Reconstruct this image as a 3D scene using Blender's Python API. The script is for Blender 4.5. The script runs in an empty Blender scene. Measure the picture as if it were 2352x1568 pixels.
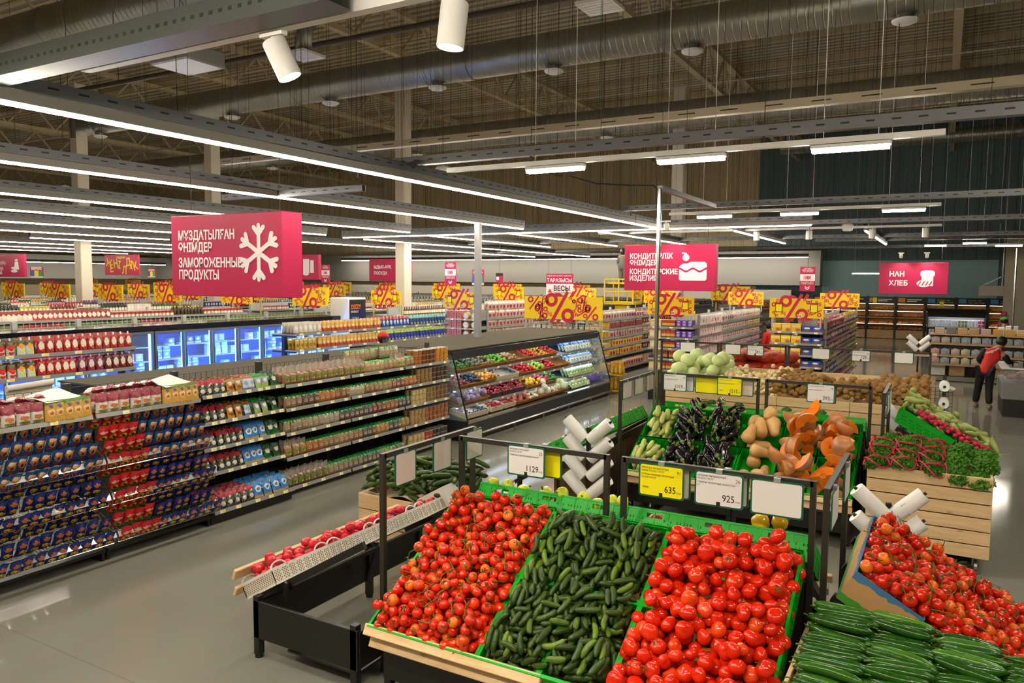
import bpy, math, random
import numpy as np
from mathutils import Vector, Matrix, Euler
D = bpy.data
SC = bpy.context.scene
COL = SC.collection
random.seed(7)
NR = np.random.RandomState(7)
PI = math.pi
# ------------------------------------------------------------------ camera
CAM = D.cameras.new('camera'); CAMO = D.objects.new('camera', CAM); COL.objects.link(CAMO)
CAM.sensor_width = 36.0
CAM.lens = 1743.55 / 2352 * 36.0
CAM.clip_end = 200
_y, _p, _r = -0.515972264, -0.0805169736, 0.00805885752
_f = Vector((math.sin(_y)*math.cos(_p), math.cos(_y)*math.cos(_p), math.sin(_p)))
_rt = Vector((math.cos(_y), -math.sin(_y), 0)); _u = _rt.cross(_f)
_R = math.cos(_r)*_rt + math.sin(_r)*_u; _U = -math.sin(_r)*_rt + math.cos(_r)*_u
CAMO.matrix_world = Matrix(((_R.x, _U.x, -_f.x, 0), (_R.y, _U.y, -_f.y, 0), (_R.z, _U.z, -_f.z, 2.7), (0, 0, 0, 1)))
SC.camera = CAMO
# ------------------------------------------------------------------ world, view, sampling quality
W = D.worlds.new('hall_air'); SC.world = W; W.use_nodes = True
W.node_tree.nodes['Background'].inputs[0].default_value = (1.0, 0.88, 0.66, 1)
W.node_tree.nodes['Background'].inputs[1].default_value = 0.02
SC.view_settings.view_transform = 'Standard'; SC.view_settings.look = 'None'
SC.view_settings.exposure = -0.42; SC.view_settings.gamma = 1.0; SC.view_settings.use_curve_mapping = False
_c = SC.cycles
_c.max_bounces = 6; _c.diffuse_bounces = 3; _c.glossy_bounces = 3; _c.transmission_bounces = 4; _c.transparent_max_bounces = 6
_c.caustics_reflective = False; _c.caustics_refractive = False; _c.sample_clamp_indirect = 4.0
_c.use_denoising = True; _c.use_light_tree = True
# ------------------------------------------------------------------ colour and materials
def lin(h):
    if isinstance(h, str):
        h = h.lstrip('#'); c = [int(h[i:i+2], 16)/255 for i in (0, 2, 4)]
    else: c = list(h)[:3]
    return tuple(x/12.92 if x <= .04045 else ((x+.055)/1.055)**2.4 for x in c) + (1.0,)
MATS = {}
class NT:
    """a tiny helper round a node tree"""
    def __init__(s, name):
        s.m = D.materials.new(name); s.m.use_nodes = True; s.t = s.m.node_tree; s.n = s.t.nodes
        s.b = s.n['Principled BSDF']; s.tc = None
    def add(s, typ, **kw):
        n = s.n.new(typ)
        for k, v in kw.items(): setattr(n, k, v)
        return n
    def link(s, a, b): s.t.links.new(a, b)
    def coord(s, which='Object'):
        if s.tc is None: s.tc = s.add('ShaderNodeTexCoord')
        return s.tc.outputs[which]
    def val(s, x, sock):
        if hasattr(x, 'is_linked') or hasattr(x, 'links'): s.link(x, sock)
        else: sock.default_value = x
    def math(s, op, a, b=None, c=None):
        n = s.add('ShaderNodeMath', operation=op)
        s.val(a, n.inputs[0])
        if b is not None: s.val(b, n.inputs[1])
        if c is not None: s.val(c, n.inputs[2])
        return n.outputs[0]
    def mix(s, f, a, b):
        n = s.add('ShaderNodeMix', data_type='RGBA')
        s.val(f, n.inputs[0]); s.val(a, n.inputs[6]); s.val(b, n.inputs[7])
        return n.outputs[2]
    def noise(s, scale, detail=2, vec=None, rough=.5):
        n = s.add('ShaderNodeTexNoise'); n.inputs['Scale'].default_value = scale; n.inputs['Detail'].default_value = detail; n.inputs['Roughness'].default_value = rough
        s.link(vec if vec is not None else s.coord(), n.inputs['Vector']); return n.outputs[0]
    def ramp(s, f, stops, interp='LINEAR'):
        n = s.add('ShaderNodeValToRGB'); r = n.color_ramp; r.interpolation = interp
        while len(r.elements) < len(stops): r.elements.new(0.5)
        for e, (p, c) in zip(r.elements, stops): e.position = p; e.color = c
        s.link(f, n.inputs[0]); return n.outputs[0]
    def xyz(s, which='Object'):
        n = s.add('ShaderNodeSeparateXYZ'); s.link(s.coord(which), n.inputs[0]); return n.outputs
    def bump(s, h, strength=.3, dist=.01):
        n = s.add('ShaderNodeBump'); n.inputs['Strength'].default_value = strength; n.inputs['Distance'].default_value = dist
        s.link(h, n.inputs['Height']); s.link(n.outputs[0], s.b.inputs['Normal'])
    def rand(s): return s.add('ShaderNodeObjectInfo').outputs['Random']
    def ocol(s): return s.add('ShaderNodeObjectInfo').outputs['Color']
    def base(s, x): s.val(x, s.b.inputs['Base Color'])
    def bright(s, col, lo, hi):
        n = s.add('ShaderNodeHueSaturation'); s.val(col, n.inputs['Color'])
        mr = s.add('ShaderNodeMapRange'); mr.inputs[3].default_value = lo; mr.inputs[4].default_value = hi
        s.link(s.rand(), mr.inputs[0]); s.link(mr.outputs[0], n.inputs['Value']); return n.outputs[0]
def mat(name, col=None, rough=.5, metal=0.0, var=0.0, spec=.5, coat=0.0, emit=None, es=0.0, alpha=1.0, trans=0.0, ior=1.45):
    if name in MATS: return MATS[name]
    t = NT(name); b = t.b
    c = lin(col) if col is not None else (.8, .8, .8, 1)
    if var: t.base(t.bright(c, 1-var, 1+var))
    else: b.inputs['Base Color'].default_value = c
    b.inputs['Roughness'].default_value = rough; b.inputs['Metallic'].default_value = metal
    b.inputs['Specular IOR Level'].default_value = spec; b.inputs['Coat Weight'].default_value = coat; b.inputs['IOR'].default_value = ior
    if trans: b.inputs['Transmission Weight'].default_value = trans
    if alpha < 1: b.inputs['Alpha'].default_value = alpha
    if emit: b.inputs['Emission Color'].default_value = lin(emit); b.inputs['Emission Strength'].default_value = es
    MATS[name] = t.m; return t.m
def ocmat(name, rough=.4, coat=0.0, var=.1, spec=.5, metal=0.0):
    """the object's own colour (set on every copy)"""
    if name in MATS: return MATS[name]
    t = NT(name); t.base(t.bright(t.ocol(), 1-var, 1+var) if var else t.ocol())
    t.b.inputs['Roughness'].default_value = rough; t.b.inputs['Coat Weight'].default_value = coat; t.b.inputs['Specular IOR Level'].default_value = spec; t.b.inputs['Metallic'].default_value = metal
    MATS[name] = t.m; return t.m
def pack(name, base, bands=(), spots=(), rough=.28, face='x', var=.08, crinkle=.5, noise=0.0, ncol=None, nscale=40):
    """printed packaging: bands (z0,z1,col) and ellipses (cx,cz,rx,rz,col) in the pack's own 0..1 box; face: axis across the front"""
    if name in MATS: return MATS[name]
    t = NT(name); g = t.xyz('Generated'); X = g[0] if face == 'x' else g[1]; Z = g[2]
    if crinkle:
        q = t.add('ShaderNodeTexNoise'); q.inputs['Scale'].default_value = 26; q.inputs['Detail'].default_value = 3; t.link(t.coord('Object'), q.inputs['Vector'])
        sp_ = t.add('ShaderNodeSeparateXYZ'); t.link(q.outputs['Color'], sp_.inputs[0])
        X = t.math('ADD', X, t.math('MULTIPLY', t.math('SUBTRACT', sp_.outputs[0], .5), .34)); Z = t.math('ADD', Z, t.math('MULTIPLY', t.math('SUBTRACT', sp_.outputs[1], .5), .22))
    col = t.ocol() if base == 'object' else lin(base)
    if noise:
        f = t.noise(nscale, 2, t.coord('Object')); f = t.ramp(f, [(.5-.06, (0, 0, 0, 1)), (.5+.06, (1, 1, 1, 1))])
        col = t.mix(t.math('MULTIPLY', f, noise), col, lin(ncol))
    for z0, z1, c in bands:
        col = t.mix(t.math('MULTIPLY', t.math('GREATER_THAN', Z, z0), t.math('LESS_THAN', Z, z1)), col, lin(c))
    for cx, cz, rx, rz, c in spots:
        a = t.math('POWER', t.math('DIVIDE', t.math('SUBTRACT', X, cx), rx), 2.0)
        b = t.math('POWER', t.math('DIVIDE', t.math('SUBTRACT', Z, cz), rz), 2.0)
        col = t.mix(t.math('LESS_THAN', t.math('ADD', a, b), 1.0), col, lin(c))
    if var: col = t.bright(col, 1-var, 1+var)
    t.base(col); t.b.inputs['Roughness'].default_value = rough
    if crinkle: t.bump(t.noise(34, 3), min(1, crinkle*1.7), .016)
    MATS[name] = t.m; return t.m
# ------------------------------------------------------------------ mesh builder
class MB:
    def __init__(s): s.v = []; s.f = []; s.m = []; s.M = None; s.mi = 0
    def add(s, vs, fs, mi=None):
        o = len(s.v); M = s.M
        if M is not None: vs = [M @ Vector(p) for p in vs]
        s.v.extend([tuple(p) for p in vs]); s.f.extend([tuple(i+o for i in f) for f in fs]); s.m.extend([s.mi if mi is None else mi]*len(fs)); return s
    def box(s, x0, y0, z0, x1, y1, z1, mi=None):
        v = [(x, y, z) for z in (z0, z1) for y in (y0, y1) for x in (x0, x1)]
        return s.add(v, [(0, 2, 3, 1), (4, 5, 7, 6), (0, 1, 5, 4), (2, 6, 7, 3), (0, 4, 6, 2), (1, 3, 7, 5)], mi)
    def bbox(s, x0, y0, z0, x1, y1, z1, b=.004, mi=None):
        """box with chamfered edges"""
        b = min(b, (x1-x0)*.45, (y1-y0)*.45, (z1-z0)*.45)
        V = []; F = []
        def q(a): F.append(a)
        idx = {}
        for i, x in enumerate((x0, x1)):
            for j, y in enumerate((y0, y1)):
                for k, z in enumerate((z0, z1)):
                    dx = b if i == 0 else -b; dy = b if j == 0 else -b; dz = b if k == 0 else -b
                    for n, p in (('x', (x, y+dy, z+dz)), ('y', (x+dx, y, z+dz)), ('z', (x+dx, y+dy, z))):
                        idx[i, j, k, n] = len(V); V.append(p)
        I = lambda i, j, k, n: idx[i, j, k, n]
        for a in (0, 1):
            fx = [I(a, 0, 0, 'x'), I(a, 1, 0, 'x'), I(a, 1, 1, 'x'), I(a, 0, 1, 'x')]; q(fx if a else fx[::-1])
            fy = [I(0, a, 0, 'y'), I(1, a, 0, 'y'), I(1, a, 1, 'y'), I(0, a, 1, 'y')]; q(fy[::-1] if a else fy)
            fz = [I(0, 0, a, 'z'), I(1, 0, a, 'z'), I(1, 1, a, 'z'), I(0, 1, a, 'z')]; q(fz if a else fz[::-1])
        for a in (0, 1):
            for c in (0, 1):
                e = [I(a, c, 0, 'x'), I(a, c, 0, 'y'), I(a, c, 1, 'y'), I(a, c, 1, 'x')]; q(e if a != c else e[::-1])
                e = [I(a, 0, c, 'x'), I(a, 1, c, 'x'), I(a, 1, c, 'z'), I(a, 0, c, 'z')]; q(e if a != c else e[::-1])
                e = [I(0, a, c, 'y'), I(0, a, c, 'z'), I(1, a, c, 'z'), I(1, a, c, 'y')]; q(e if a != c else e[::-1])
                for d in (0, 1):
                    e = [I(a, c, d, 'x'), I(a, c, d, 'y'), I(a, c, d, 'z')]; q(e if (a+c+d) % 2 else e[::-1])
        return s.add(V, F, mi)
    def tube(s, pts, r, n=8, mi=None, cap=True):
        P = [Vector(p) for p in pts]; k = len(P); R = r if isinstance(r, (list, tuple)) else [r]*k
        V = []; F = []; up = None
        for i, p in enumerate(P):
            t = (P[min(i+1, k-1)]-P[max(i-1, 0)]).normalized()
            if up is None:
                up = Vector((0, 0, 1)) if abs(t.z) < .9 else Vector((1, 0, 0))
            a = t.cross(up)
            if a.length < 1e-6: a = t.orthogonal()
            a.normalize(); b = a.cross(t).normalized(); up = b
            for j in range(n):
                w = 2*PI*j/n; V.append(p+R[i]*(math.cos(w)*a+math.sin(w)*b))
        for i in range(k-1):
            for j in range(n): F.append((i*n+j, i*n+(j+1) % n, (i+1)*n+(j+1) % n, (i+1)*n+j))
        if cap: F.append(tuple(range(n))[::-1]); F.append(tuple((k-1)*n+j for j in range(n)))
        return s.add(V, F, mi)
    def bar(s, a, b, w, h=None, mi=None):
        """rectangular bar between two points (w across horizontally, h the other way)"""
        h = h or w; a = Vector(a); b = Vector(b); t = (b-a).normalized()
        x = t.cross(Vector((0, 0, 1)))
        x = Vector((1, 0, 0)) if x.length < 1e-4 else x.normalized()
        y = x.cross(t)
        V = [p+sx*x*w/2+sy*y*h/2 for p in (a, b) for sx, sy in ((-1, -1), (1, -1), (1, 1), (-1, 1))]
        return s.add(V, [(3, 2, 1, 0), (4, 5, 6, 7), (0, 1, 5, 4), (1, 2, 6, 5), (2, 3, 7, 6), (3, 0, 4, 7)], mi)
    def lathe(s, prof, n=16, mi=None, cap=True):
        V = []; F = []; k = len(prof)
        for r, z in prof:
            for j in range(n): w = 2*PI*j/n; V.append((r*math.cos(w), r*math.sin(w), z))
        for i in range(k-1):
            for j in range(n): F.append((i*n+j, i*n+(j+1) % n, (i+1)*n+(j+1) % n, (i+1)*n+j))
        if cap: F.append(tuple(range(n))[::-1]); F.append(tuple((k-1)*n+j for j in range(n)))
        return s.add(V, F, mi)
    def prism(s, poly, y0, y1, mi=None):
        """polygon in x,z pushed from y0 to y1 (counter-clockwise seen from -y)"""
        n = len(poly); V = [(x, y0, z) for x, z in poly]+[(x, y1, z) for x, z in poly]
        F = [tuple(range(n)), tuple(range(2*n-1, n-1, -1))]+[(i, i+n, (i+1) % n+n, (i+1) % n) for i in range(n)]
        return s.add(V, F, mi)
    def xprism(s, poly, x0, x1, mi=None):
        """polygon in y,z pushed along x"""
        n = len(poly); V = [(x0, y, z) for y, z in poly]+[(x1, y, z) for y, z in poly]
        F = [tuple(range(n))[::-1], tuple(range(n, 2*n))]+[(i, (i+1) % n, (i+1) % n+n, i+n) for i in range(n)]
        return s.add(V, F, mi)
    def grid(s, fn, nu, nv, mi=None, flip=False):
        V = [fn(i/nu, j/nv) for j in range(nv+1) for i in range(nu+1)]; w = nu+1
        F = [(j*w+i, j*w+i+1, (j+1)*w+i+1, (j+1)*w+i) for j in range(nv) for i in range(nu)]
        return s.add(V, [f[::-1] for f in F] if flip else F, mi)
    def mesh(s, name, mats, smooth=False, angle=None):
        me = D.meshes.new(name); me.from_pydata(s.v, [], s.f)
        for m in (mats if isinstance(mats, (list, tuple)) else [mats]): me.materials.append(m)
        if any(s.m): me.polygons.foreach_set('material_index', s.m)
        if smooth:
            me.polygons.foreach_set('use_smooth', [True]*len(s.f))
            if angle: me.set_sharp_from_angle(angle=angle)
        me.update(); return me
    def build(s, name, mats, parent=None, smooth=False, loc=None, rz=None, angle=None):
        return put(s.mesh(name, mats, smooth, angle), name, parent, loc, rz)
def put(me, name, parent=None, loc=None, rz=None):
    o = D.objects.new(name, me); COL.objects.link(o)
    if parent is not None: o.parent = parent
    if loc is not None: o.location = loc
    if rz is not None: o.rotation_euler = (0, 0, rz)
    return o
def tag(o, label=None, cat=None, group=None, kind=None):
    if label: o['label'] = label
    if cat: o['category'] = cat
    if group: o['group'] = group
    if kind: o['kind'] = kind
    return o
def thing(name, label, cat, loc=(0, 0, 0), rz=0.0, group=None):
    o = D.objects.new(name, None); COL.objects.link(o); o.empty_display_size = .05
    o.location = loc; o.rotation_euler = (0, 0, rz); return tag(o, label, cat, group)
KIDS = {}
def kids(o):
    k = KIDS.get(o.name)
    if k is None: k = KIDS[o.name] = list(o.children)
    return k
def dup(src, loc=None, rot=None, scale=None, label=None, group=None, col=None, parts=True, M=None, cat=None):
    """a copy of a thing, its parts and their sub-parts"""
    o = src.copy(); COL.objects.link(o)
    if M is not None: o.matrix_world = M; 
    else:
        if loc is not None: o.location = loc
        if rot is not None: o.rotation_euler = rot if not isinstance(rot, (int, float)) else (0, 0, rot)
        if scale is not None: o.scale = scale if not isinstance(scale, (int, float)) else (scale,)*3
    if label: o['label'] = label
    if group: o['group'] = group
    if cat: o['category'] = cat
    if col is not None: o.color = lin(col)
    if parts:
        for ch in kids(src):
            c = ch.copy(); c.parent = o; COL.objects.link(c)
            if col is not None: c.color = lin(col)
            for g in kids(ch):
                d = g.copy(); d.parent = c; COL.objects.link(d)
    return o
def drop(src):
    """take the pattern piece itself out of the scene once its copies stand"""
    for ch in list(src.children):
        for g in list(ch.children): D.objects.remove(g)
        D.objects.remove(ch)
    D.objects.remove(src)
def struct(o): o['kind'] = 'structure'; return o
def text(body, size, m, parent, loc, rot=(PI/2, 0, 0), name='lettering', align='LEFT', bold=0.0, depth=.002, sx=1.0, sp=1.0):
    cu = D.curves.new(name, 'FONT'); cu.body = body; cu.size = size; cu.align_x = align; cu.offset = bold*size; cu.extrude = depth
    cu.space_line = sp; cu.resolution_u = 2; cu.materials.append(m)
    o = D.objects.new(name, cu); COL.objects.link(o); o.parent = parent; o.location = loc; o.rotation_euler = rot; o.scale = (sx, 1, 1); return o
# ------------------------------------------------------------------ shared plain materials
BLACK = mat('black_powder_coat', '#15140f', .42)
DARKF = mat('dark_frame_coat', '#2a2620', .45)
WHITE = mat('white_coat', '#e9e7e2', .45)
GREYS = mat('grey_shelf_metal', '#9a9a98', .4, .3)
DGREY = mat('charcoal_shelf_metal', '#3c3d3d', .45, .2)
ZINC = mat('galvanised_steel', '#8d8f8a', .38, .85)
CHROME = mat('polished_steel', '#c9c7c0', .16, 1.0)
WOODL = None
def wood(name, col='#d9b583', dark='#b98f5c', axis=0, scale=1.0):
    t = NT(name); mp = t.add('ShaderNodeMapping'); t.link(t.coord('Object'), mp.inputs['Vector'])
    s = [14*scale]*3; s[axis] = 1.2*scale; mp.inputs['Scale'].default_value = s
    n = t.noise(2.2, 4, mp.outputs[0], .6)
    v = t.add('ShaderNodeTexVoronoi'); v.inputs['Scale'].default_value = 1.0
    mp2 = t.add('ShaderNodeMapping'); t.link(t.coord('Object'), mp2.inputs['Vector'])
    s2 = [7*scale]*3; s2[axis] = 3.0*scale; mp2.inputs['Scale'].default_value = s2
    t.link(mp2.outputs[0], v.inputs['Vector'])
    knot = t.ramp(v.outputs['Distance'], [(.05, (1, 1, 1, 1)), (.13, (0, 0, 0, 1))])
    c = t.ramp(n, [(.35, lin(dark)), (.62, lin(col))])
    c = t.mix(t.math('MULTIPLY', knot, .55), c, lin('#7d5228'))
    t.base(c); t.b.inputs['Roughness'].default_value = .55; MATS[name] = t.m; return t.m
PINE = wood('pine_boards', '#e2c294', '#d3ae7c'); PINEY = wood('pine_boards_lengthwise', '#e2c294', '#d3ae7c', 1)
PINEZ = wood('pine_upright_boards', '#d3ae7a', '#b88d58', 2)
OAK = wood('oak_shelf_boards', '#c9a67c', '#ad875c')
# ------------------------------------------------------------------ floor, walls, ceiling
def floor_mat():
    t = NT('polished_concrete'); n = t.noise(.35, 4); n2 = t.noise(6, 3)
    c = t.ramp(n, [(.3, lin('#7b7b70')), (.7, lin('#8c8c80'))]); c = t.mix(t.math('MULTIPLY', n2, .12), c, lin('#7d7a72'))
    x = t.xyz('Object')
    def joint(a, step): return t.math('LESS_THAN', t.math('ABSOLUTE', t.math('SUBTRACT', t.math('FRACT', t.math('DIVIDE', a, step)), .5)), .0009)
    j = t.math('MAXIMUM', joint(x[0], 6.0), joint(x[1], 6.0)); c = t.mix(t.math('MULTIPLY', j, .35), c, lin('#5f5c55'))
    t.base(c); t.b.inputs['Specular IOR Level'].default_value = .62
    t.link(t.math('ADD', t.math('MULTIPLY', t.noise(1.3, 3), .12), .04), t.b.inputs['Roughness'])
    t.bump(t.noise(2.5, 2), .06, .02); return t.m
ROOF = 10.6; WY = 43.0; WX = -60.0; EX = 9.0
b = MB(); b.box(WX, -6, -.2, EX, 52, 0); struct(b.build('floor', floor_mat()))
def ribbed(name, col, col2, period=.5, axis=0, bstr=.6):
    t = NT(name); x = t.xyz('Object')[axis]; f = t.math('FRACT', t.math('DIVIDE', x, period))
    h = t.ramp(f, [(.0, (0, 0, 0, 1)), (.06, (1, 1, 1, 1)), (.5, (1, 1, 1, 1)), (.56, (0, 0, 0, 1))])
    n = t.noise(.4, 3); t.base(t.mix(n, lin(col), lin(col2))); t.b.inputs['Roughness'].default_value = .6; t.bump(h, bstr, .04); return t.m
BEIGE = ribbed('beige_ribbed_cladding', '#dccba2', '#cfbd94')
BEIGEY = ribbed('beige_ribbed_cladding_side', '#b5a684', '#a99a78', .5, 1)
TEAL = ribbed('teal_ribbed_cladding', '#5f7276', '#566a6e', .5)
b = MB(); b.box(WX, WY, 0, -9.0, WY+.3, ROOF); struct(b.build('wall_back', BEIGE))
b = MB(); b.box(-9.0, WY-.02, 0, EX, WY+.28, ROOF); struct(b.build('wall_back_teal', TEAL))
b = MB(); b.box(WX-.3, -6, 0, WX, WY, ROOF); struct(b.build('wall_left', BEIGEY))
b = MB(); b.box(EX, -6, 0, EX+.3, 52, ROOF); struct(b.build('wall_right', TEAL))
b = MB(); b.box(WX, -6.3, 0, EX, -6, ROOF); struct(b.build('wall_front', BEIGE))
FASC = mat('grey_fascia_paint', '#a3a19a', .7); LBLUE = mat('pale_blue_wall_paint', '#8fb3b8', .6); CREAM = mat('cream_wall_paint', '#cfc5ac', .6)
b = MB(); b.box(WX, WY-1.0, 2.55, -5.6, WY, 4.35); struct(b.build('trim_1', FASC))
b = MB(); b.box(WX, -6, 2.55, WX+1.0, WY-1.0, 4.35); struct(b.build('trim_2', FASC))
b = MB(); b.box(-5.6, WY-.06, 2.0, 2.2, WY-.03, 3.85); struct(b.build('trim_3', LBLUE))
b = MB(); b.box(2.3, WY-3.2, 0, EX, WY-2.9, 5.0); struct(b.build('trim_4', CREAM))
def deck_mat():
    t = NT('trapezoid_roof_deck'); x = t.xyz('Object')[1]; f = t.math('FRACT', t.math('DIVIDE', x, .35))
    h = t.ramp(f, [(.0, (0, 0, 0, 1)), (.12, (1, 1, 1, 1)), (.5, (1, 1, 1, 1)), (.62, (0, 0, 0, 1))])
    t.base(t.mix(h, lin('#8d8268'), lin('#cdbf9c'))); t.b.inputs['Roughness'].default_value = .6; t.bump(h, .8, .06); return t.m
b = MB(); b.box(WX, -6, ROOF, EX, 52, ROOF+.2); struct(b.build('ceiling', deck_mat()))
BEAM = mat('beige_painted_steel', '#c4b48f', .55)
k = 0
for x in range(-56, 10, 7):           # roof girders: top and bottom chord with a zigzag web, running away from the camera
    b = MB(); b.box(x-.12, -6, ROOF-.35, x+.12, WY, ROOF-.2); b.box(x-.1, -6, ROOF-1.5, x+.1, WY, ROOF-1.36)
    for i in range(24):
        y = -6+i*2.0; b.bar((x, y, ROOF-1.4), (x, y+1.0, ROOF-.3), .07); b.bar((x, y+1.0, ROOF-.3), (x, y+2.0, ROOF-1.4), .07)
    k += 1; struct(b.build('trim_roof_girder_%d' % k, BEAM))
for i in range(16):                   # purlins
    y = -4+i*3.0; b = MB(); b.box(WX, y-.05, ROOF-.2, EX, y+.05, ROOF); k += 1; struct(b.build('trim_roof_purlin_%d' % k, BEAM))
COLM = mat('white_column_paint', '#d6cdba', .5)
for i, (x, y) in enumerate(((-25.9, 15.6), (-16.0, 20.7), (-7.9, 25.2), (-22.9, 18.6))):
    b = MB(); h = .2
    b.bbox(x-h, y-h, 0, x+h, y+h, ROOF-1.4, .02)
    struct(b.build('trim_column_%d' % (i+1), COLM))
# ------------------------------------------------------------------ lamps
LEDM = mat('led_diffuser_glow', '#ffffff', .4, emit='#fff3df', es=130.0)
LEDW = mat('led_tube_glow', '#ffffff', .4, emit='#fff3df', es=200.0)
TRAYM = mat('perforated_tray_steel', '#6c6e70', .4, .7)
SLOT = mat('tray_slot_dark', '#26241f', .7)
HOUS = mat('grey_lamp_housing', '#8e8b82', .5, .2)
def led_line(x, y0, y1, z, label, along='y', group='suspended light lines'):
    """slotted carrier tray with a light line below, one long lamp"""
    t = thing('linear_pendant_lamp', label, 'ceiling lamp', (x, y0, z) if along == 'y' else (y0, x, z), 0 if along == 'y' else -PI/2, group)
    L = y1-y0
    b = MB(); b.box(-.04, 0, .03, .04, L, .11); b.build('lamp_housing', HOUS, t)
    b = MB(); b.box(-.019, .02, .006, .019, L-.02, .03); b.build('light_diffuser', LEDM, t)
    b = MB(); b.box(-.055, 0, .125, -.045, L, .21); b.box(.045, 0, .125, .055, L, .21); b.box(-.055, 0, .115, .055, L, .125)
    if L < 40:
        n = int(L/.22)
        for i in range(n): b.box(.0552, .06+i*.22, .16, .0558, .14+i*.22, .175, 1)
    b.build('carrier_tray', [TRAYM, SLOT], t)
    n = max(2, int(L/3)+1)
    for i in range(n): y = .2+(L-.4)*i/(n-1); b = MB(); b.tube([(0, y, .2), (0, y, ROOF-z-.3)], .004, 4); b.build('hanger_wire', mat('thin_dark_wire', '#3a352c', .6), t)
    return t
led_line(-5.58, -2.0, 16.4, 3.85, 'long light line over the produce aisle, first of the slanting row', group=None)
led_line(-8.47, -2.0, 15.4, 3.85, 'long light line behind the first one, over the freezer aisle', group=None)
led_line(-11.7, 1.0, 15.4, 3.85, 'long light line passing behind the snowflake sign', group=None)
for x in (-14.5, -17.6, -21.0): led_line(x, 3, 15.4, 3.85, 'light line over the far sauce and drink gondolas')
for x in (-24.3, -28, -32, -36): led_line(x, 13, 24, 3.85, 'light line deep in the grocery hall near the grey fascia')
for x in (-12.1, -9.6, -7.2): led_line(x, 16.8, 24, 3.85, 'light line over the second block of gondolas beyond the cross aisle')
for x in (-18, -15): led_line(x, 17.5, 34, 3.85, 'light line over the gondolas beside the white column')
led_line(-4.25, 17.8, 24.2, 3.85, 'short slanting light line right of the confectionery sign', group=None)
led_line(-1.6, 18.9, 25.8, 3.85, 'short slanting light line in front of the bread sign', group=None)
led_line(-56.5, 14, 41, 3.7, 'added light line brightening the far side wall fascia', group=None)  # extra line added to brighten the dark side wall fascia
led_line(16.6, -15, -2.4, 3.85, 'light line across the hall, parallel to the back wall', 'x', None)
led_line(40.8, -37, -6, 3.95, 'light line along the top of the grey fascia', 'x', None)
# slotted trays with white busbars and short bright lamps: rows across the produce area
def tray_row(y, x0, x1, z, label, lamps=(), spots=(), bar=None):
    t = thing('cable_tray', label, 'cable tray', (x0, y, z))
    L = x1-x0
    b = MB(); b.box(0, -.05, .2, L, -.04, .29); b.box(0, .04, .2, L, .05, .29); b.box(0, -.05, .19, L, .05, .2)
    n = int(L/.2)
    for i in range(n): b.box(.05+i*.2, -.0508, .235, .12+i*.2, -.0502, .25, 1)
    b.build('slotted_tray', [TRAYM, SLOT], t)
    if bar:
        b = MB(); b.box(bar[0]-x0, -.03, .08, bar[1]-x0, .03, .13); b.build('white_busbar', WHITE, t)
    n = max(2, int(L/2.2)+1)
    for i in range(n):
        x = .15+(L-.3)*i/(n-1); b = MB(); b.tube([(x, 0, .29), (x, 0, ROOF-z-.3)], .004, 4); b.box(x-.01, -.01, .1, x+.01, .01, .2); b.build('hanger_wire', MATS['thin_dark_wire'], t)
    return t
def tube_lamp(x0, x1, y, z, label):
    t = thing('twin_tube_lamp', label, 'ceiling lamp', (x0, y, z), 0, None); L = x1-x0
    b = MB(); b.box(0, -.05, .03, L, .05, .06); b.build('lamp_housing', WHITE, t)
    b = MB(); b.tube([(.01, -.03, .012), (L-.01, -.03, .012)], .017, 8); b.tube([(.01, .03, .012), (L-.01, .03, .012)], .017, 8); b.build('glowing_tubes', LEDW, t)
    for x in (.1, L-.1): b = MB(); b.tube([(x, 0, .06), (x, 0, ROOF-z-.2)], .004, 5); b.build('hanger_rod', WHITE, t)
    return t
tray_row(7.3, -6.5, 3.5, 3.84, 'slotted tray carrying three bright tube lamps over the rear vegetable stand', bar=(-5, -.05))
tray_row(13.8, -5.4, 6.0, 3.84, 'slotted tray over the potato bin and cookie gondola', bar=(-4.5, -.1))
tray_row(18.7, -9.0, 6.0, 3.84, 'slotted tray carrying four round spotlights', bar=(-8, -.1))
t = thing('lamp_track', 'white lamp track carrying the two big spotlights at the upper edge', 'lamp track', (-4.72, 2.9, 3.97)); b = MB(); b.box(0, -.03, 0, 7, .03, .05); b.box(0, -.012, .05, 7, .012, .09); b.build('white_track', WHITE, t)
for i in range(4): b = MB(); b.tube([(.3+2*i, 0, .09), (.3+2*i, 0, ROOF-4.5)], .004, 4); b.build('hanger_wire', MATS['thin_dark_wire'], t)
WH = ('above the rear vegetable stand', 'beyond it over the potato bin')
for j, (y, xs) in enumerate(((7.3, ((-3.97, -3.3), (-2.51, -1.85), (-1.09, -.45))), (13.8, ((-3.97, -3.35), (-2.52, -1.9), (-.94, -.31))))):
    for i, (a, c) in enumerate(xs): tube_lamp(a, c, y, 3.85, 'bright twin-tube lamp %s, %s of three' % (WH[j], ('first', 'middle', 'last')[i]))
for i, (x0, x1, y) in enumerate(((.4, 1.0, 25.7), (1.3, 2.0, 27.7), (-.6, 0, 27), (-3.6, -2.4, 37))):
    tube_lamp(x0, x1, y, 3.85 if i < 3 else 3.1, ('short tube lamp over the candy stand', 'short tube lamp by the power pole, beyond the candy stand', 'short tube lamp right over the bread sign', 'tube lamp before the pale blue bakery wall')[i])
SPOTE = mat('spot_lens_glow', '#ffffff', .3, emit='#fff3df', es=60.0)
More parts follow.
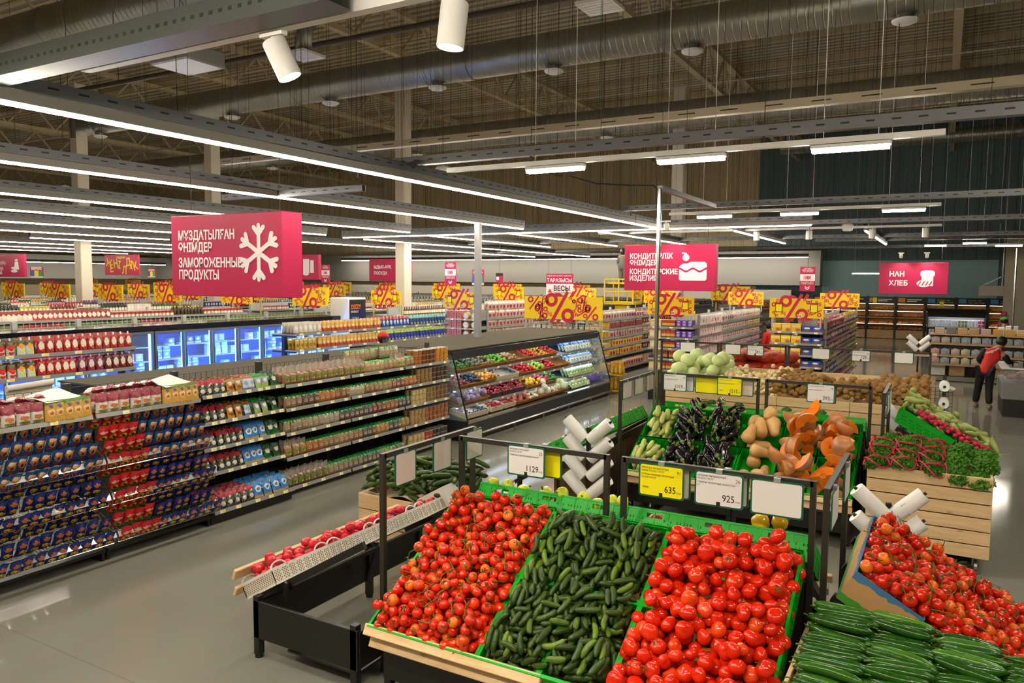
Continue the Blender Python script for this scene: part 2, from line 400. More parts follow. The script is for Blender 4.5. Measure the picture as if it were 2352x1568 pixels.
def spot_lamp(x, y, z, label, tilt=(0, 0), power=130, r=.062, L=.2, beam=75, aim=None):
    t = thing('track_spotlight', label, 'spotlight', (x, y, z))
    b = MB(); b.box(-.08, -.02, .06, .08, .02, .09); b.tube([(0, 0, .07), (0, 0, .03)], .012, 8); b.build('track_adapter', WHITE, t)
    b = MB(); M = Matrix.Translation((0, 0, .04)) @ Euler((tilt[0], tilt[1], 0)).to_matrix().to_4x4()
    b.M = M; b.lathe([(r*.96, 0), (r, -.01), (r, -L), (r*.93, -L), (r*.9, -L+.012)], 20, cap=False)
    b.add([(r*.96*math.cos(a*PI/10), r*.96*math.sin(a*PI/10), 0) for a in range(20)], [tuple(range(20))])
    b.build('white_can', WHITE, t, True, angle=.6)
    b = MB(); b.M = M; b.add([(r*.9*math.cos(a*PI/10), r*.9*math.sin(a*PI/10), -L+.012) for a in range(20)], [tuple(range(20))[::-1]]); b.build('glowing_lens', SPOTE, t)
    if power:
        l = D.lights.new('spot_beam', 'SPOT'); l.energy = power; l.color = (1, .93, .82); l.spot_size = math.radians(beam); l.spot_blend = .6; l.shadow_soft_size = r
        o = D.objects.new('spot_beam', l); COL.objects.link(o); o.parent = t
        o.location = M @ Vector((0, 0, -L-.02)); o.rotation_euler = M.to_euler()
    return t

# track spotlights of the near tray row, and unseen extra ones added to light the produce
spot_lamp(-3.08, 2.9, 3.885, 'white tilted track spotlight hanging in front of the big spiral duct, its lens edge glowing', (.25, -.35), 150, .062, .2)
spot_lamp(-1.95, 2.9, 3.89, 'white upright track spotlight at the upper edge of the picture, straight can', (-.05, .1), 190, .062, .2)
for i, x in enumerate((-2.2, -.8, .6)): spot_lamp(x, .8, 3.8, 'added white track spotlight out of view, lighting the produce island', (-.25, .1), 190, .062, .2).__setitem__('group', 'added track spotlights lighting the produce')
for i, x in enumerate((-3.93, -2.76, -1.44, -.4)): spot_lamp(x, 18.65, 3.85, 'round glowing spotlight on the tray beyond the potato bin, %s of four' % ('first', 'second', 'third', 'fourth')[i], (.1, 0), 60, .07, .2)
tray_row(.8, -6, 3, 3.9, 'slotted tray over the photographer, with tube lamps', bar=(-5, 2))
for x in (-4.6, -3.4, -2.2, -1.0, .2, 1.4): tube_lamp(x, x+1.0, .8, 3.85, 'bright tube lamp in the row over the photographer')['group'] = 'tube lamps over the photographer'

for i, (x, y) in enumerate(((.9, 4.6), (2.2, 4.6), (.9, 9.5), (2.2, 9.5))): tube_lamp(x, x+1.0, y, 3.85, 'added tube lamp over the side aisle, out of the picture')['group'] = 'added tube lamps over the side aisle'  # unseen lamps added to brighten the produce on the right
# ------------------------------------------------------------------ produce: meshes, heaps, stands
def heap(w, d, n, shape, size, yaw=None, base=None, k=10, cell=.01, margin=None, jitter=.12, seed=1, within=None, squash=.93):
    """lay items one by one on a height map over a w x d bed; returns (s, t, h, yaw, pitch, scale)"""
    R = np.random.RandomState(seed); nx = int(w/cell)+1; ny = int(d/cell)+1
    Hm = np.zeros((nx, ny)); out = []
    if base is not None:
        gx, gy = np.meshgrid(np.arange(nx)*cell, np.arange(ny)*cell, indexing='ij'); Hm = np.vectorize(base)(gx, gy).astype(float)
    for i in range(n):
        sc = 1+R.uniform(-jitter, jitter); best = None
        for c in range(k):
            if shape == 'ball': a, r = 0.0, size*sc
            else: a, r = (size[0]/2-size[1])*sc, size[1]*sc
            yw = (yaw(R, i) if yaw else R.uniform(0, 2*PI))
            m = (r if margin is None else margin)
            ex = a*abs(math.cos(yw))+m; ey = a*abs(math.sin(yw))+m
            if ex*2 >= w or ey*2 >= d: ex = min(ex, w*.49); ey = min(ey, d*.49)
            s = R.uniform(ex, w-ex); t = R.uniform(ey, d-ey)
            if within and not within(s, t): continue
            rr = a+r; i0 = max(0, int((s-rr)/cell)); i1 = min(nx, int((s+rr)/cell)+2); j0 = max(0, int((t-rr)/cell)); j1 = min(ny, int((t+rr)/cell)+2)
            X, Y = np.meshgrid(np.arange(i0, i1)*cell-s, np.arange(j0, j1)*cell-t, indexing='ij')
            u = X*math.cos(yw)+Y*math.sin(yw); v = -X*math.sin(yw)+Y*math.cos(yw)
            q = np.maximum(np.abs(u)-a, 0); d2 = q*q+v*v; rq = r*squash; ok = d2 < rq*rq
            if not ok.any(): continue
            hh = np.where(ok, np.sqrt(np.maximum(rq*rq-d2, 0)), 0); sub = Hm[i0:i1, j0:j1]
            need = np.where(ok, sub+hh, -9)
            if a > 0:
                A = need[u < 0].max() if (ok & (u < 0)).any() else need.max(); B = need[u >= 0].max() if (ok & (u >= 0)).any() else need.max()
                p = max(-.42, min(.42, math.atan2(B-A, a+r))); c0 = (need-math.tan(p)*u)[ok].max()*.5+.5*(A+B)/2
            else: p = 0.0; c0 = need.max()
            score = c0+R.uniform(0, r*.3)
            if best is None or score < best[0]: best = (score, s, t, c0, yw, p, sc, (i0, i1, j0, j1), ok, hh, u)
        if best is None: continue
        _, s, t, c0, yw, p, sc, (i0, i1, j0, j1), ok, hh, u = best
        Hm[i0:i1, j0:j1] = np.where(ok, np.maximum(Hm[i0:i1, j0:j1], c0+math.tan(p)*u+hh), Hm[i0:i1, j0:j1])
        out.append((s, t, c0, yw, p, sc))
    return out
def bed(x, y, z, slope=PI/6, rz=0.0):
    """frame of an inclined bed: origin at the low left corner, s across, t up the slope"""
    return Matrix.Translation((x, y, z)) @ Matrix.Rotation(rz, 4, 'Z') @ Matrix.Rotation(slope, 4, 'X')
def lay(protos, spots, B, label, group, R=None, spin=True, flat=False, parts=True, cols=None, cat=None):
    R = R or random.Random(3)
    for s, t, h, yw, p, sc in spots:
        pr = protos[R.randrange(len(protos))]
        M = B @ Matrix.Translation((s, t, h)) @ Matrix.Rotation(yw, 4, 'Z') @ Matrix.Rotation(-p, 4, 'Y')
        if spin == 'all': M = M @ Euler((R.uniform(-1.0, 1.0), R.uniform(-1.0, 1.0), 0)).to_matrix().to_4x4()
        elif spin: M = M @ Matrix.Rotation(R.uniform(0, 2*PI), 4, 'X')
        M = M @ Matrix.Scale(sc, 4)
        o = dup(pr, M=M, label=label, group=group, parts=parts, cat=cat)
        if cols: o.color = lin(R.choice(cols))
def ball(r, obl=.88, n=18, m=11, lobes=0, amp=0.0, dimple=.12, noise=0.0, seed=1):
    R = random.Random(seed); ph = [R.uniform(0, 6.28) for _ in range(4)]; b = MB(); V = []; F = []
    for j in range(m+1):
        th = PI*j/m
        for i in range(n):
            a = 2*PI*i/n; k = r*(1+amp*math.cos(lobes*a+ph[0])*math.sin(th)+noise*(math.sin(2*a+ph[1])*math.sin(2*th+ph[2])+.6*math.sin(3*a+ph[3])*math.sin(th)))
            z = k*math.cos(th)*obl; z -= dimple*r*math.exp(-(th/.42)**2); z += .4*dimple*r*math.exp(-((PI-th)/.35)**2)
            V.append((k*math.sin(th)*math.cos(a), k*math.sin(th)*math.sin(a), z))
    for j in range(m):
        for i in range(n): F.append((j*n+i, (j+1)*n+i, (j+1)*n+(i+1) % n, j*n+(i+1) % n))
    b.add(V, F); return b
def pod(L, r, bend=.1, n=10, m=12, prof=None, bump=0.0, seed=1, flat=1.0):
    """long fruit lying along x, bent in the x,y plane"""
    R = random.Random(seed); b = MB(); V = []; F = []
    for j in range(m+1):
        u = -1+2*j/m; k = (1-abs(u)**3.2)**.5 if prof is None else prof(u)
        k = max(k, .02)
        x = u*L/2; y = bend*L*(u*u-.4)
        for i in range(n):
            a = 2*PI*i/n; q = r*k*(1+bump*R.uniform(-1, 1)); V.append((x-2*bend*u*q*math.cos(a), y+q*math.cos(a), q*math.sin(a)*flat))
    for j in range(m):
        for i in range(n): F.append((j*n+i, j*n+(i+1) % n, (j+1)*n+(i+1) % n, (j+1)*n+i))
    F.append(tuple(range(n))[::-1]); F.append(tuple(m*n+i for i in range(n)))
    return b.add(V, F)
def skin(name, c1, c2, rough=.3, nscale=14, spec=.5, var=.1, c3=None, sharp=.15, bump=0.0, bscale=60, coat=0.0):
    if name in MATS: return MATS[name]
    t = NT(name); n = t.noise(nscale, 3); f = t.ramp(n, [(.5-sharp, (0, 0, 0, 1)), (.5+sharp, (1, 1, 1, 1))])
    c = t.mix(f, lin(c1), lin(c2))
    if c3: c = t.mix(t.math('MULTIPLY', t.math('POWER', t.rand(), 7.0), .9), c, lin(c3))
    t.base(t.bright(c, 1-var, 1+var)); t.b.inputs['Roughness'].default_value = rough; t.b.inputs['Specular IOR Level'].default_value = spec; t.b.inputs['Coat Weight'].default_value = coat
    if bump: t.bump(t.noise(bscale, 2), bump, .004)
    MATS[name] = t.m; return t.m
STEM = mat('green_stem', '#4c6a22', .6)
def calyx(r, parent, vine=0.0, seed=0):
    R = random.Random(seed); b = MB()
    for i in range(5):
        a = 2*PI*i/5+R.uniform(-.2, .2); l = r*R.uniform(.55, .8); c, s = math.cos(a), math.sin(a); z = r*.80
        b.add([(0, 0, z), (l*.5*c-.003*s, l*.5*s+.003*c, z+.004), (l*.5*c+.003*s, l*.5*s-.003*c, z+.004), (l*c, l*s, z+R.uniform(-.004, .006))], [(0, 2, 1), (1, 2, 3), (0, 1, 2), (1, 3, 2)])
    b.tube([(0, 0, r*.76), (.003, .002, r*.98), (.008+vine*.3, .004, r*1.16)], .0022, 5)
    if vine: b.tube([(-.02, -.01, r*1.08), (.01, .005, r*1.17), (.03+vine, .02, r*1.1), (.045+vine, .05, r*.85)], .0026, 5)
    return b.build('calyx', STEM, parent)
def tomato(name, r, m, label, group, seed, lobes=0, amp=0, obl=.88, vine=0.0, stem=True, n=18):
    o = ball(r, obl, n, 11, lobes, amp, .14, .02, seed).build(name, m, None, True); tag(o, label, 'tomato', group)
    if stem: calyx(r, o, vine, seed)
    return o
TOMV = skin('vine_tomato_skin', '#cc1f06', '#da2a08', .14, 8, .5, .06, '#ea7a1e', .3)
TOMB = skin('beef_tomato_skin', '#d01f07', '#dc2c0a', .14, 7, .5, .05, '#e9531f', .3)
CUKE = skin('gherkin_skin', '#152706', '#36530f', .34, 30, .35, .22, '#5c741c', .3, .5, 170)
CUKL = skin('long_cucumber_skin', '#143a08', '#25590f', .18, 18, .45, .15, '#4d8022', .3, .35, 60)
GREEN = None
def crate_mat(name, col):
    t = NT(name); t.base(t.bright(lin(col), .93, 1.07)); t.b.inputs['Roughness'].default_value = .4; t.b.inputs['Specular IOR Level'].default_value = .3; MATS[name] = t.m; return t.m
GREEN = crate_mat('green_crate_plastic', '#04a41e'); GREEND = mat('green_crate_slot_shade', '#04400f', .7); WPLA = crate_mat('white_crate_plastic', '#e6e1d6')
PAPER = mat('white_paper_liner', '#e8e4dc', .8); KRAFT = mat('brown_cardboard', '#b48a58', .8)
def crate_mesh(w=.4, d=.6, h=.17, handle=True):
    """ventilated crate: lipped rim, slotted double walls, hand holes in the short walls"""
    b = MB(); T = .012
    b.box(0, 0, 0, w, d, .012)
    def wall(x0, y0, x1, y1, hole):
        alongx = abs(x1-x0) > abs(y1-y0); L = abs(x1-x0) if alongx else abs(y1-y0)
        def pc(a0, a1, z0, z1, th=0.0, mi=0):
            if alongx: b.box(x0+a0, min(y0, y1)-th, z0, x0+a1, max(y0, y1)+th, z1, mi)
            else: b.box(min(x0, x1)-th, y0+a0, z0, max(x0, x1)+th, y0+a1, z1, mi)
        if hole:
            h0, h1 = L/2-.055, L/2+.055
            pc(0, L, 0, .112); pc(0, h0, .112, .142); pc(h1, L, .112, .142); pc(0, L, .142, h)
        else: pc(0, L, 0, h)
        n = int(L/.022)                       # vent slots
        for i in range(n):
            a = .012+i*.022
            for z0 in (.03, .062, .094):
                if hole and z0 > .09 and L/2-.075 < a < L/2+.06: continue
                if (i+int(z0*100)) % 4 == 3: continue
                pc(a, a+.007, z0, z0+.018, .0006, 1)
        for a in np.linspace(.004, L-.004, 5): pc(a-.004, a+.004, .012, h-.012, .004)
    wall(0, 0, w, T, handle); wall(0, d-T, w, d, handle); wall(0, T, T, d-T, False); wall(w-T, T, w, d-T, False)
    e = .005
    b.box(-e+.004, -e, h-.012, w+e-.004, .016, h); b.box(-e+.004, d-.016, h-.012, w+e-.004, d+e, h); b.box(-e+.004, .016, h-.012, .016, d-.016, h); b.box(w-.016, .016, h-.012, w+e-.004, d-.016, h)
    return b
CRATE = D.meshes
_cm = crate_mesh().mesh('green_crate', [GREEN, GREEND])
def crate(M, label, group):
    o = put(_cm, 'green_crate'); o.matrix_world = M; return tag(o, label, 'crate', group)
def stand(x, y, z, ncol, label, rz=0.0, wd=1.2, bar=True, panel=True, name='produce_stand'):
    """inclined produce stand: origin at its low front edge, wd deep, slope up along +y"""
    w = ncol*.4; t = thing(name, label, 'produce stand', (x, y, 0), rz)
    c, s = math.cos(PI/6), math.sin(PI/6); z0 = z; D1 = wd*c; Z1 = z0+wd*s
    b = MB()
    for xx in (.02, w/2-.02, w-.06):                 # inclined bearers with cross slats
        b.bar((xx+.02, .0, z0-.03), (xx+.02, D1, Z1-.03), .04, .05)
    for i in range(9):
        f = (i+.3)/9; b.bar((.02, f*D1, z0+f*wd*s-.012), (w-.02, f*D1, z0+f*wd*s-.012), .03, .016)
    b.build('sloping_bed', BLACK, t)
    if panel:
        b = MB(); b.bbox(.0, .07, .13, w, .095, z0-.06, .004); b.build('front_panel', BLACK, t)
    b = MB(); b.bbox(0, D1-.02, .13, w, D1+.005, Z1-.12, .004); b.build('back_panel', BLACK, t)
    for xx in (.0, w-.05):
        for yy in (.08, D1-.06):
            b = MB(); b.box(xx, yy, .02, xx+.05, yy+.05, z0 if yy < .3 else Z1-.05); b.tube([(xx+.025, yy+.025, 0), (xx+.025, yy+.025, .03)], .018, 10); b.build('leg', BLACK, t)
    for xx in (.02, w-.05):
        b = MB(); b.bar((xx+.015, .1, .2), (xx+.015, D1-.03, .2), .03, .1); b.build('side_rail', BLACK, t)
    if bar:
        b = MB(); b.M = Matrix.Translation((0, -.075, z0+.115)) @ Matrix.Rotation(-.45, 4, 'X'); b.bbox(-.02, -.02, -.035, w+.02, .012, .035, .004); b.build('upper_wooden_bar', PINE, t)
        b = MB(); b.M = Matrix.Translation((0, -.045, z0+.03)) @ Matrix.Rotation(-.45, 4, 'X'); b.bbox(0, -.02, -.035, w+.02, .012, .035, .004); b.build('lower_wooden_bar', PINE, t)
    return t
def rail(x0, y0, x1, y1, z, label, post0=0.0, bottom=None, th=.035):
    t = thing('price_rail', label, 'price rail', (x0, y0, 0)); a = Vector((0, 0, 0)); c = Vector((x1-x0, y1-y0, 0))
    b = MB(); b.bar((a.x, a.y, z-th/2), (c.x, c.y, z-th/2), th); b.build('top_bar', DARKF, t)
    for p in (a, c):
        b = MB(); b.bar((p.x, p.y, post0), (p.x, p.y, z), th); b.build('post', DARKF, t)
    return t
HOLD = mat('green_tag_holder', '#0d5a40', .3); TAGW = mat('white_price_paper', '#e2dfdc', .5); TAGY = mat('yellow_price_paper', '#f3e400', .5); INK = mat('black_ink', '#16140f', .6)
TAGB = mat('blank_translucent_card', '#d5cbc4', .5)
def rrect(w, h, r, n=5):
    P = []
    for cx, cz, a0 in ((w/2-r, h/2-r, 0), (-w/2+r, h/2-r, PI/2), (-w/2+r, -h/2+r, PI), (w/2-r, -h/2+r, 1.5*PI)):
        for i in range(n+1): a = a0+PI/2*i/n; P.append((cx+r*math.cos(a), cz+r*math.sin(a)))
    return P
def price_tag(x, y, ztop, label, lines=(), price='', unit='', small='', old='', yellow=False, blank=False, rz=0.0, w=.305, h=.222, tilt=0.0, group=None):
    t = thing('price_tag', label, 'price tag', (x, y, ztop), rz, group); 
    if tilt: t.rotation_euler = (tilt, 0, rz)
    b = MB(); b.M = Matrix.Translation((0, 0, -h/2)); b.prism(rrect(w, h, .016), -.003, .005); b.build('green_holder', HOLD, t)
    b = MB(); b.M = Matrix.Translation((0, 0, -h/2)); b.prism(rrect(w-.022, h-.022, .014), -.0042, -.0034)
    if not blank: b.M = Matrix.Translation((0, 0, -h/2)); b.prism(rrect(w-.022, h-.022, .014), .0055, .0062)
    b.build('card', TAGY if yellow else (TAGB if blank else TAGW), t)
    b = MB(); b.box(-.02, -.008, -.012, .02, .02, .018); b.build('hanging_clip', mat('clear_grey_clip', '#8d938f', .2), t)
    if price:
        P = -.0046; sz = .0165
        for i, l in enumerate(lines):
            if l: text(l, sz, INK, t, (-w/2+.018, P, -.036-i*.019-(.006 if i > 1 else 0)), align='LEFT', depth=.0003, sx=.82)
        text(price, .062, INK, t, (w/2-.05, P, -h+.04), align='RIGHT', depth=.0003, bold=.004, sx=.86)
        text(unit, .02, INK, t, (w/2-.016, P, -h+.04), align='RIGHT', depth=.0003, sx=.8)
        if small: text(small, .032, INK, t, (w/2-.02, P, -.055), align='RIGHT', depth=.0003, sx=.9)
        if old: text(old, .02, INK, t, (-w/2+.03, P, -h+.055), align='LEFT', depth=.0003, sx=.8); 
        b = MB(); b.box(-w/2+.018, P-.0003, -.073, w/2-.03, P, -.0722); b.box(w/2-.075, P-.0003, -.062, w/2-.02, P, -.0614); b.box(-.012, P-.001, -h+.004, .012, P-.0003, -h+.034)
        if old: b.bar((-w/2+.025, P-.0005, -h+.062), (-w/2+.075, P-.0005, -h+.062), .0004, .0015)
        b.build('printed_rules', INK, t)
    return t

def underheap(name, B, w, d, n, r, m, label, group, seed, base, shape='ball', L=0.0):
    """the deeper layer of a heap that nobody could count: one mesh"""
    b = MB(); src = ball(r, .9, 10, 7) if shape == 'ball' else pod(L, r, .05, 7, 6)
    for s, t, h, yw, p, sc in heap(w, d, n, 'ball' if shape == 'ball' else 'rod', r if shape == 'ball' else (L, r), None, base, 5, .015, .01, .1, seed, squash=.85):
        b.M = Matrix.Translation((s, t, h)) @ Matrix.Rotation(yw, 4, 'Z') @ Matrix.Rotation(-p, 4, 'Y'); b.add(src.v, src.f)
    o = b.build(name, m, None, True); o.matrix_world = B; return tag(o, label, name.split('_')[0], group, 'stuff')
ROLLM = mat('white_bag_film', '#eceae6', .35, 0, 0, .5, 0)
def bag_roll(M, label, group, L=.27, r=.048, tail=0.0, seed=0):
    t = D.objects.new('bag_roll', None); COL.objects.link(t); t.empty_display_size = .05; t.matrix_world = M; tag(t, label, 'bag roll', group)
    b = MB(); R = random.Random(seed)
    b.lathe([(.018, 0), (r*.99, 0), (r, .004), (r*1.02, L*.4), (r, L-.004), (r*.98, L), (.018, L), (.018, 0)], 18, cap=False); b.build('film_roll', ROLLM, t, True, angle=.7)
    b = MB(); b.tube([(0, 0, -.0), (0, 0, L+.02)], .012, 8); b.build('black_core', BLACK, t)
    if tail:
        b = MB()
        def fn(u, v): return ((u-.5)*.1*(1+.5*v)+.02*math.sin(9*v+seed), r*.9+.03*math.sin(4*v)+.01*math.sin(14*u), L*.35-u*.05+.16*(u-.5)*(1-v)-v*tail*.2)
        b.grid(lambda u, v: (r*math.cos(2.2)+v*tail*.5+.012*math.sin(11*u+5*v), -r*.5-.02*math.sin(6*v+3*u), .03+u*(L-.07)*(1-.45*v)), 8, 8); b.build('loose_bag', mat('clear_bag_film', '#f2f1ee', .3, alpha=.55), t, True)
    return t
def roll_stand(x, y, zs, label, where, h=None, rz=0.0, tails=False, base=True):
    """pole with pairs of bag rolls slanting up to both sides"""
    t = thing('bag_dispenser', label, 'bag dispenser', (x, y, 0), rz); h = h or max(zs)+.06
    b = MB(); b.box(-.018, -.018, 0, .018, .018, h); b.build('pole', BLACK, t)
    if base: b = MB(); b.bbox(-.2, -.2, 0, .2, .2, .02); b.build('base_plate', BLACK, t)
    for i, z in enumerate(zs):
        for s in (-1, 1):
            M = Matrix.Translation((x, y, z)) @ Matrix.Rotation(rz, 4, 'Z') @ Matrix.Rotation(s*.82, 4, 'Y') @ Matrix.Translation((0, -.02, .035))
            bag_roll(M, 'white roll of thin bags slanting from the dispenser %s' % where, 'bag rolls on the dispenser '+where, .27, .058, .14 if tails and s > 0 and i == len(zs)-1 else 0, i)
    return t
def pine_box(x0, y0, x1, y1, z0, z1, label, planks=5, fill=None, casters=True, name='pine_crate_bin', backz=None):
    """plank-sided display bin, its boards a thing's parts"""
    t = thing(name, label, 'wooden bin', (x0, y0, 0)); w = x1-x0; d = y1-y0; ph = (z1-z0)/planks
    for i in range(planks):
        a, c = z0+i*ph, z0+(i+1)*ph-.011
        b = MB(); b.bbox(0, 0, a, w, .022, c, .003); b.build('front_board', PINE, t)
        b = MB(); b.bbox(0, .022, a, .022, d, c, .003); b.build('side_board', PINEY, t)
        b = MB(); b.bbox(w-.022, .022, a, w, d, c, .003); b.build('side_board', PINEY, t)
        b = MB(); b.bbox(.022, d-.022, a, w-.022, d, c, .003); b.build('back_board', PINE, t)
    if backz:
        b = MB(); b.bbox(0, d-.022, z1, w, d, backz, .003); b.build('raised_back_board', PINE, t)
    fz = z1-.12 if fill is None else fill
    b = MB(); b.box(.022, .022, fz-.02, w-.022, d-.022, fz); b.build('inner_floor', PINE, t)
    b = MB(); b.box(.03, .03, z0-.01, w-.03, d-.03, z0+.02); b.build('base_frame', BLACK, t)
    if casters:
        for xx in (.1, w-.1):
            for yy in (.1, d-.1):
                c = MB(); r = z0*.36; c.M = Matrix.Translation((xx, yy, r)) @ Matrix.Rotation(PI/2, 4, 'Y'); c.lathe([(r*.5, -.016), (r, -.013), (r, .013), (r*.5, .016)], 14); c.M = Matrix.Translation((xx, yy, 0)); c.box(-.03, -.006, r, -.02, .006, z0); c.box(.02, -.006, r, .03, .006, z0); c.box(-.035, -.03, z0-.012, .035, .03, z0-.004)
                c.build('caster', ZINC, t)
    return t
# ------------------------------------------------------------------ the two front stands
Y0 = 3.635; Z0 = .398; XL = -3.04
stand(XL, Y0, Z0, 3, 'black produce stand with wooden lip bars under the vine tomatoes', 0)
stand(XL+1.2, Y0, Z0, 3, 'black produce stand under the beef tomatoes, its slatted side showing', 0, bar=False)
for i in range(6):
    for j in range(2):
        what = ('vine tomatoes', 'vine tomatoes', 'gherkins', 'gherkins', 'beef tomatoes', 'beef tomatoes')[i]
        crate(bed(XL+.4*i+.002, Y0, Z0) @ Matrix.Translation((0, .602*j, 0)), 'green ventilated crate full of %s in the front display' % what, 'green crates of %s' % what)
def edge(s, t, w=.8, d=1.2, q=.09): return min(1, min(s, w-s)/q)**.7*min(1, min(t, d-t)/q)**.7 if 0 < s < w and 0 < t < d else 0
def liner(B, w, d, h, label, m=PAPER, name='crate_liner'):
    b = MB(); b.box(.02, .02, h-.004, w-.02, d-.02, h); o = b.build(name, m); o.matrix_world = B; return tag(o, label, 'liner')
B1 = bed(XL, Y0, Z0); liner(B1, .8, 1.2, .09, 'white paper sheet under the heap of vine tomatoes')
underheap('tomato_underlayer', B1, .8, 1.2, 300, .034, TOMV, 'deeper layer of the vine tomato heap in the front crates', 'vine tomatoes in the front crates', 33, lambda s, t: .05+.045*edge(s, t))
VT = [tomato('vine_tomato', .034, TOMV, 'red tomato on the vine with green calyx, heaped in the front crates', 'vine tomatoes in the front crates', i+1, 5, .02, .9, .02*(i % 2)) for i in range(5)]
lay(VT, heap(.8, 1.2, 300, 'ball', .034, base=lambda s, t: .075+.07*edge(s, t), margin=.05, seed=3, k=9, jitter=.14), B1, VT[0]['label'], VT[0]['group'], random.Random(1), 'all')
for o in VT: drop(o)
B2 = bed(XL+.8, Y0, Z0); liner(B2, .8, 1.2, .09, 'cardboard sheet under the heap of gherkins', KRAFT)
underheap('gherkin_underlayer', B2, .8, 1.2, 240, .02, CUKE, 'deeper layer of the gherkin heap in the front crates', 'gherkins in the front crates', 34, lambda s, t: .06+.05*edge(s, t), 'rod', .12)
GK = []
for i in range(5):
    o = pod(.115+.008*i, .0185, (.05, .1, -.08, .14, .02)[i], 10, 11, None, .05, i+1).build('gherkin', CUKE, None, True); tag(o, 'small dark green bumpy gherkin in the front crates', 'cucumber', 'gherkins in the front crates'); GK.append(o)
def gyaw(R, i): return R.choice([1.45, 1.2, 1.8, .6, 2.2, .2, 1.5])+R.uniform(-.3, .3)
lay(GK, heap(.8, 1.2, 320, 'rod', (.125, .0195), gyaw, lambda s, t: .085+.075*edge(s, t), margin=.045, seed=5, k=10, squash=.9), B2, GK[0]['label'], GK[0]['group'], random.Random(2))
for o in GK: drop(o)
B3 = bed(XL+1.6, Y0, Z0); liner(B3, .8, 1.2, .075, 'cardboard sheet under the heap of beef tomatoes', KRAFT)
underheap('tomato_underlayer', B3, .8, 1.2, 190, .043, TOMB, 'deeper layer of the beef tomato heap in the front crates', 'beef tomatoes in the front crates', 35, lambda s, t: .04+.04*edge(s, t))
BT = [tomato('beef_tomato', .044, TOMB, 'big red glossy beef tomato heaped in the front crates', 'beef tomatoes in the front crates', i+11, (5, 4, 6, 3, 5)[i], (.03, .05, .02, .06, .03)[i], (.84, .8, .88, .78, .86)[i], 0, i == 2, 22) for i in range(5)]
lay(BT, heap(.8, 1.2, 190, 'ball', .043, base=lambda s, t: .06+.075*edge(s, t), margin=.045, seed=8, k=9, jitter=.17), B3, BT[0]['label'], BT[0]['group'], random.Random(3), 'all')
for o in BT: drop(o)
# the opposite side of the same island, seen from behind
YM = 4.745
def mirror(x, j, i): return bed(x, 2*YM-Y0, Z0, PI/6, PI) @ Matrix.Translation((0, .602*j, 0))
for i in range(6):
    crate(mirror(XL+.4*(i+1)-.002, 1, i), 'green crate back to back behind the %s, its slotted wall with hand hole showing' % ('vine tomatoes', 'vine tomatoes', 'gherkins', 'gherkins', 'beef tomatoes', 'beef tomatoes')[i], 'green crates on the far side of the front island')
stand(XL+1.2, 2*YM-Y0, Z0, 3, 'black produce stand on the far side of the front island, behind the vine tomatoes', PI, bar=True)
stand(XL+2.4, 2*YM-Y0, Z0, 3, 'black produce stand on the far side of the front island, behind the beef tomatoes', PI, bar=True)
def pepper(name, m, r=.045, seed=0):
    o = ball(r, 1.05, 16, 10, 4, .08, .3, .03, seed).build(name, m, None, True)
    b = MB(); b.tube([(0, 0, r*.72), (.004, 0, r*1.0), (.012, .004, r*1.25)], .006, 6); b.build('stalk', STEM, o); return o
PGR = skin('yellow_green_pepper_skin', '#b9c326', '#c9cf3a', .2, 6, .5, .08); PYE = skin('yellow_pepper_skin', '#efb414', '#f6c422', .18, 6, .5, .05); PRE = skin('red_pepper_skin', '#c81a10', '#d92a15', .18, 6)
R_ = random.Random(5)
for m, nm, xs, yy, zz, lab in ((PGR, 'green_pepper', [-2.98, -2.85, -2.7, -2.5, -2.36, -2.2, -2.08, -1.98, -1.9], 4.93, 1.145, 'pale yellow-green pepper peeping over the crate behind the vine tomatoes'),
                           (PYE, 'yellow_pepper', [-.97, -.83], 4.93, 1.165, 'yellow pepper above the crates behind the beef tomatoes'), (PRE, 'red_pepper', [-1.68, -1.6, -1.52], 4.98, 1.03, 'red pepper seen through a crate hand hole behind the beef tomatoes')):
    p = pepper(nm, m, .05, 3); tag(p, lab, 'pepper', lab.split(' ')[0]+' peppers behind the front island')
    for x in xs: dup(p, (x+R_.uniform(-.02, .02), yy+R_.uniform(0, .05), zz+R_.uniform(-.02, .012)-.02*(x < -2)), (R_.uniform(-1.6, 1.6), R_.uniform(-.8, .8), R_.uniform(0, 6)), 1+R_.uniform(-.1, .15))
    drop(p)
# price rails and tags
rail(-3.12, YM, -1.94, YM, 1.525, 'black price rail over the vine tomatoes and gherkins'); rail(-1.815, YM, -.62, YM, 1.525, 'black price rail with three tags over the beef tomatoes')
rail(-3.25, 3.97, -3.25, 5.1, 1.525, 'black price rail with see-through blank tags over the pink tomatoes'); rail(-.53, 4.62, -.53, 5.65, 1.525, 'black price rail seen end on beside the cardboard box of tomatoes')
TY = YM-.03
price_tag(-2.55, TY, 1.518, 'white price tag reading 1129 over the vine tomatoes', ('ҚЫЗАНАҚ САБАҒЫМЕН', 'ҚАЗАҚСТАН КГ', 'ТОМАТЫ НА ВЕТКЕ КАЗАХСТАН КГ'), '1129', 'тг/кг', '25')
price_tag(-2.44, YM+.05, 1.51, 'plain yellow tag behind the 1129 tag', yellow=True, w=.27)
price_tag(-1.547, TY, 1.512, 'yellow price tag reading 635 over the gherkins', ('МИРИНДА ЖЫЛЫЖАЙЛЫҚ', 'ҚИЯРЫ ҚАЗАҚСТАН КГ', 'ОГУРЦЫ МИРИНДА ТЕПЛИЧНЫЕ', 'КАЗАХСТАН КГ'), '635', 'тг/кг', '91', '795тг', True)
price_tag(-1.51, YM+.05, 1.5, 'blank white tag half hidden behind the yellow 635 tag', w=.27)
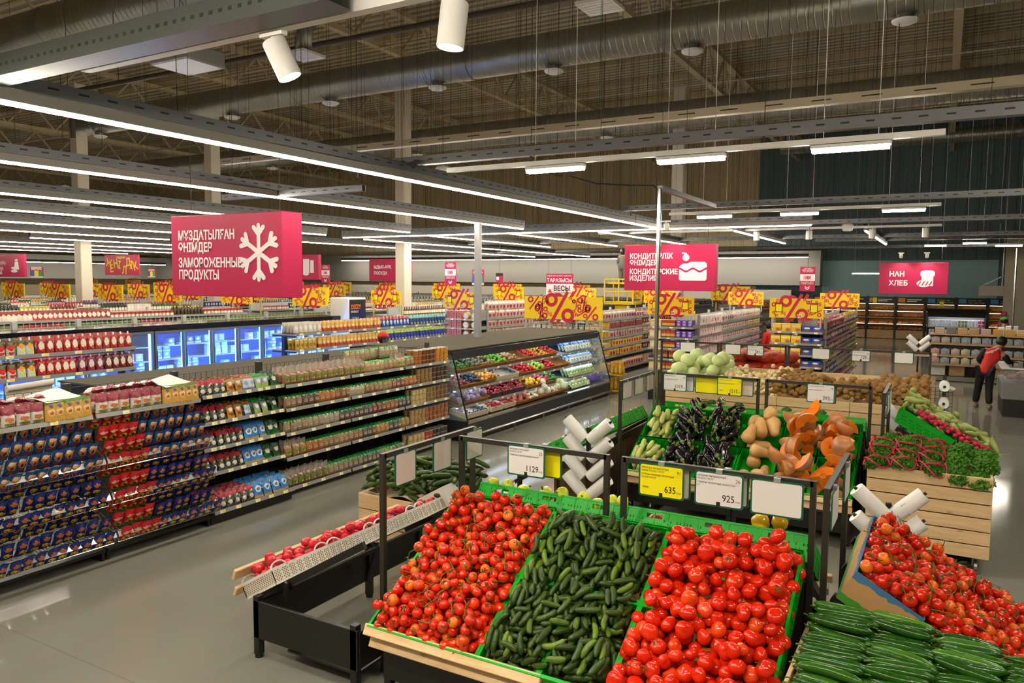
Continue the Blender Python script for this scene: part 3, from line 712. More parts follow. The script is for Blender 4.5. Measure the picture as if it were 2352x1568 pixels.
price_tag(-1.173, TY, 1.51, 'white price tag reading 925 over the beef tomatoes', ('ҚЫЗАНАҚ ЖЫЛЫЖАЙЛЫҚ', 'ҚАЗАҚСТАН КГ', 'ТОМАТЫ ТЕПЛИЧНЫЕ КАЗАХСТАН', 'КГ'), '925', 'тг/кг', '26')
price_tag(-1.14, YM+.05, 1.505, 'blank tag half hidden behind the white 925 tag', w=.27)
price_tag(-.823, TY, 1.505, 'blank whitish tag at the end of the rail, beside the 925 tag', w=.31)
for i, yy in enumerate((4.2, 4.65, 5.1)):
    price_tag(-3.235, yy, 1.5, 'see-through blank tag on the rail over the pink tomatoes, %s' % ('by the front post', 'in mid rail', 'by the rear post')[i], blank=True, rz=PI/2, w=.24, h=.235)
for i, yy in enumerate((4.75, 5.4)): price_tag(-.5, yy, 1.5, 'tag seen edge on beside the cardboard tomato box, %s' % ('on the near end of the rail', 'on the far end of the rail')[i], rz=PI/2, w=.3)
# ------------------------------------------------------------------ end of the front island: pink tomatoes in white crates
t = thing('low_produce_frame', 'low black open frame of the island end under the white crates of pink tomatoes', 'produce stand', (-4.17, 3.65, 0))
b = MB(); b.bbox(0, 0, .145, .96, .025, .42, .004); b.build('front_panel', BLACK, t)
b = MB(); b.bbox(0, .03, .145, .025, 1.95, .40, .004); b.build('side_panel', BLACK, t)
b = MB(); b.bbox(.93, .03, .145, .955, 1.95, .40, .004); b.build('side_panel', BLACK, t)
b = MB(); b.box(.3, .03, .10, .93, .5, .115); b.build('low_shelf', BLACK, t)
for x in (.0, .9):
    for y in (.0, 1.2, 1.9):
        b = MB(); b.box(x, y, .025, x+.05, y+.05, .45); b.tube([(x+.025, y+.025, 0), (x+.025, y+.025, .025)], .03, 12); b.build('leg', BLACK, t)
for y in (.12, 1.1):
    b = MB(); b.tube([(.12+.02*k-.004*k*k*.2, y, .22+.055*k) for k in range(7)], .018, 6); b.build('curved_bracket', BLACK, t)
for y in (.25, 2.0):
    b = MB(); b.bar((-.1, y-.1, .36), (.9, y-.1, .36+1.0*math.tan(PI/6)), .03, .05); b.build('sloping_bearer', BLACK, t)
b = MB(); b.bar((.22, .15, .5), (.22, 1.95, .5), .03, .03); b.build('cross_rail', BLACK, t)
b = MB(); b.M = Matrix.Translation((-.2, .0, .56)) @ Matrix.Rotation(.4, 4, 'Y'); b.bbox(-.015, 0, -.04, .015, 1.9, .04, .004); b.build('upper_wooden_bar', PINEY, t)
b = MB(); b.M = Matrix.Translation((-.19, .0, .44)) @ Matrix.Rotation(.4, 4, 'Y'); b.bbox(-.015, 0, -.035, .015, 1.9, .035, .004); b.build('lower_wooden_bar', PINEY, t)
LATT = None
def lattice_mat():
    t = NT('cream_lattice_plastic'); g = t.xyz('Object')
    def line(sgn): return t.math('LESS_THAN', t.math('ABSOLUTE', t.math('SUBTRACT', t.math('FRACT', t.math('MULTIPLY', t.math('ADD', t.math('ADD', g[0], g[1]), t.math('MULTIPLY', g[2], sgn)), 42)), .5)), .16)
    m = t.math('MAXIMUM', line(1.0), line(-1.0)); t.base(t.mix(m, lin('#8a7652'), lin('#ece6da'))); t.b.inputs['Roughness'].default_value = .4; return t.m
LATT = lattice_mat()
def white_crate(M, label, group, w=.57, d=.36, h=.12):
    o = D.objects.new('white_crate', None); COL.objects.link(o); o.matrix_world = M; tag(o, label, 'crate', group)
    b = MB(); b.box(0, 0, 0, w, d, .008); b.build('crate_floor', KRAFT, o)
    for nm, bx in (('long_wall', (.0, 0, .008, w, .008, h)), ('long_wall', (0, d-.008, .008, w, d, h)), ('short_wall', (0, .008, .008, .008, d-.008, h)), ('short_wall', (w-.008, .008, .008, w, d-.008, h))):
        b = MB(); b.box(*bx); 
        a = bx; b.box(a[0]-.003, a[1]-.003, h-.02, a[3]+.003, a[4]+.003, h, 1); b.box(a[0]-.003, a[1]-.003, 0, a[3]+.003, a[4]+.003, .015, 1)
        if a[3]-a[0] > .1:
            for i in range(9): x = w*i/8; b.box(max(0, x-.005), a[1]-.003, .01, min(w, x+.005), a[4]+.003, h, 1)
        b.build(nm, [LATT, WPLA], o)
    for x in (.07, w-.07):
        for y in (.006, d-.006):
            b = MB(); b.tube([(x-.07*math.cos(k*PI/8), y, h-.015+.05*math.sin(k*PI/8)) for k in range(9)], .007, 6); b.build('arched_corner_grip', WPLA, o)
    return o
EB = lambda y: bed(-4.3, y, .37, PI/6, -PI/2)
PINK = skin('pink_tomato_skin', '#d3213a', '#de3038', .2, 6, .5, .05)
pt = tomato('pink_tomato', .041, PINK, 'pinkish red tomato lying in the white lattice crates at the island end', 'pink tomatoes in the white crates', 61, 5, .04, .85, 0, False, 20)
for i in range(4):
    y1 = 3.72+.56*(i+1); B = EB(y1)
    white_crate(B, 'white lattice-sided plastic crate of pink tomatoes, %s from the front' % ('first', 'second', 'third', 'fourth')[i], None)
    lay([pt], heap(.55, .36, (34, 34, 28, 16)[i], 'ball', .041, base=lambda s, t: .07, margin=.045, seed=40+i, within=lambda s, t: t > .04), B @ Matrix.Translation((.01, 0, 0)), pt['label'], pt['group'], random.Random(i), 'all')
drop(pt)
WCARD = mat('white_carton_board', '#e4dfd8', .6)
def carton(M, w, d, h, label, m=WCARD, hole=True, name='open_carton'):
    o = D.objects.new(name, None); COL.objects.link(o); o.matrix_world = M; tag(o, label, 'box')
    b = MB(); b.box(0, 0, 0, w, d, .006); b.box(0, 0, .006, w, .006, h); b.box(0, d-.006, .006, w, d, h); b.box(w-.006, .006, .006, w, d-.006, h); b.box(0, .006, .006, .006, d-.006, h); b.build('carton_body', m, o)
    if hole: b = MB(); b.box(w*.35, -.001, h*.55, w*.65, .0, h*.75); b.box(-.001, d*.35, h*.55, 0, d*.65, h*.75); b.build('hand_hole', mat('dark_opening', '#3b332b', .8), o)
    return o
carton(EB(6.05) @ Matrix.Translation((0, .06, 0)), .24, .36, .2, 'white carton with hand hole standing at the end of the white crates')
FILM = mat('clear_tray_film', '#cfc6c0', .12, 0, 0, .8, alpha=.35); DARKT = skin('dark_cherry_tomatoes', '#3a120f', '#7d1d16', .25, 60, .6, .15, None, .1, .5, 60)
for i, (yy, tt) in enumerate(((4.9, .22), (5.05, .2), (5.25, .24), (5.45, .22), (5.62, .24), (5.75, .1))):
    o = D.objects.new('wrapped_tray', None); COL.objects.link(o); o.matrix_world = EB(yy) @ Matrix.Translation((0, tt-.12, .125)) @ Matrix.Rotation(.2*math.sin(i*3), 4, 'Z')
    tag(o, 'film-wrapped tray of dark cherry tomatoes lying on the rear white crates', 'wrapped tray', 'wrapped trays on the white crates')
    b = MB(); b.bbox(0, 0, 0, .13, .19, .02, .006); b.build('tray', mat('black_foam_tray', '#231c18', .5), o)
    b = MB(); b.grid(lambda u, v: (.008+.115*u, .008+.174*v, .02+.03*math.sin(PI*u)**.4*math.sin(PI*v)**.4+.005*math.sin(30*u)*math.sin(40*v)), 16, 22); b.build('cherry_tomatoes', DARKT, o, True)
# pine box of dark cucumbers behind them
pine_box(-5.05, 5.78, -3.98, 6.7, .08, .56, 'pine bin heaped with dark field cucumbers behind the white crates', 3, .5)
b = MB(); b.grid(lambda u, v: (-5.06+1.0*u, 5.8+.85*v, .54+.05*math.sin(9*u+3)*math.sin(7*v+1)+.03*math.sin(23*u)*math.sin(19*v)), 30, 24); o = b.build('sack_cloth', mat('beige_sackcloth', '#b7a587', .9), None, True); tag(o, 'beige sacking lining the pine bin of field cucumbers', 'cloth')
FC = []
for i in range(4):
    o = pod(.2+.02*i, .027, (.05, .09, -.07, .02)[i], 10, 10, None, .04, i+21).build('field_cucumber', CUKE, None, True); tag(o, 'thick dark cucumber heaped in the pine bin behind the white crates', 'cucumber', 'field cucumbers in the pine bin'); FC.append(o)
BB = Matrix.Translation((-5.02, 5.8, 0))
underheap('cucumber_underlayer', BB, 1.0, .85, 50, .03, CUKE, 'deeper layer of the field cucumber heap', 'field cucumbers in the pine bin', 36, lambda s, t: .52+.2*math.sin(PI*min(1, max(0, s)))*math.sin(PI*t/.85), 'rod', .22)
lay(FC, heap(1.0, .85, 110, 'rod', (.22, .028), None, lambda s, t: .56+.24*math.sin(PI*min(1, max(0, s/1.0)))**.8*math.sin(PI*t/.85), seed=21, margin=.0, squash=.85), BB, FC[0]['label'], FC[0]['group'], random.Random(5))
for o in FC: drop(o)
# ------------------------------------------------------------------ right end: cardboard boxes of tomatoes, pine box of long cucumbers
ER = lambda y: bed(.5, y, .37, PI/6, PI/2)
stand(.52, 4.55, .36, 3, 'black produce stand under the cardboard boxes of tomatoes', PI/2, 1.15)
def printed_card():
    t = NT('printed_cardboard'); g = t.xyz('Object'); n = t.noise(9, 3)
    c = t.mix(t.math('LESS_THAN', t.math('ADD', g[2], t.math('MULTIPLY', n, .06)), .075), lin('#b58b58'), lin('#3f8a24'))
    c = t.mix(t.math('GREATER_THAN', t.math('ADD', g[2], t.math('MULTIPLY', n, .09)), .215), c, lin('#3a6f97')); t.base(c); t.b.inputs['Roughness'].default_value = .75; return t.m
PCARD = printed_card()
for i in range(2):
    M = ER(4.55+.6*i) @ Matrix.Translation((0, .7, 0))
    o = carton(M, .59, .4, .2, 'printed green and blue edged box atop the tomato slope, %s' % ('beside the long cucumbers', 'further back')[i], PCARD, False, 'cardboard_box')
    b = MB()
    for k in range(4): b.box(.09, -.0012, .10+.012*k, .2, -.0002, .104+.012*k); 
    b.tube([(.33+.03*math.cos(a), -.001, .12+.035*math.sin(a)) for a in np.linspace(0, 6.28, 14)], .003, 4)
    b.build('printed_marks', INK, o)
    carton(ER(4.55+.6*i) @ Matrix.Translation((0, .02, 0)), .59, .66, .15, 'low cardboard tray under the tomato slope, %s' % ('the one beside the long cucumbers', 'the one further back')[i], KRAFT, False, 'cardboard_tray')
BR = ER(4.55)
underheap('tomato_underlayer', BR, 1.18, 1.08, 240, .035, TOMV, 'deeper layer of the tomato heap in the cardboard boxes', 'vine tomatoes in the cardboard boxes', 37, lambda s, t: .07+.05*t)
CT = [tomato('cluster_tomato', .036, TOMV, 'red tomato with green stalk on the slope out of the cardboard boxes', 'vine tomatoes in the cardboard boxes', i+31, 5, .02, .9, .02*(i % 2)) for i in range(4)]
lay(CT, heap(1.18, 1.08, 290, 'ball', .036, base=lambda s, t: .15+.05*t, margin=.01, seed=13, k=9), BR, CT[0]['label'], CT[0]['group'], random.Random(6), 'all')
for o in CT: drop(o)
pine_box(-.585, 3.5, .62, 4.46, .05, .8, 'pine bin stacked with long glossy cucumbers in the near corner', 5, .62, False)
b = MB(); b.box(-.55, 3.53, .62, .58, 4.42, .625); b.box(-.55, 3.53, .62, -.545, 4.42, .77); b.box(-.55, 3.53, .62, .58, 3.535, .77); o = b.build('cardboard_lining', KRAFT); tag(o, 'cardboard lining inside the pine bin of long cucumbers', 'cardboard')
LC = []
for i in range(4):
    o = pod(.30+.01*i, .026, (.03, .05, -.02, .01)[i], 12, 14, lambda u: (1-abs(u)**4)**.5*(.9+.1*math.cos(u*1.5)), .012, i+51).build('long_cucumber', CUKL, None, True); tag(o, 'long glossy green cucumber in the stacks of the corner pine bin', 'cucumber', 'long cucumbers in the corner bin')
    s = MB(); s.tube([(.148+.005*i, 0, 0), (.17+.005*i, .004, 0), (.185, .01, .002)], .004, 6); s.build('stalk', STEM, o); LC.append(o)
R_ = random.Random(9); BL = Matrix.Translation((-.54, 3.56, .625))
for col in range(4):
    cx = .15+.29*col
    for lay_ in range(7):
        for r in range(15):
            if lay_ > 4.2+1.8*(r/14.)+(.6, .3, -.2, -1.2)[col] or (lay_ < 3 and r not in (0, 1)): continue
            y = .03+r*.058+(lay_ % 2)*.028+R_.uniform(-.008, .008); z = .028+lay_*.044
            o = dup(LC[R_.randrange(4)], M=BL @ Matrix.Translation((cx+R_.uniform(-.02, .02), y, z+R_.uniform(-.004, .006))) @ Matrix.Rotation(R_.choice([-.14, -.05, .03, -.25, .08])+(0 if R_.random() < .5 else PI), 4, 'Z') @ Matrix.Rotation(R_.uniform(-.05, .05), 4, 'Y') @ Matrix.Rotation(R_.uniform(0, 6), 4, 'X'))
for o in LC: drop(o)
# ------------------------------------------------------------------ bag dispensers
roll_stand(-2.9, 6.62, (.62, .80, .98, 1.16), 'black pole dispenser with four pairs of white bag rolls in the aisle', 'in the middle aisle', 1.3, 0, True)
roll_stand(-.28, 6.1, (.78, .98), 'black pole bag dispenser behind the cardboard tomato boxes', 'behind the tomato boxes', 1.1, .2, True)
# ------------------------------------------------------------------ rear stand: marrows, aubergines, butternuts, pumpkin pieces
RY = 8.235; RZ = .385; RX = -3.13; RM = 9.4
stand(RX, RY, RZ, 3, 'black produce stand with wooden lip bars under the marrows and aubergines')
stand(RX+1.21, RY, RZ, 3, 'black produce stand with wooden lip bars under the butternuts and cut pumpkin')
RW = ('marrows', 'aubergines', 'aubergines', 'butternut squashes', 'cut pumpkin', 'cut pumpkin')
RXS = [RX+.4*i+(.012 if i > 2 else 0) for i in range(6)]
for i in range(6):
    for j in range(2): crate(bed(RXS[i]+.002, RY, RZ) @ Matrix.Translation((0, .602*j, 0)), 'green crate of %s on the rear stand' % RW[i], 'green crates of %s' % RW[i])
    crate(bed(RXS[i]+.4, 2*RM-RY, RZ, PI/6, PI) @ Matrix.Translation((0, .602, 0)), 'green crate back to back behind the %s of the rear stand' % RW[i], 'green crates on the far side of the rear stand')
stand(RX+1.2, 2*RM-RY, RZ, 3, 'black produce stand on the far side, behind the marrows', PI); stand(RX+2.41, 2*RM-RY, RZ, 3, 'black produce stand on the far side, behind the cut pumpkin', PI)
rail(-3.08, RM, -1.9, RM, 1.54, 'black price rail over the marrows and aubergines'); rail(-1.8, RM, -.665, RM, 1.54, 'black price rail with the 393 tag over the cut pumpkin')
rail(-3.28, 8.4, -3.28, 9.75, 1.525, 'black price rail with see-through tags over the garlic crates'); rail(-.5, 8.9, -.5, 9.85, 1.54, 'black price rail seen end on beside the green radishes')
TY = RM-.03
price_tag(-2.925, TY, 1.532, 'white price tag reading 1019 over the marrows', ('КӘДІ ҚАЗАҚСТАН КГ', '', 'КАБАЧКИ КАЗАХСТАН КГ'), '1019', 'тг/кг', '50')
price_tag(-2.83, RM+.05, 1.525, 'blank white tag half hidden behind the 1019 tag', w=.26)
price_tag(-2.54, RM+.05, 1.52, 'plain yellow tag beside the yellow 1515 tag', yellow=True, w=.29)
price_tag(-2.236, TY, 1.528, 'yellow price tag reading 1515 over the aubergines', ('БАЯЛДЫ ҚАЗАҚСТАН КГ', '', 'БАКЛАЖАНЫ КАЗАХСТАН КГ'), '1515', 'тг/кг', '14', '1829тг', True)
price_tag(-2.05, RM+.05, 1.525, 'see-through blank tag at the post, beside the yellow 1515 tag', blank=True, w=.17)
price_tag(-1.19, TY, 1.53, 'white price tag reading 393 over the cut pumpkin', ('АСҚАБАҚ ҚАЗАҚСТАН КГ', '', 'ТЫКВА КАЗАХСТАН КГ'), '393', 'тг/кг', '36')
price_tag(-1.17, RM+.05, 1.52, 'blank tag hidden behind the 393 tag', w=.28)
for i, yy in enumerate((8.58, 8.98, 9.4)): price_tag(-3.265, yy, 1.5, 'see-through blank tag over the garlic crates, %s' % ('by the near post', 'in mid rail', 'by the far post')[i], blank=True, rz=PI/2, w=.3, h=.21)
for i, yy in enumerate((9.1, 9.5)): price_tag(-.47, yy, 1.51, 'tag seen edge on beside the green radishes, %s' % ('nearer one', 'further one')[i], rz=PI/2, w=.3)
MARR = skin('marrow_skin', '#a9b25a', '#c2c878', .35, 18, .4, .08); AUB = mat('aubergine_skin', '#17101a', .12, 0, .2, .6, .3); BUT = skin('butternut_skin', '#c99a5c', '#dcb274', .5, 5, .3, .06)
def club(u): return (1-abs(u)**5)**.5*(.8-.2*u)
mw = pod(.19, .031, .03, 12, 10).build('marrow', MARR, None, True); tag(mw, 'pale green marrow in the crates of the rear stand', 'marrow', 'marrows on the rear stand')
ag = pod(.2, .042, .06, 12, 12, lambda u: (1-abs(u)**4)**.5*(.78+.22*-u)).build('aubergine', AUB, None, True); tag(ag, 'glossy black aubergine with green cap in the rear stand crates', 'aubergine', 'aubergines on the rear stand')
b = MB(); b.tube([(.075, .005, 0), (.1, .008, 0), (.105, .008, 0), (.135, .014, .004)], [.026, .018, .009, .007], 8); b.build('green_cap', mat('aubergine_cap', '#6f7a35', .6), ag)
bq = pod(.26, .088, .02, 16, 14, lambda u: (1-abs(u)**4)**.5*(.62+.38*(1/(1+math.exp(5*u))))).build('butternut_squash', BUT, None, True); tag(bq, 'tan butternut squash in the rear stand crates', 'squash', 'butternut squashes on the rear stand')
def wedge():
    b = MB(); n = 12; a0, a1 = -.75, .75; R = .13
    def P(a, th, r): return (r*math.cos(th), r*math.sin(th)*math.cos(a), r*math.sin(th)*math.sin(a)-.04)
    V = [P(a0+(a1-a0)*i/8, PI*j/n, R) for i in range(9) for j in range(n+1)]
    b.add(V, [(i*(n+1)+j, i*(n+1)+j+1, (i+1)*(n+1)+j+1, (i+1)*(n+1)+j) for i in range(8) for j in range(n)])
    r2 = .035
    for a, fl in ((a0, 0), (a1, 1)):
        V = [P(a, PI*j/n, R) for j in range(n+1)]+[P(a, PI*j/n, r2) for j in range(n+1)]; F = [(j, j+1, n+2+j, n+1+j) for j in range(n)]
        b.add(V, [f[::-1] for f in F] if fl else F, 1)
    V = [P(a0+(a1-a0)*i/4, PI*j/n, r2) for i in range(5) for j in range(n+1)]; b.add(V, [(i*(n+1)+j, (i+1)*(n+1)+j, (i+1)*(n+1)+j+1, i*(n+1)+j+1) for i in range(4) for j in range(n)], 1)
    return b
PUMO = skin('pumpkin_flesh', '#d9690f', '#e8801a', .25, 12, .5, .08, None, .2, .3, 40, .15); PUMR = skin('pumpkin_rind', '#a06a42', '#c98145', .3, 8, .5, .1, '#8f8a84')
pw = wedge().build('pumpkin_piece', [PUMR, PUMO], None, True, angle=.7); tag(pw, 'film-wrapped orange cut pumpkin piece in the rear stand crates', 'pumpkin piece', 'pumpkin pieces on the rear stand')
R_ = random.Random(11)
for i in range(6):
    for j in range(2):
        B = bed(RXS[i]+.02, RY, RZ) @ Matrix.Translation((0, .602*j+.02, .012))
        if i == 0: lay([mw], heap(.34, .54, 28, 'rod', (.19, .031), lambda R, k: 1.4+R.uniform(-.5, .5), lambda s, t: .03, margin=.03, seed=50+j), B, mw['label'], mw['group'], R_)
        elif i < 3: lay([ag], heap(.35, .55, 30, 'rod', (.2, .042), lambda R, k: R.choice([-1.5, -1.2, -1.9, 1.4, -.8])+R.uniform(-.3, .3), lambda s, t: .03, margin=.03, seed=52+i*2+j), B, ag['label'], ag['group'], R_)
        elif i == 3: lay([bq], heap(.36, .56, 7 if j else 5, 'rod', (.26, .08), lambda R, k: R.choice([1.5, -1.5, .4])+R.uniform(-.3, .3), lambda s, t: .02, margin=.02, seed=60+j), B, bq['label'], bq['group'], R_)
        else: lay([pw], heap(.36, .56, 13, 'ball', .08, None, lambda s, t: .02, margin=.08, seed=62+i*2+j), B, pw['label'], pw['group'], R_, 'all')
for o in (mw, ag, bq, pw): drop(o)
broc = MB(); 
for k in range(40):
    a = R_.uniform(0, 6.28); r = .06*math.sqrt(R_.random()); broc.M = Matrix.Translation((r*math.cos(a), r*math.sin(a), .03-.3*r+R_.uniform(-.005, .01))); s = ball(.018, 1, 7, 5, 0, 0, 0, .1, k); broc.add(s.v, s.f)
bo = broc.build('broccoli_head', skin('broccoli_skin', '#2f5a2a', '#4d7a3a', .7, 50), None, True); tag(bo, 'film-wrapped broccoli head peeping over the far crates of the rear stand', 'broccoli', 'broccoli heads behind the rear stand')
for x in (-2.63, -2.55, -2.2, -1.62, -1.3, -1.22): dup(bo, (x, 2*RM-8.15-.94+R_.uniform(0, .06), 1.13+R_.uniform(-.03, .015)))
drop(bo)
# garlic crates on the island end, sloping towards the nut shelves
_cw = crate_mesh(.6, .4, .17).mesh('wide_green_crate', [GREEN, GREEND])
GL = lambda y: bed(-3.8, y, .65, PI/6, -PI/2)
GARL = skin('garlic_skin', '#cdb6a4', '#e4d8ca', .6, 20, .3, .1, '#b58a86')
gl = ball(.027, .9, 10, 7, 6, .05, -.3).build('garlic_bulb', GARL, None, True); tag(gl, 'whitish garlic bulb in the green crates at the island end', 'garlic', 'garlic bulbs at the rear island end')
for i in range(5):
    o = put(_cw, 'green_crate'); o.matrix_world = GL(6.9+.6*(i+1)); tag(o, 'green crate of garlic seen from behind at the rear island end', 'crate', 'green crates of garlic')
    lay([gl], heap(.56, .36, 34, 'ball', .027, base=lambda s, t: .11+.06*t, margin=.03, seed=70+i), GL(6.9+.6*(i+1)) @ Matrix.Translation((.02, .02, 0)), gl['label'], gl['group'], R_, 'all')
drop(gl)
t = thing('garlic_stand', 'dark stand with upright wooden slats under the garlic crates', 'produce stand', (-3.4, 6.95, 0))
for i in range(24): b = MB(); b.bbox(-.03, i*.125, .14, -.01, i*.125+.115, .72, .003); b.build('upright_slat', mat('dark_stained_slats', '#5a4026', .6), t)
b = MB(); b.box(-.5, 0, .1, .0, 2.95, .14); b.bar((-.5, .02, .55), (.03, .02, .87), .03, .04); b.bar((-.5, 2.9, .55), (.03, 2.9, .87), .03, .04); b.box(-.02, 0, .72, .0, 2.95, .8); b.build('black_frame', BLACK, t)
for x in (-.48, -.04):
    for y in (.03, 2.88): b = MB(); b.box(x, y, 0, x+.04, y+.04, .72); b.build('leg', BLACK, t)
# ------------------------------------------------------------------ green and red radishes at the right island end, parsley bin
stand(.47, 9.35, .62, 3, 'black produce stand under the green radishes', PI/2, 1.0, bar=False)
RB = bed(.47, 9.35, .66, PI/6, PI/2)
for i in range(2):
    for j in range(1, 2): crate(RB @ Matrix.Translation((.402*i, .42, 0)), 'green crate at the top of the radish slope, %s' % ('the one behind the parsley bags', 'the one further back')[i], None)
GRAD = skin('green_radish_skin', '#8f9a4e', '#a9b26a', .4, 9, .4, .1, '#75823a'); RRAD = skin('red_radish_skin', '#b01a3c', '#c92a4c', .3, 9)
gr = pod(.17, .036, .03, 12, 10, lambda u: (1-abs(u)**3)**.5*(.85-.25*u)).build('green_radish', GRAD, None, True); tag(gr, 'green radish with thin root heaped on the slope behind the parsley', 'radish', 'green radishes behind the parsley'); b = MB(); b.tube([(.08, .004, 0), (.12, .01, .004), (.17, .025, .015)], [.006, .003, .001], 5); b.build('thin_root', GRAD, gr)
lay([gr], heap(.85, 1.05, 95, 'rod', (.17, .036), None, lambda s, t: .08+.08*math.sin(PI*min(1, s/.85)), margin=.01, seed=80), RB @ Matrix.Translation((.16, 0, .02)), gr['label'], gr['group'], R_); drop(gr)
rr = ball(.026, 1, 10, 8).build('red_radish', RRAD, None, True); tag(rr, 'small red radish on the slope beside the green radishes', 'radish', 'red radishes beside the parsley bags')
lay([rr], heap(.2, .8, 60, 'ball', .026, base=lambda s, t: .17, margin=.02, seed=81), RB @ Matrix.Translation((-.03, .1, .02)), rr['label'], rr['group'], R_, 'all'); drop(rr)
pine_box(-.575, 8.1, .475, 9.25, .16, .935, 'pine bin on casters heaped with bagged parsley', 6, .85)
PARS = skin('parsley_leaves', '#2f6410', '#4f8a1c', .55, 40, .3, .2); PINKF = mat('pink_bag_print', '#d3254c', .3, alpha=.75)
def parsley(seed):
    R = random.Random(seed); b = MB()
    for k in range(900):
        a, c = R.uniform(0, 6.28), R.uniform(-.3, 1); q = (1-c*c)**.5; p = Vector((.1*q*math.cos(a), .16*q*math.sin(a), .085*c))*R.uniform(.8, 1.06)
        s = R.uniform(.009, .017); u = Vector((R.gauss(0, 1), R.gauss(0, 1), R.gauss(0, .6))).normalized(); v = u.orthogonal().normalized(); w = u.cross(v)
        b.add([p, p+u*s+w*s*.4, p+u*s*1.7, p+u*s+v*s*.8, p-v*s*.8+u*s*.9], [(0, 1, 2, 3), (0, 4, 2, 1)])
    return b
PB = []
for i in range(3):
    o = parsley(i).build('parsley_bag', PARS, None); tag(o, 'bag of curly parsley lying on the pine bin', 'parsley bag', 'parsley bags on the pine bin')
    if i == 2: PB.append(o); continue
    b = MB(); b.tube([(.112*math.cos(a), .172*math.sin(a), .02+.05*math.sin(2*a+i)) for a in np.linspace(0, 6.28, 25)], .007, 5); b.tube([(.11*math.cos(a), -.1+.03*math.sin(3*a), .085*abs(math.sin(a))) for a in np.linspace(0, PI, 15)], .008, 5); b.build('pink_print_band', PINKF, o); PB.append(o)
for (x, y, z, n) in ((-.47, 8.2, .93, 5), (-.46, 8.42, 1.0, 5), (-.45, 8.66, 1.03, 5), (-.42, 8.92, 1.02, 5)):
    for i in range(n): dup(PB[2 if i > 2 else R_.randrange(2)], (x+.215*i+R_.uniform(-.02, .02), y+R_.uniform(-.02, .02), z-.012*i-.025*(i == 4)+R_.uniform(-.01, .02)), (R_.uniform(-.2, .2), R_.uniform(-.2, .2), R_.uniform(-.4, .4)), 1.06)
for o in PB: drop(o)
roll_stand(-.33, 10.45, (.82, .98), 'black pole bag dispenser behind the radishes', 'behind the radishes', 1.2, .1)
t = thing('bag_dispenser', 'upright dispenser column holding four bag rolls end on, right of the potato bin', 'bag dispenser', (.06, 10.75, 0)); b = MB(); b.box(-.02, .12, 0, .02, .16, 1.56); b.bbox(-.2, 0, 0, .2, .3, .02); b.build('pole', BLACK, t)
for i in range(4): bag_roll(Matrix.Translation((.06, 10.88, 1.44-.21*i)) @ Matrix.Rotation(PI/2, 4, 'X'), 'white bag roll seen end on in the dispenser column, %s from the top' % ('first', 'second', 'third', 'fourth')[i], None, .25, .058, .3 if i in (0,) else 0, i)
# ------------------------------------------------------------------ potato, onion and cabbage bins
pine_box(-3.46, 10.5, -2.665, 11.8, .12, 1.19, 'pine bin of pale cabbages behind the marrow stand', 8, 1.05, True, backz=1.4)
pine_box(-2.66, 10.5, -1.885, 11.8, .12, 1.19, 'pine bin of white onions beside the cabbages', 8, 1.05, True, backz=1.4)
pine_box(-1.88, 10.5, -.985, 11.8, .12, 1.19, 'pine bin of potatoes beside the white onions', 8, 1.05, True, backz=1.4)
pine_box(-.98, 10.5, -.1, 11.8, .12, 1.19, 'pine bin under the sloping end of the potato heap', 8, 1.05, True, backz=1.4)
POT = skin('potato_skin', '#84602f', '#a07a44', .7, 25, .25, .12, '#6b4c24', .3, .3, 60); ONI = skin('white_onion_skin', '#d8bd86', '#e7d2a2', .4, 12, .4, .08)
PP = []
for i in range(3): o = pod(.092+.01*i, .032+.003*i, .04, 9, 8, lambda u: (1-abs(u)**2.6)**.5, .05, i).build('potato', POT, None, True); tag(o, 'brown potato heaped in the pine bins', 'potato', 'potatoes in the pine bins'); PP.append(o)
def pot_base(s, t): 
    return 1.15+.44*math.exp(-((s-.85)/.62)**2)*min(1, (t+.05)/.8)+.02
BP = Matrix.Translation((-2.02, 10.53, 0))
underheap('potato_underlayer', BP, 1.9, 1.25, 420, .042, POT, 'deeper layer and far slope of the potato heap', 'potatoes in the pine bins', 90, lambda s, t: pot_base(s, t)-.03, 'rod', .1)
sp = heap(1.9, 1.25, 300, 'rod', (.096, .035), None, pot_base, 7, margin=.01, seed=91, squash=.85)
lay(PP, sp, BP, PP[0]['label'], PP[0]['group'], R_)
for o in PP: drop(o)
on = ball(.036, .95, 10, 8, 0, 0, -.2).build('white_onion', ONI, None, True); tag(on, 'pale white onion heaped in the pine bin', 'onion', 'white onions in the pine bin')
BO = Matrix.Translation((-2.66, 10.53, 0))
def oni_base(s, t): return 1.17+.3*math.exp(-((s-.36)/.36)**2)*min(1, (t+.1)/.8)
underheap('onion_underlayer', BO, .8, 1.25, 170, .037, ONI, 'deeper layer of the white onion heap', 'white onions in the pine bin', 92, lambda s, t: oni_base(s, t)-.03)
lay([on], heap(.8, 1.25, 210, 'ball', .036, base=oni_base, margin=.01, seed=93, k=8), BO, on['label'], on['group'], R_, 'all'); drop(on)
CAB = skin('cabbage_leaves', '#bccf7e', '#d3e2a4', .45, 5, .4, .07, None, .3, .4, 16)
cb = ball(.105, .9, 18, 12, 5, .03, .06, .03).build('cabbage', CAB, None, True); tag(cb, 'pale green round cabbage piled in the pine bin', 'cabbage', 'cabbages in the pine bin')
lay([cb], heap(.78, 1.2, 40, 'ball', .105, base=lambda s, t: 1.02+.28*math.exp(-((s-.36)/.3)**2)*min(1, (t+.2)/.9), margin=.06, seed=94), Matrix.Translation((-3.45, 10.55, 0)), cb['label'], cb['group'], R_, 'all'); drop(cb)
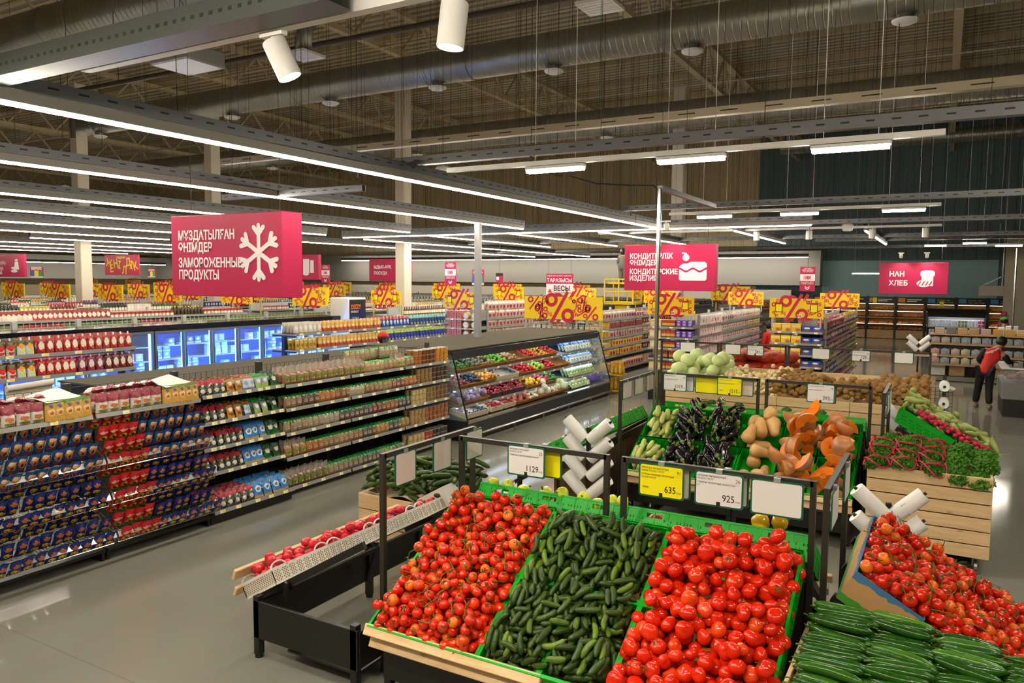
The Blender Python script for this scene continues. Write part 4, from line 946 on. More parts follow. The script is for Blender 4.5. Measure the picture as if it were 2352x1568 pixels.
for i, (x0, x1) in enumerate(((-3.98, -3.06), (-3.02, -2.04), (-2.0, -.12))): rail(x0, 12.0, x1, 12.0, 1.745, 'thin black price rail at the back of the %s' % ('cabbage bin', 'onion bin, over the onion nets', 'potato bins')[i], th=.03)
for x, lb, pr, ln in ((-3.54, 'blank tag on the back rail over the cabbages', '', ()), (-2.825, 'blank tag on the back rail beside the 241 tag', '', ()), (-2.483, 'white price tag reading 241 over the onion nets', '241', ('ПИЯЗ ҚАЗАҚСТАН КГ', '', 'ЛУК КАЗАХСТАН КГ')), (-1.54, 'blank tag on the back rail over the top of the potato heap', '', ()), (-1.0, 'white price tag reading 129 over the potatoes', '129', ('КАРТОП ҚАЗАҚСТАН КГ', '', 'КАРТОФЕЛЬ КАЗАХСТАН КГ')), (-.45, 'blank tag at the far end of the back rail, over the potato slope', '', ())):
    price_tag(x, 11.97, 1.735, lb, ln, pr, 'тг/кг', '44' if pr == '129' else ('16' if pr else ''), w=.25, h=.165)
pine_box(-3.1, 12.25, -2.0, 13.1, .1, 1.15, 'pine bin stacked with red nets of onions behind the white onions', 6, 1.12)
NETM = skin('red_onion_net', '#8f2412', '#b83e20', .5, 38, .3, .12, None, .12, .6, 45)
nb = MB(); 
def netf(u, v): 
    a = 2*PI*u; th = PI*v; k = .5+.5*abs(math.sin(7*a)*math.sin(6*th)); return ((.17+.015*k)*math.cos(th), (.13+.012*k)*math.sin(th)**.6*math.cos(a), (.085+.012*k)*math.sin(th)**.6*math.sin(a))
nb.grid(netf, 28, 16); nb = nb.build('onion_net', NETM, None, True); tag(nb, 'red net of onions stacked in the bin behind the white onions', 'onion net', 'red onion nets')
for l in range(3):
    for i in range(5):
        for j in range(2): dup(nb, (-3.0+.22*i+R_.uniform(-.03, .03), 12.42+.3*j, 1.22+.15*l+R_.uniform(-.02, .02)), (R_.uniform(-.2, .2), R_.uniform(-.2, .2), R_.choice([0, 1.5, .4])+R_.uniform(-.2, .2)))
drop(nb)
# ------------------------------------------------------------------ shelving and packaged goods
STRIP = mat('grey_price_strip', '#8b8b89', .25, 0, 0, .6); LABY = mat('yellow_white_shelf_label', '#ead94a', .5); LABW = mat('white_shelf_label', '#ece9da', .5)
def frame(x, y, rz=PI/2): return Matrix.Translation((x, y, 0)) @ Matrix.Rotation(rz, 4, 'Z')
_lab = MB(); _lab.box(0, -.003, 0, .07, 0, .034); _lab.box(.026, -.0035, .006, .064, -.003, .028, 1); _lab = _lab.mesh('price_label', [LABW, LABY])
def wires(b, x0, x1, z0, z1, y, step=.06, r=.0022):
    n = max(2, int((x1-x0)/step)); 
    for i in range(n+1): x = x0+(x1-x0)*i/n; b.box(x-r, y-r, z0, x+r, y+r, z1)
    m = max(1, int((z1-z0)/step))
    for i in range(m+1): z = z0+(z1-z0)*i/m; b.box(x0, y-r, z-r, x1, y+r, z+r)
def bay(M, w, lips, depth, label, col=None, back=None, top=None, base=True, group=None, labels=5, mesh=True, post=True, thick=.03, baseh=.1, seed=0, ends=False, name='shelf_bay'):
    """one bay of shelving: posts, wire back, shelves with price strip and labels"""
    col = col or DGREY; back = back if back is not None else depth+.02; top = top or lips[0]+.22
    t = D.objects.new(name, None); COL.objects.link(t); t.empty_display_size = .1; t.matrix_world = M; tag(t, label, 'shelving', group)
    R = random.Random(seed)
    for x in ((0.0, w) if post else ()):
        b = MB(); b.box(x-.02, back-.02, 0, x+.02, back+.05, top); b.build('upright_post', col, t)
    b = MB()
    if mesh: wires(b, .02, w-.02, .1, top-.04, back-.01, .075)
    else: b.box(0, back-.01, .1, w, back, top)
    b.build('back_panel', col, t)
    for k, z in enumerate(lips):
        d0 = 0 if not (base and k == len(lips)-1) else -.0
        b = MB(); b.box(.004, d0, z-thick-.01, w-.004, depth, z-.028)
        if ends: b.box(.004, 0, z-.03, .012, depth, z+.05); b.box(w-.012, 0, z-.03, w-.004, depth, z+.05)
        s = b.build('shelf', col, t)
        b = MB(); b.M = Matrix.Translation((0, d0-.002, z-.045)) @ Matrix.Rotation(-.25, 4, 'X'); b.bbox(.004, -.006, 0, w-.004, .004, .045, .002); b.build('price_strip', STRIP, s)
        n = labels if isinstance(labels, int) else labels[k % len(labels)]
        for i in range(n):
            o = put(_lab, 'price_label', s); o.location = (min(w-.08, w*(i+R.uniform(.15, .75))/n), d0-.008, z-.041); o.rotation_euler = (-.25, 0, 0)
    if base:
        b = MB(); b.box(0, .06, 0, w, depth, max(.02, lips[-1]-.05)); b.build('plinth', BLACK, t)
    return t
def stock(M, protos, x0, x1, z, deep, dp, pitch, label, group, y0=.03, lean=0.0, stack=1, sp=0.0, jit=.006, cols=None, yaw=.06, seed=1, parts=True, scale=None, skip=0.0, cat=None):
    """rows of one product on a shelf: side by side, several deep, stacked"""
    R = random.Random(seed); n = max(1, int((x1-x0)/pitch+.3)); lab = label
    for i in range(n):
        for d in range(deep):
            for s in range(stack):
                if skip and d == 0 and R.random() < skip: continue
                p = protos[(i*7+d*3+s) % len(protos)] if isinstance(protos, list) else protos
                m = M @ Matrix.Translation((x0+(i+.5)*(x1-x0)/n+R.uniform(-jit, jit), y0+d*dp+R.uniform(-jit, jit), z+s*sp)) @ Matrix.Rotation(R.uniform(-yaw, yaw), 4, 'Z')
                if lean: m = m @ Matrix.Rotation(lean+R.uniform(-.06, .06), 4, 'X')
                if scale: m = m @ Matrix.Scale(scale, 4)
                o = dup(p, M=m, label=lab, group=group, parts=parts and d == 0 if parts != 'all' else True, cat=cat)
                if cols: o.color = lin(cols[i*len(cols)//n] if len(cols) <= n else cols[i % len(cols)])
def pillow(w, h, t, nu=8, nv=10, crimp=.08, wob=.006, seed=1):
    """flow-wrapped bag standing on its lower crimp, front towards -y"""
    R = random.Random(seed); ph = [R.uniform(0, 6) for _ in range(4)]; b = MB()
    def th(u, v):
        e = min(1, max(0, (v-crimp)/.22))*min(1, max(0, (1-crimp-v)/.22)); return t/2*(e**.55)*max(0, 1-(2*u-1)**4)**.6
    def wid(v): return w*(1-.07*math.sin(PI*min(1, max(0, (v-crimp)/(1-2*crimp)))))
    for sg in (-1, 1):
        b.grid(lambda u, v: ((u-.5)*wid(v), sg*(th(u, v)+.0008)+wob*math.sin(7*u+ph[0])*math.sin(9*v+ph[1]), v*h), nu, nv, 0, sg > 0)
    return b
def pouch(w, h, t, nu=8, nv=9):
    """stand-up pouch: deep foot, flat top"""
    b = MB()
    def th(u, v): return t/2*(1-v)**.55*max(.02, 1-(2*u-1)**6)**.5*(.75+.25*min(1, v*8))+.0008
    for sg in (-1, 1): b.grid(lambda u, v: ((u-.5)*w*(1-.06*v), sg*th(u, v), v*h), nu, nv, 0, sg > 0)
    return b
def lbottle(r, h, neck=.38, cap=.12, n=12):
    b = MB(); b.lathe([(r*.92, 0), (r, .01), (r, h*.58), (r*neck, h*.8), (r*neck, h*(1-cap))], n, 0); b.lathe([(r*neck*1.15, h*(1-cap)), (r*neck*1.15, h)], n, 1); 
    b.lathe([(r*1.01, h*.15), (r*1.01, h*.5)], n, 2, cap=False); return b
def ljar(r, h, n=12):
    b = MB(); b.lathe([(r*.94, 0), (r, .008), (r, h*.72), (r*.85, h*.8)], n, 0); b.lathe([(r*.88, h*.8), (r*.88, h)], n, 1); b.lathe([(r*1.01, h*.18), (r*1.01, h*.6)], n, 2, cap=False); return b
def ltub(r, h, n=14):
    b = MB(); b.lathe([(r*.86, 0), (r*.97, h*.88)], n, 0); b.lathe([(r*1.0, h*.88), (r*1.02, h*.9), (r*1.02, h*.98), (r*.95, h)], n, 1); return b
OC = ocmat('printed_pack_colour', .3, 0, .1); OCM = ocmat('matt_pack_colour', .5, 0, .1); CAPW = mat('white_plastic_cap', '#e8e6e0', .4); LABP = mat('cream_product_label', '#e4dcc4', .5, 0, .15); GLASSB = ocmat('bottle_colour', .12, .3, .15)
def proto(b, name, mats, label='', cat='', smooth=True, angle=None):
    o = b.build(name, mats, None, smooth, angle=angle); tag(o, label or None, cat); PROTOS.append(o); return o
PROTOS = []
def clear_protos():
    for o in PROTOS: drop(o)
    PROTOS.clear(); KIDS.clear()
# ------------------------------------------------------------------ the low gondola of snacks and nuts beside the produce
NX = -6.95; LB = [1.40, 1.105, .80, .49, .11]
SEEDL = 'wire-basket bay of sunflower seed bags, %s'
for i, (y0, w) in enumerate(((3.05, 1.18), (4.25, 1.18))):
    t = bay(frame(NX, y0), w, [1.40], .42, SEEDL % ('cut by the picture edge', 'with red bags beside the blue ones')[i], base=False, labels=1, top=1.66, seed=i)
    b = MB(); b.box(0, -.12, .085, w, .42, .115); b.box(.0, -.1, 0, .03, .4, .085); b.box(w-.03, -.1, 0, w, .4, .085); b.build('low_base_deck', BLACK, t)
    for k, (zl, yf) in enumerate(((1.0, -.14), (.665, -.2), (.32, -.27))):
        b = MB(); zb = zl-.115
        b.tube([(.01, yf, zb), (w-.01, yf, zb)], .005, 6); b.tube([(.01, yf-.02, zl), (w-.01, yf-.02, zl)], .005, 6)
        n = int(w/.032)
        for q in range(n+1): x = .01+(w-.02)*q/n; b.tube([(x, yf-.02, zl), (x, yf, zb), (x, yf+.3, zb+.05)], .0018, 4)
        for x in (.008, w-.008):
            b.tube([(x, yf-.02, zl), (x, .28, zl+.25)], .005, 6); b.tube([(x, yf, zb), (x, yf-.02, zl)], .004, 5)
            for q in range(7): f = q/6; b.tube([(x, yf-.02+(.3-yf)*f, zl+.25*f), (x, yf+(.3-yf)*f, zb+.1*f)], .0018, 4)
        s = b.build('wire_basket', CHROME, t)
        b = MB(); b.M = Matrix.Translation((0, yf-.024, zl-.028)) @ Matrix.Rotation(-.35, 4, 'X'); b.bbox(.0, -.004, -.03, w, .004, .036, .002); b.build('clear_price_rail', mat('clear_acrylic_rail', '#d5d8da', .12, .2, 0, .8, alpha=.85), s)
        for q in range(1+k % 2):
            o = put(_lab, 'price_label', s); o.location = ((.12, .66)[q], yf-.034, zl-.04); o.rotation_euler = (-.35, 0, 0); o.scale = (1.2, 1, 1.2)
SUNB = pack('blue_striped_seed_bag', '#1d4a80', [(.0, .08, '#16356a'), (.92, 1, '#173a6e'), (.42, .47, '#2a6db0')], [(.5, .62, .34, .2, '#c0793a'), (.5, .55, .12, .08, '#3a2413'), (.5, .78, .3, .07, '#d9b28a'), (.5, .25, .34, .12, '#8c3a44')], .16, noise=.35, ncol='#0f2a55', nscale=60)
SUND = pack('dark_blue_seed_bag', '#16266e', [(0, .07, '#101c50'), (.93, 1, '#101c50')], [(.5, .7, .28, .13, '#b8653a'), (.34, .3, .15, .12, '#e2b414'), (.66, .3, .15, .12, '#e2b414'), (.5, .36, .14, .11, '#e8c01e'), (.34, .3, .06, .045, '#2b1c10'), (.66, .3, .06, .045, '#2b1c10')], .16)
SUNR = pack('red_green_seed_bag', '#c01c22', [(0, .12, '#18912b'), (.93, 1, '#a51a1e')], [(.5, .66, .36, .1, '#e6b7a0'), (.5, .33, .32, .17, '#cfa51f'), (.5, .33, .14, .08, '#33230f'), (.3, .45, .14, .08, '#a8502a')], .16)
sb = [proto(pillow(.105, .18, .05, seed=i), 'seed_bag', SUNB, '', 'snack bag') for i in range(3)]; sd = [proto(pillow(.1, .175, .05, seed=i+5), 'seed_bag', SUND, '', 'snack bag') for i in range(3)]; sr = [proto(pillow(.11, .185, .05, seed=i+9), 'seed_bag', SUNR, '', 'snack bag') for i in range(2)]
def basket(M, protos, x0, x1, zl, yf, rows, label, group, seed, rise=.115, run=.085, pitch=.108):
    for r in range(rows): stock(M, protos, x0, x1, zl-.125+r*rise, 1, 0, pitch, label, group, yf+.035+r*run, .55-.06*r, seed=seed+r, yaw=.12, jit=.012)
TW = ('top', 'middle', 'lowest')
for k, (zl, yf) in enumerate(((1.0, -.14), (.665, -.2), (.32, -.27))):
    pr = sb if k == 0 else sd; nm = ('blue-striped' if k == 0 else 'dark blue')
    for i, y0 in enumerate((3.05, 4.25)):
        x0 = .02 if i == 0 else .44
        basket(frame(NX, y0), pr, x0, 1.16, zl, yf, 4 if k == 0 else 3, '%s sunflower seed bag in the %s basket, %s' % (nm, TW[k], ('bay cut by the picture edge', 'bay with red bags')[i]), '%s seed bags, %s basket, bay %s' % (nm, TW[k], 'ab'[i]), 10*k+i, pitch=.1)
    basket(frame(NX, 4.25), sr, .02, .44, zl, yf, 4 if k == 0 else 3, 'red and green sunflower seed bag in the %s basket' % TW[k], 'red seed bags in the %s basket' % TW[k], 40+k, pitch=.105)
WSB = pack('white_red_seed_bag', '#d9d2c6', [(.62, 1, '#8f3342'), (0, .12, '#b88e4c')], [(.5, .42, .3, .1, '#cf7443'), (.5, .2, .36, .08, '#8a9a4a')], .2, noise=.3, ncol='#efe9e0', nscale=70); KSB = pack('kraft_seed_bag', '#c99a43', [(.84, 1, '#59852e'), (0, .06, '#b98632')], [(.5, .5, .28, .16, '#e3c58a'), (.5, .45, .16, .07, '#b5602c'), (.5, .75, .2, .05, '#69518a')], .45)
ws = [proto(pillow(.125, .2, .07, seed=i+20), 'snack_bag', WSB, '', 'snack bag') for i in range(3)]; ks = [proto(pouch(.11, .2, .07), 'snack_bag', KSB, '', 'snack bag')]
for i, y0 in enumerate((3.05, 4.25)):
    F = frame(NX, y0); wh = ('top shelf at the picture edge', 'top shelf over the red seed bags')[i]
    if i == 0:
        stock(F, ws, .02, .74, 1.38, 3, .1, .125, 'white and maroon bag of salted seeds, '+wh, 'white seed bags '+wh, seed=3); stock(F, ks, .76, 1.16, 1.38, 3, .08, .085, 'kraft brown bag of seeds with green top, '+wh, 'kraft seed bags '+wh, seed=4)
        for q in range(5): dup(ws[q % 3], M=F @ Matrix.Translation((.1+.16*q, .3, 1.57)) @ Euler((1.4, .1*q, .3)).to_matrix().to_4x4(), label='white and maroon bag lying flat on the others, '+wh, group='flat bags '+wh)
    else:
        stock(F, ws, .02, .72, 1.38, 3, .1, .12, 'white and maroon bag of salted seeds, '+wh, 'white seed bags '+wh, seed=5); stock(F, ks, .74, 1.16, 1.38, 3, .08, .085, 'kraft brown bag of seeds with green top, '+wh, 'kraft seed bags '+wh, seed=6)
        for q in range(5): dup(ws[q % 3], M=F @ Matrix.Translation((.1+.14*q, .3, 1.57)) @ Euler((1.35, .1*q, .2)).to_matrix().to_4x4(), label='white and maroon bag lying flat on the others, '+wh, group='flat bags '+wh)
for i, (y, lb) in enumerate(((3.95, 'white paper sheet lying on the kraft bags at the picture edge'), (5.15, 'white paper sheet lying on the kraft bags of the second bay'))):
    b = MB(); b.grid(lambda u, v: ((u-.5)*.3, (v-.5)*.36, .015*math.sin(3*u+2*v)), 8, 8); o = b.build('paper_sheet', PAPER, None, True); o.location = (-7.12, y, 1.6); o.rotation_euler = (.1, .12, .2); tag(o, lb, 'paper')
b = MB(); b.tube([(0, 0, 0), (0, .42, .02)], .03, 12); b.box(-.03, 0, -.14, -.015, .42, .0); o = b.build('paper_roll', mat('cream_paper', '#cfc8b8', .7), None, True, angle=.6); o.location = (-7.5, 3.75, 1.66); tag(o, 'cream paper roll behind the wire back of the seed bay', 'paper roll')
# sachet bay
bay(frame(NX, 5.45), 1.18, [1.42, 1.12, .83, .55], .42, 'bay of black and red snack sachets beside the seed baskets', base=False, labels=(7, 7, 7, 6), top=1.66, seed=3)
t = bay(frame(NX+.15, 5.45), 1.18, [.16], .55, 'deep base deck with black front under the black and red sachets', base=True, labels=5, top=.3, post=False, seed=4, name='base_deck')
SCH = pack('black_red_sachet', '#191512', [(.68, .95, '#b3202a'), (.0, .06, '#2a2622')], [(.5, .3, .3, .14, '#d8d2c6'), (.4, .5, .2, .05, '#3f8a3a'), (.62, .62, .2, .07, '#e6ded2')], .2, noise=.25, ncol='#c9c2b6', nscale=90)
SCO = pack('golden_nut_sachet', '#b9822e', [(.86, 1, '#6a3a1c'), (0, .1, '#d8992f')], [(.5, .6, .3, .13, '#e4d6c0'), (.5, .3, .3, .1, '#8a4a22')], .18); SCW = pack('white_blue_sachet', '#cfd3d8', [(.8, 1, '#b0602c'), (0, .16, '#5b86b0')], [(.5, .5, .28, .16, '#7fa8cf')], .18); SCL = pack('lime_sachet', '#9aa9a0', [(.8, 1, '#2c8a35'), (0, .25, '#9cc43a')], [(.5, .55, .3, .14, '#e2e2de')], .18)
SCB = pack('sky_blue_bag', '#2f7fc4', [(0, .14, '#c99a4c'), (.9, 1, '#2a70b0')], [(.5, .55, .32, .2, '#d9dee2'), (.5, .55, .2, .1, '#3f6fa0')], .18, noise=.3, ncol='#5aa0dc', nscale=60); SCG = pack('dark_green_bag', '#1e4f22', [(0, .14, '#2f7a2c')], [(.5, .55, .3, .16, '#c5cfc0')], .18, noise=.3, ncol='#16371a', nscale=70)
sa = {k: [proto(pillow(w, h, .035, 6, 9, seed=i+30), 'snack_sachet', m, '', 'snack sachet') for i in range(2)] for k, m, w, h in (('black and red', SCH, .085, .185), ('golden', SCO, .1, .18), ('white and blue', SCW, .095, .17), ('lime', SCL, .095, .17), ('sky blue', SCB, .12, .19), ('dark green', SCG, .11, .18))}
F = frame(NX, 5.45)
for lv, (z, runs) in enumerate(((1.40, (('black and red', 0, .36), ('golden', .36, .6), ('white and blue', .6, .78), ('lime', .78, .98), ('dark green', .98, 1.16))), (1.1, (('black and red', .04, .36), ('golden', .36, .6), ('white and blue', .6, .74), ('lime', .74, 1.0), ('dark green', 1.0, 1.16))), (.81, (('black and red', .04, .6), ('sky blue', .6, .94), ('dark green', .94, 1.16))), (.53, (('black and red', .04, .6), ('sky blue', .6, .88), ('dark green', .88, 1.16))))):
    for k, x0, x1 in runs:
        w_ = ('top', 'second', 'third', 'fourth')[lv]; stock(F, sa[k], x0+.01, x1, z, 3, .085, .085 if k[0] == 'b' else .1, '%s snack sachet on the %s shelf of the sachet bay' % (k, w_), '%s sachets, %s shelf' % (k, w_), .05, -.35, seed=lv*7+len(k), yaw=.15, parts=False)
F2 = frame(NX+.15, 5.45)
for k, x0, x1 in (('black and red', .03, .62), ('sky blue', .62, 1.16)): stock(F2, sa[k], x0, x1, .14, 4, .1, .09 if k[0] == 'b' else .12, '%s bag on the deep base deck of the sachet bay' % k, k+' bags on the base deck', .06, -.4, seed=len(k), yaw=.15, parts=False)
# nut bags and tubs
TUBL = {'amber': '#a8632a', 'brown': '#6d3b22', 'orange': '#c9862a', 'dark': '#4a3a30', 'sand': '#a8854c', 'tan': '#8a6a3a', 'pale': '#c4ac74', 'rust': '#9c5a34', 'red': '#b0401f', 'black': '#3a3834', 'walnut': '#7a5636'}
def gran(name, base, var, sc=90):
    t = NT(name); n = t.add('ShaderNodeTexVoronoi'); n.inputs['Scale'].default_value = sc; t.link(t.coord(), n.inputs['Vector'])
    h = t.add('ShaderNodeHueSaturation'); t.link(t.ocol(), h.inputs['Color']); t.link(t.math('ADD', t.math('MULTIPLY', n.outputs['Distance'], var), base), h.inputs['Value']); t.base(h.outputs[0])
    t.b.inputs['Roughness'].default_value = .3; t.b.inputs['Coat Weight'].default_value = .6; t.b.inputs['Coat Roughness'].default_value = .1; MATS[name] = t.m; return t.m
GRAN = gran('nuts_in_clear_plastic', .75, .7); LIDM = mat('clear_tub_lid', '#cfc8b8', .12, 0, 0, .7, alpha=.55)
NBM = gran('nuts_in_clear_bag', .8, .6, 70); GHEAD = skin('green_bag_header', '#0f8f3c', '#18a84c', .3, 30, .5, .12, None, .2, .6, 60); WLAB = mat('white_nut_label', '#cfc9bd', .5)
nbs = []
for i in range(3):
    o = proto(pillow(.1, .155, .06, 7, 8, .04, .005, i+60), 'nut_bag', NBM, '', 'nut bag')
    b = MB(); b.grid(lambda u, v: ((u-.5)*.1*(1+.08*v), -.02+.075*v+.006*math.sin(9*u+i), .142+.04*v*(1-.9*v)+.012*math.sin(12*u+3*i)*math.sin(8*v)), 9, 7); b.build('green_header', GHEAD, o, True)
    b = MB(); b.box(-.032, -.034, .06, .032, -.033, .1); b.box(-.032, -.0345, .085, .032, -.034, .089, 1); b.build('printed_label', [mat('clear_film_print', '#b7a58c', .3), INK], o); nbs.append(o)
wbs = []
WAL = gran('walnuts_in_bag', .7, .8, 38); LGRN = pack('green_yellow_bag_label', '#6fae2c', [(0, .3, '#c9c23a')], [(.5, .6, .3, .2, '#2f8a30')], .4); FUZZ = mat('crinkled_clear_film', '#cdbfae', .2, 0, 0, .7, alpha=.5)
for i in range(2):
    o = proto(pillow(.115, .16, .07, 7, 8, .03, .006, i+70), 'walnut_bag', WAL, '', 'nut bag')
    b = MB(); b.box(-.03, -.037, .05, .03, -.036, .105); b.build('green_label', LGRN, o)
    b = MB(); b.grid(lambda u, v: ((u-.5)*.11*(1-.3*v), .02*math.sin(11*u+i)*v+.01*math.cos(17*u), .15+.07*v+.012*math.sin(15*u)), 10, 5); b.build('crinkled_top', FUZZ, o, True); wbs.append(o)
tub = proto(ltub(.046, .078), 'snack_tub', [GRAN, LIDM], '', 'snack tub', True, .6)
for i in range(3): bay(frame(NX, 6.65+1.19*i), 1.17, LB, .42, 'bay of green-headed nut bags, %s' % ('next to the sachets', 'the middle one', 'the one ending in clear tubs')[i], base=True, labels=(3, 4, 4, 3, 3), top=1.66, seed=10+i)
F = frame(NX, 6.65)
NC = ['#a97a4c', '#6d4a34', '#8f6a44', '#b0702f', '#7c5a3c', '#b59a78', '#9c7a52']
LVN = ('top', 'second', 'third', 'fourth', 'lowest')
def nuts(lv, x0, x1, deep, cols, seed, z=None, y0=.045, tag2=''):
    stock(F, nbs, x0, x1, (z or LB[lv]-.02), deep, .085, .098, 'bag of nuts with green header on the %s shelf%s' % (LVN[lv], tag2), 'green-topped nut bags, %s shelf%s' % (LVN[lv], tag2), y0, 0, seed=seed, cols=cols, yaw=.1, parts='all')
def wnuts(lv, x0, x1, deep, cols, seed, z=None, y0=.05):
    stock(F, wbs, x0, x1, (z or LB[lv]-.02), deep, .09, .108, 'clear bag of walnuts with green label on the %s shelf' % LVN[lv], 'walnut bags, %s shelf' % LVN[lv], y0, 0, seed=seed, cols=cols, yaw=.1, parts='all')
wnuts(0, .0, 1.5, 3, ['#8a6a4c'], 1); nuts(0, 1.52, 2.2, 2, ['#c0a070', '#a58058'], 2); wnuts(0, 2.2, 2.42, 2, ['#a58a68'], 3); nuts(0, 2.42, 2.62, 2, ['#9a7a5c'], 4)
nuts(0, 1.35, 2.3, 1, ['#b09468'], 5, 1.53, .28, ', upper tier'); nuts(0, 2.0, 2.4, 1, ['#b09a80'], 6, 1.55, .18, ', upper tier')
nuts(1, .0, 2.68, 2, ['#8a6a50', '#5e443a', '#b2682c', '#8a5a3a', '#b5aa98', '#8f6440', '#a5855a', '#7c4a38', '#b0602c'], 7)
nuts(2, .0, 2.52, 2, ['#8f7a60', '#9a8a74', '#a59a88', '#4a4644', '#504848', '#7c3434', '#94502c', '#4a4848'], 8)
wnuts(3, .0, .36, 2, ['#8a6a44'], 9); nuts(3, .36, 2.5, 2, ['#a85c2c', '#8f6a50', '#9a7450', '#86644c', '#4e4c4a', '#a87832', '#4a4a4a', '#a0763e'], 10)
wnuts(4, .0, .75, 2, ['#6e5c44'], 11); nuts(4, .75, 2.4, 2, ['#8a7460', '#7c6a58', '#5a5450', '#8f7a5a', '#6a5a48'], 12)
def tubs(lv, runs, deep=2, st=3):
    for k, x0, x1 in runs: stock(F, tub, x0, x1, LB[lv]-.025, deep, .1, .096, '%s tub of snacks with clear lid, stacked on the %s shelf' % (k, LVN[lv]), '%s tubs, %s shelf' % (k, LVN[lv]), .055, 0, st, .08, seed=lv, cols=[TUBL[k]], yaw=3, parts=False)
tubs(0, (('amber', 2.64, 2.84), ('brown', 2.84, 3.2), ('orange', 3.2, 3.55))); tubs(1, (('tan', 2.7, 3.12), ('dark', 3.12, 3.55))); tubs(2, (('pale', 2.58, 2.95), ('tan', 2.95, 3.22), ('walnut', 3.22, 3.55)))
tubs(3, (('sand', 2.55, 2.92), ('rust', 2.92, 3.55)), 2, 3); tubs(4, (('pale', 2.5, 2.92), ('red', 2.92, 3.12), ('black', 3.12, 3.55)), 2, 3)
clear_protos()
# ------------------------------------------------------------------ produce fridge and the unit back to back with it
CHAR = mat('charcoal_fridge_panel', '#34373a', .35, .3); GLOSSB = mat('glossy_black_fridge_top', '#5f5b52', .5, 0, 0, 0); NAVY = mat('navy_fridge_steel', '#1b2540', .4, .2); FLED = mat('cold_fridge_led', '#ffffff', .4, emit='#d8ecff', es=14); INB = mat('fridge_inner_back', '#2f4a66', .5)
FY0, FY1 = 10.45, 16.62
t = thing('produce_fridge', 'long open charcoal fridge of fruit and vegetables with slanting glass ends', 'fridge', (-6.75, FY0, 0), PI/2); L = FY1-FY0
b = MB(); b.xprism([(0, .1), (0, .33), (.06, .35), (.85, .35), (.85, .1)], 0, L); b.build('base_cabinet', CHAR, t)
b = MB(); b.xprism([(-.004, .315), (-.004, .345), (.05, .362), (.05, .35)], 0, L); b.build('steel_lip', CHROME, t)
b = MB(); b.box(.03, .05, 0, L-.03, .8, .1); b.build('dark_plinth', BLACK, t)
b = MB(); b.box(0, .8, .35, L, .85, 1.5); b.build('inner_back', INB, t)
b = MB(); b.xprism([(.34, 1.36), (.32, 1.49), (.36, 1.52), (.85, 1.52), (.85, 1.44), (.42, 1.4)], 0, L); b.build('canopy', CHAR, t)
b = MB(); b.box(0, .33, 1.521, L, 2.15, 1.535); b.build('glossy_top', GLOSSB, t)
for x in (.04,):
    b = MB(); b.box(.03, .44, 1.385, L-.03, .47, 1.4); s = b.build('light_strip', FLED, t)
for k, (yf, z) in enumerate(((.3, 1.12), (.25, .85), (.2, .57))):
    b = MB(); b.xprism([(yf, z-.012), (yf, z), (.8, z+.1), (.8, z+.085)], .02, L-.02); s = b.build('shelf', GREYS, t)
    b = MB(); b.box(.02, yf-.012, z-.03, L-.02, yf, z+.012); b.build('price_strip', STRIP, s)
    for i in range(14): o = put(_lab, 'price_label', s); o.location = (.1+.44*i, yf-.013, z-.026)
    b = MB(); b.box(.05, yf+.06, z-.03, L-.05, yf+.08, z-.016); b.build('shelf_light', FLED, s)
for x in (0, L):
    b = MB(); b.tube([(x, .0, .34), (x, .33, 1.5)], .016, 6); b.build('slanting_end_frame', BLACK, t)
    b = MB(); b.xprism([(.01, .36), (.34, 1.45), (.8, 1.45), (.8, .36)], x-.003, x+.003); b.build('glass_end', mat('clear_end_glass', '#cfe0e6', .05, 0, 0, .8, alpha=.14), t)
t = thing('bumper_rail', 'steel bumper rail along the foot of the produce fridge', 'rail', (-6.6, 10.6, 0), PI/2)
b = MB(); b.tube([(0, 0, .16), (5.72, 0, .16)], .02, 8); b.build('steel_bar', CHROME, t)
for i in range(6): b = MB(); b.tube([(.03+1.13*i, 0, 0), (.03+1.13*i, 0, .15)], .012, 6); b.tube([(.03+1.13*i, 0, 0), (.03+1.13*i, 0, .012)], .03, 8); b.build('floor_post', ZINC, t)
t = thing('dairy_fridge', 'long glossy-topped dark fridge backing onto the nut shelves, seen over their wire backs', 'fridge', (-8.75, 4.95, 0), PI/2); L2 = 12
b = MB(); b.box(0, -1.3, 0, 5.45, -1.27, 1.5); b.box(0, -1.27, 1.46, 5.45, .0, 1.5); b.box(0, -1.27, 0, .04, -.2, 1.46); b.box(0, -.6, 0, L2-.3, 0, .35); b.box(0, -.62, .35, L2-.3, -.58, 1.46); b.build('dark_cabinet', BLACK, t)
b = MB(); b.box(-.02, -1.31, 1.5, 5.47, .02, 1.516); b.build('glossy_top', GLOSSB, t)
for y in (3.6, 4.8, 6.0): pass
# produce in the fridge
FF = Matrix.Translation((-6.75, FY0, 0)) @ Matrix.Rotation(PI/2, 4, 'Z')
BASK = skin('brown_wicker_tray', '#8a5a2a', '#a8743c', .6, 60, .3, .08)
bkp = MB(); bkp.add([(0, 0, 0), (.4, 0, 0), (.4, .34, 0), (0, .34, 0), (-.015, -.02, .07), (.415, -.02, .07), (.415, .36, .07), (-.015, .36, .07)], [(0, 3, 2, 1), (0, 1, 5, 4), (1, 2, 6, 5), (2, 3, 7, 6), (3, 0, 4, 7)]); bkp.add([(.01, .01, .01), (.39, .01, .01), (.39, .33, .01), (.01, .33, .01), (0, 0, .068), (.4, 0, .068), (.4, .34, .068), (0, .34, .068)], [(0, 1, 2, 3), (0, 4, 5, 1), (1, 5, 6, 2), (2, 6, 7, 3), (3, 7, 4, 0)]); bkp.tube([(-.018, -.022, .07), (.418, -.022, .07), (.418, .362, .07), (-.018, .362, .07), (-.018, -.022, .07)], .008, 5)
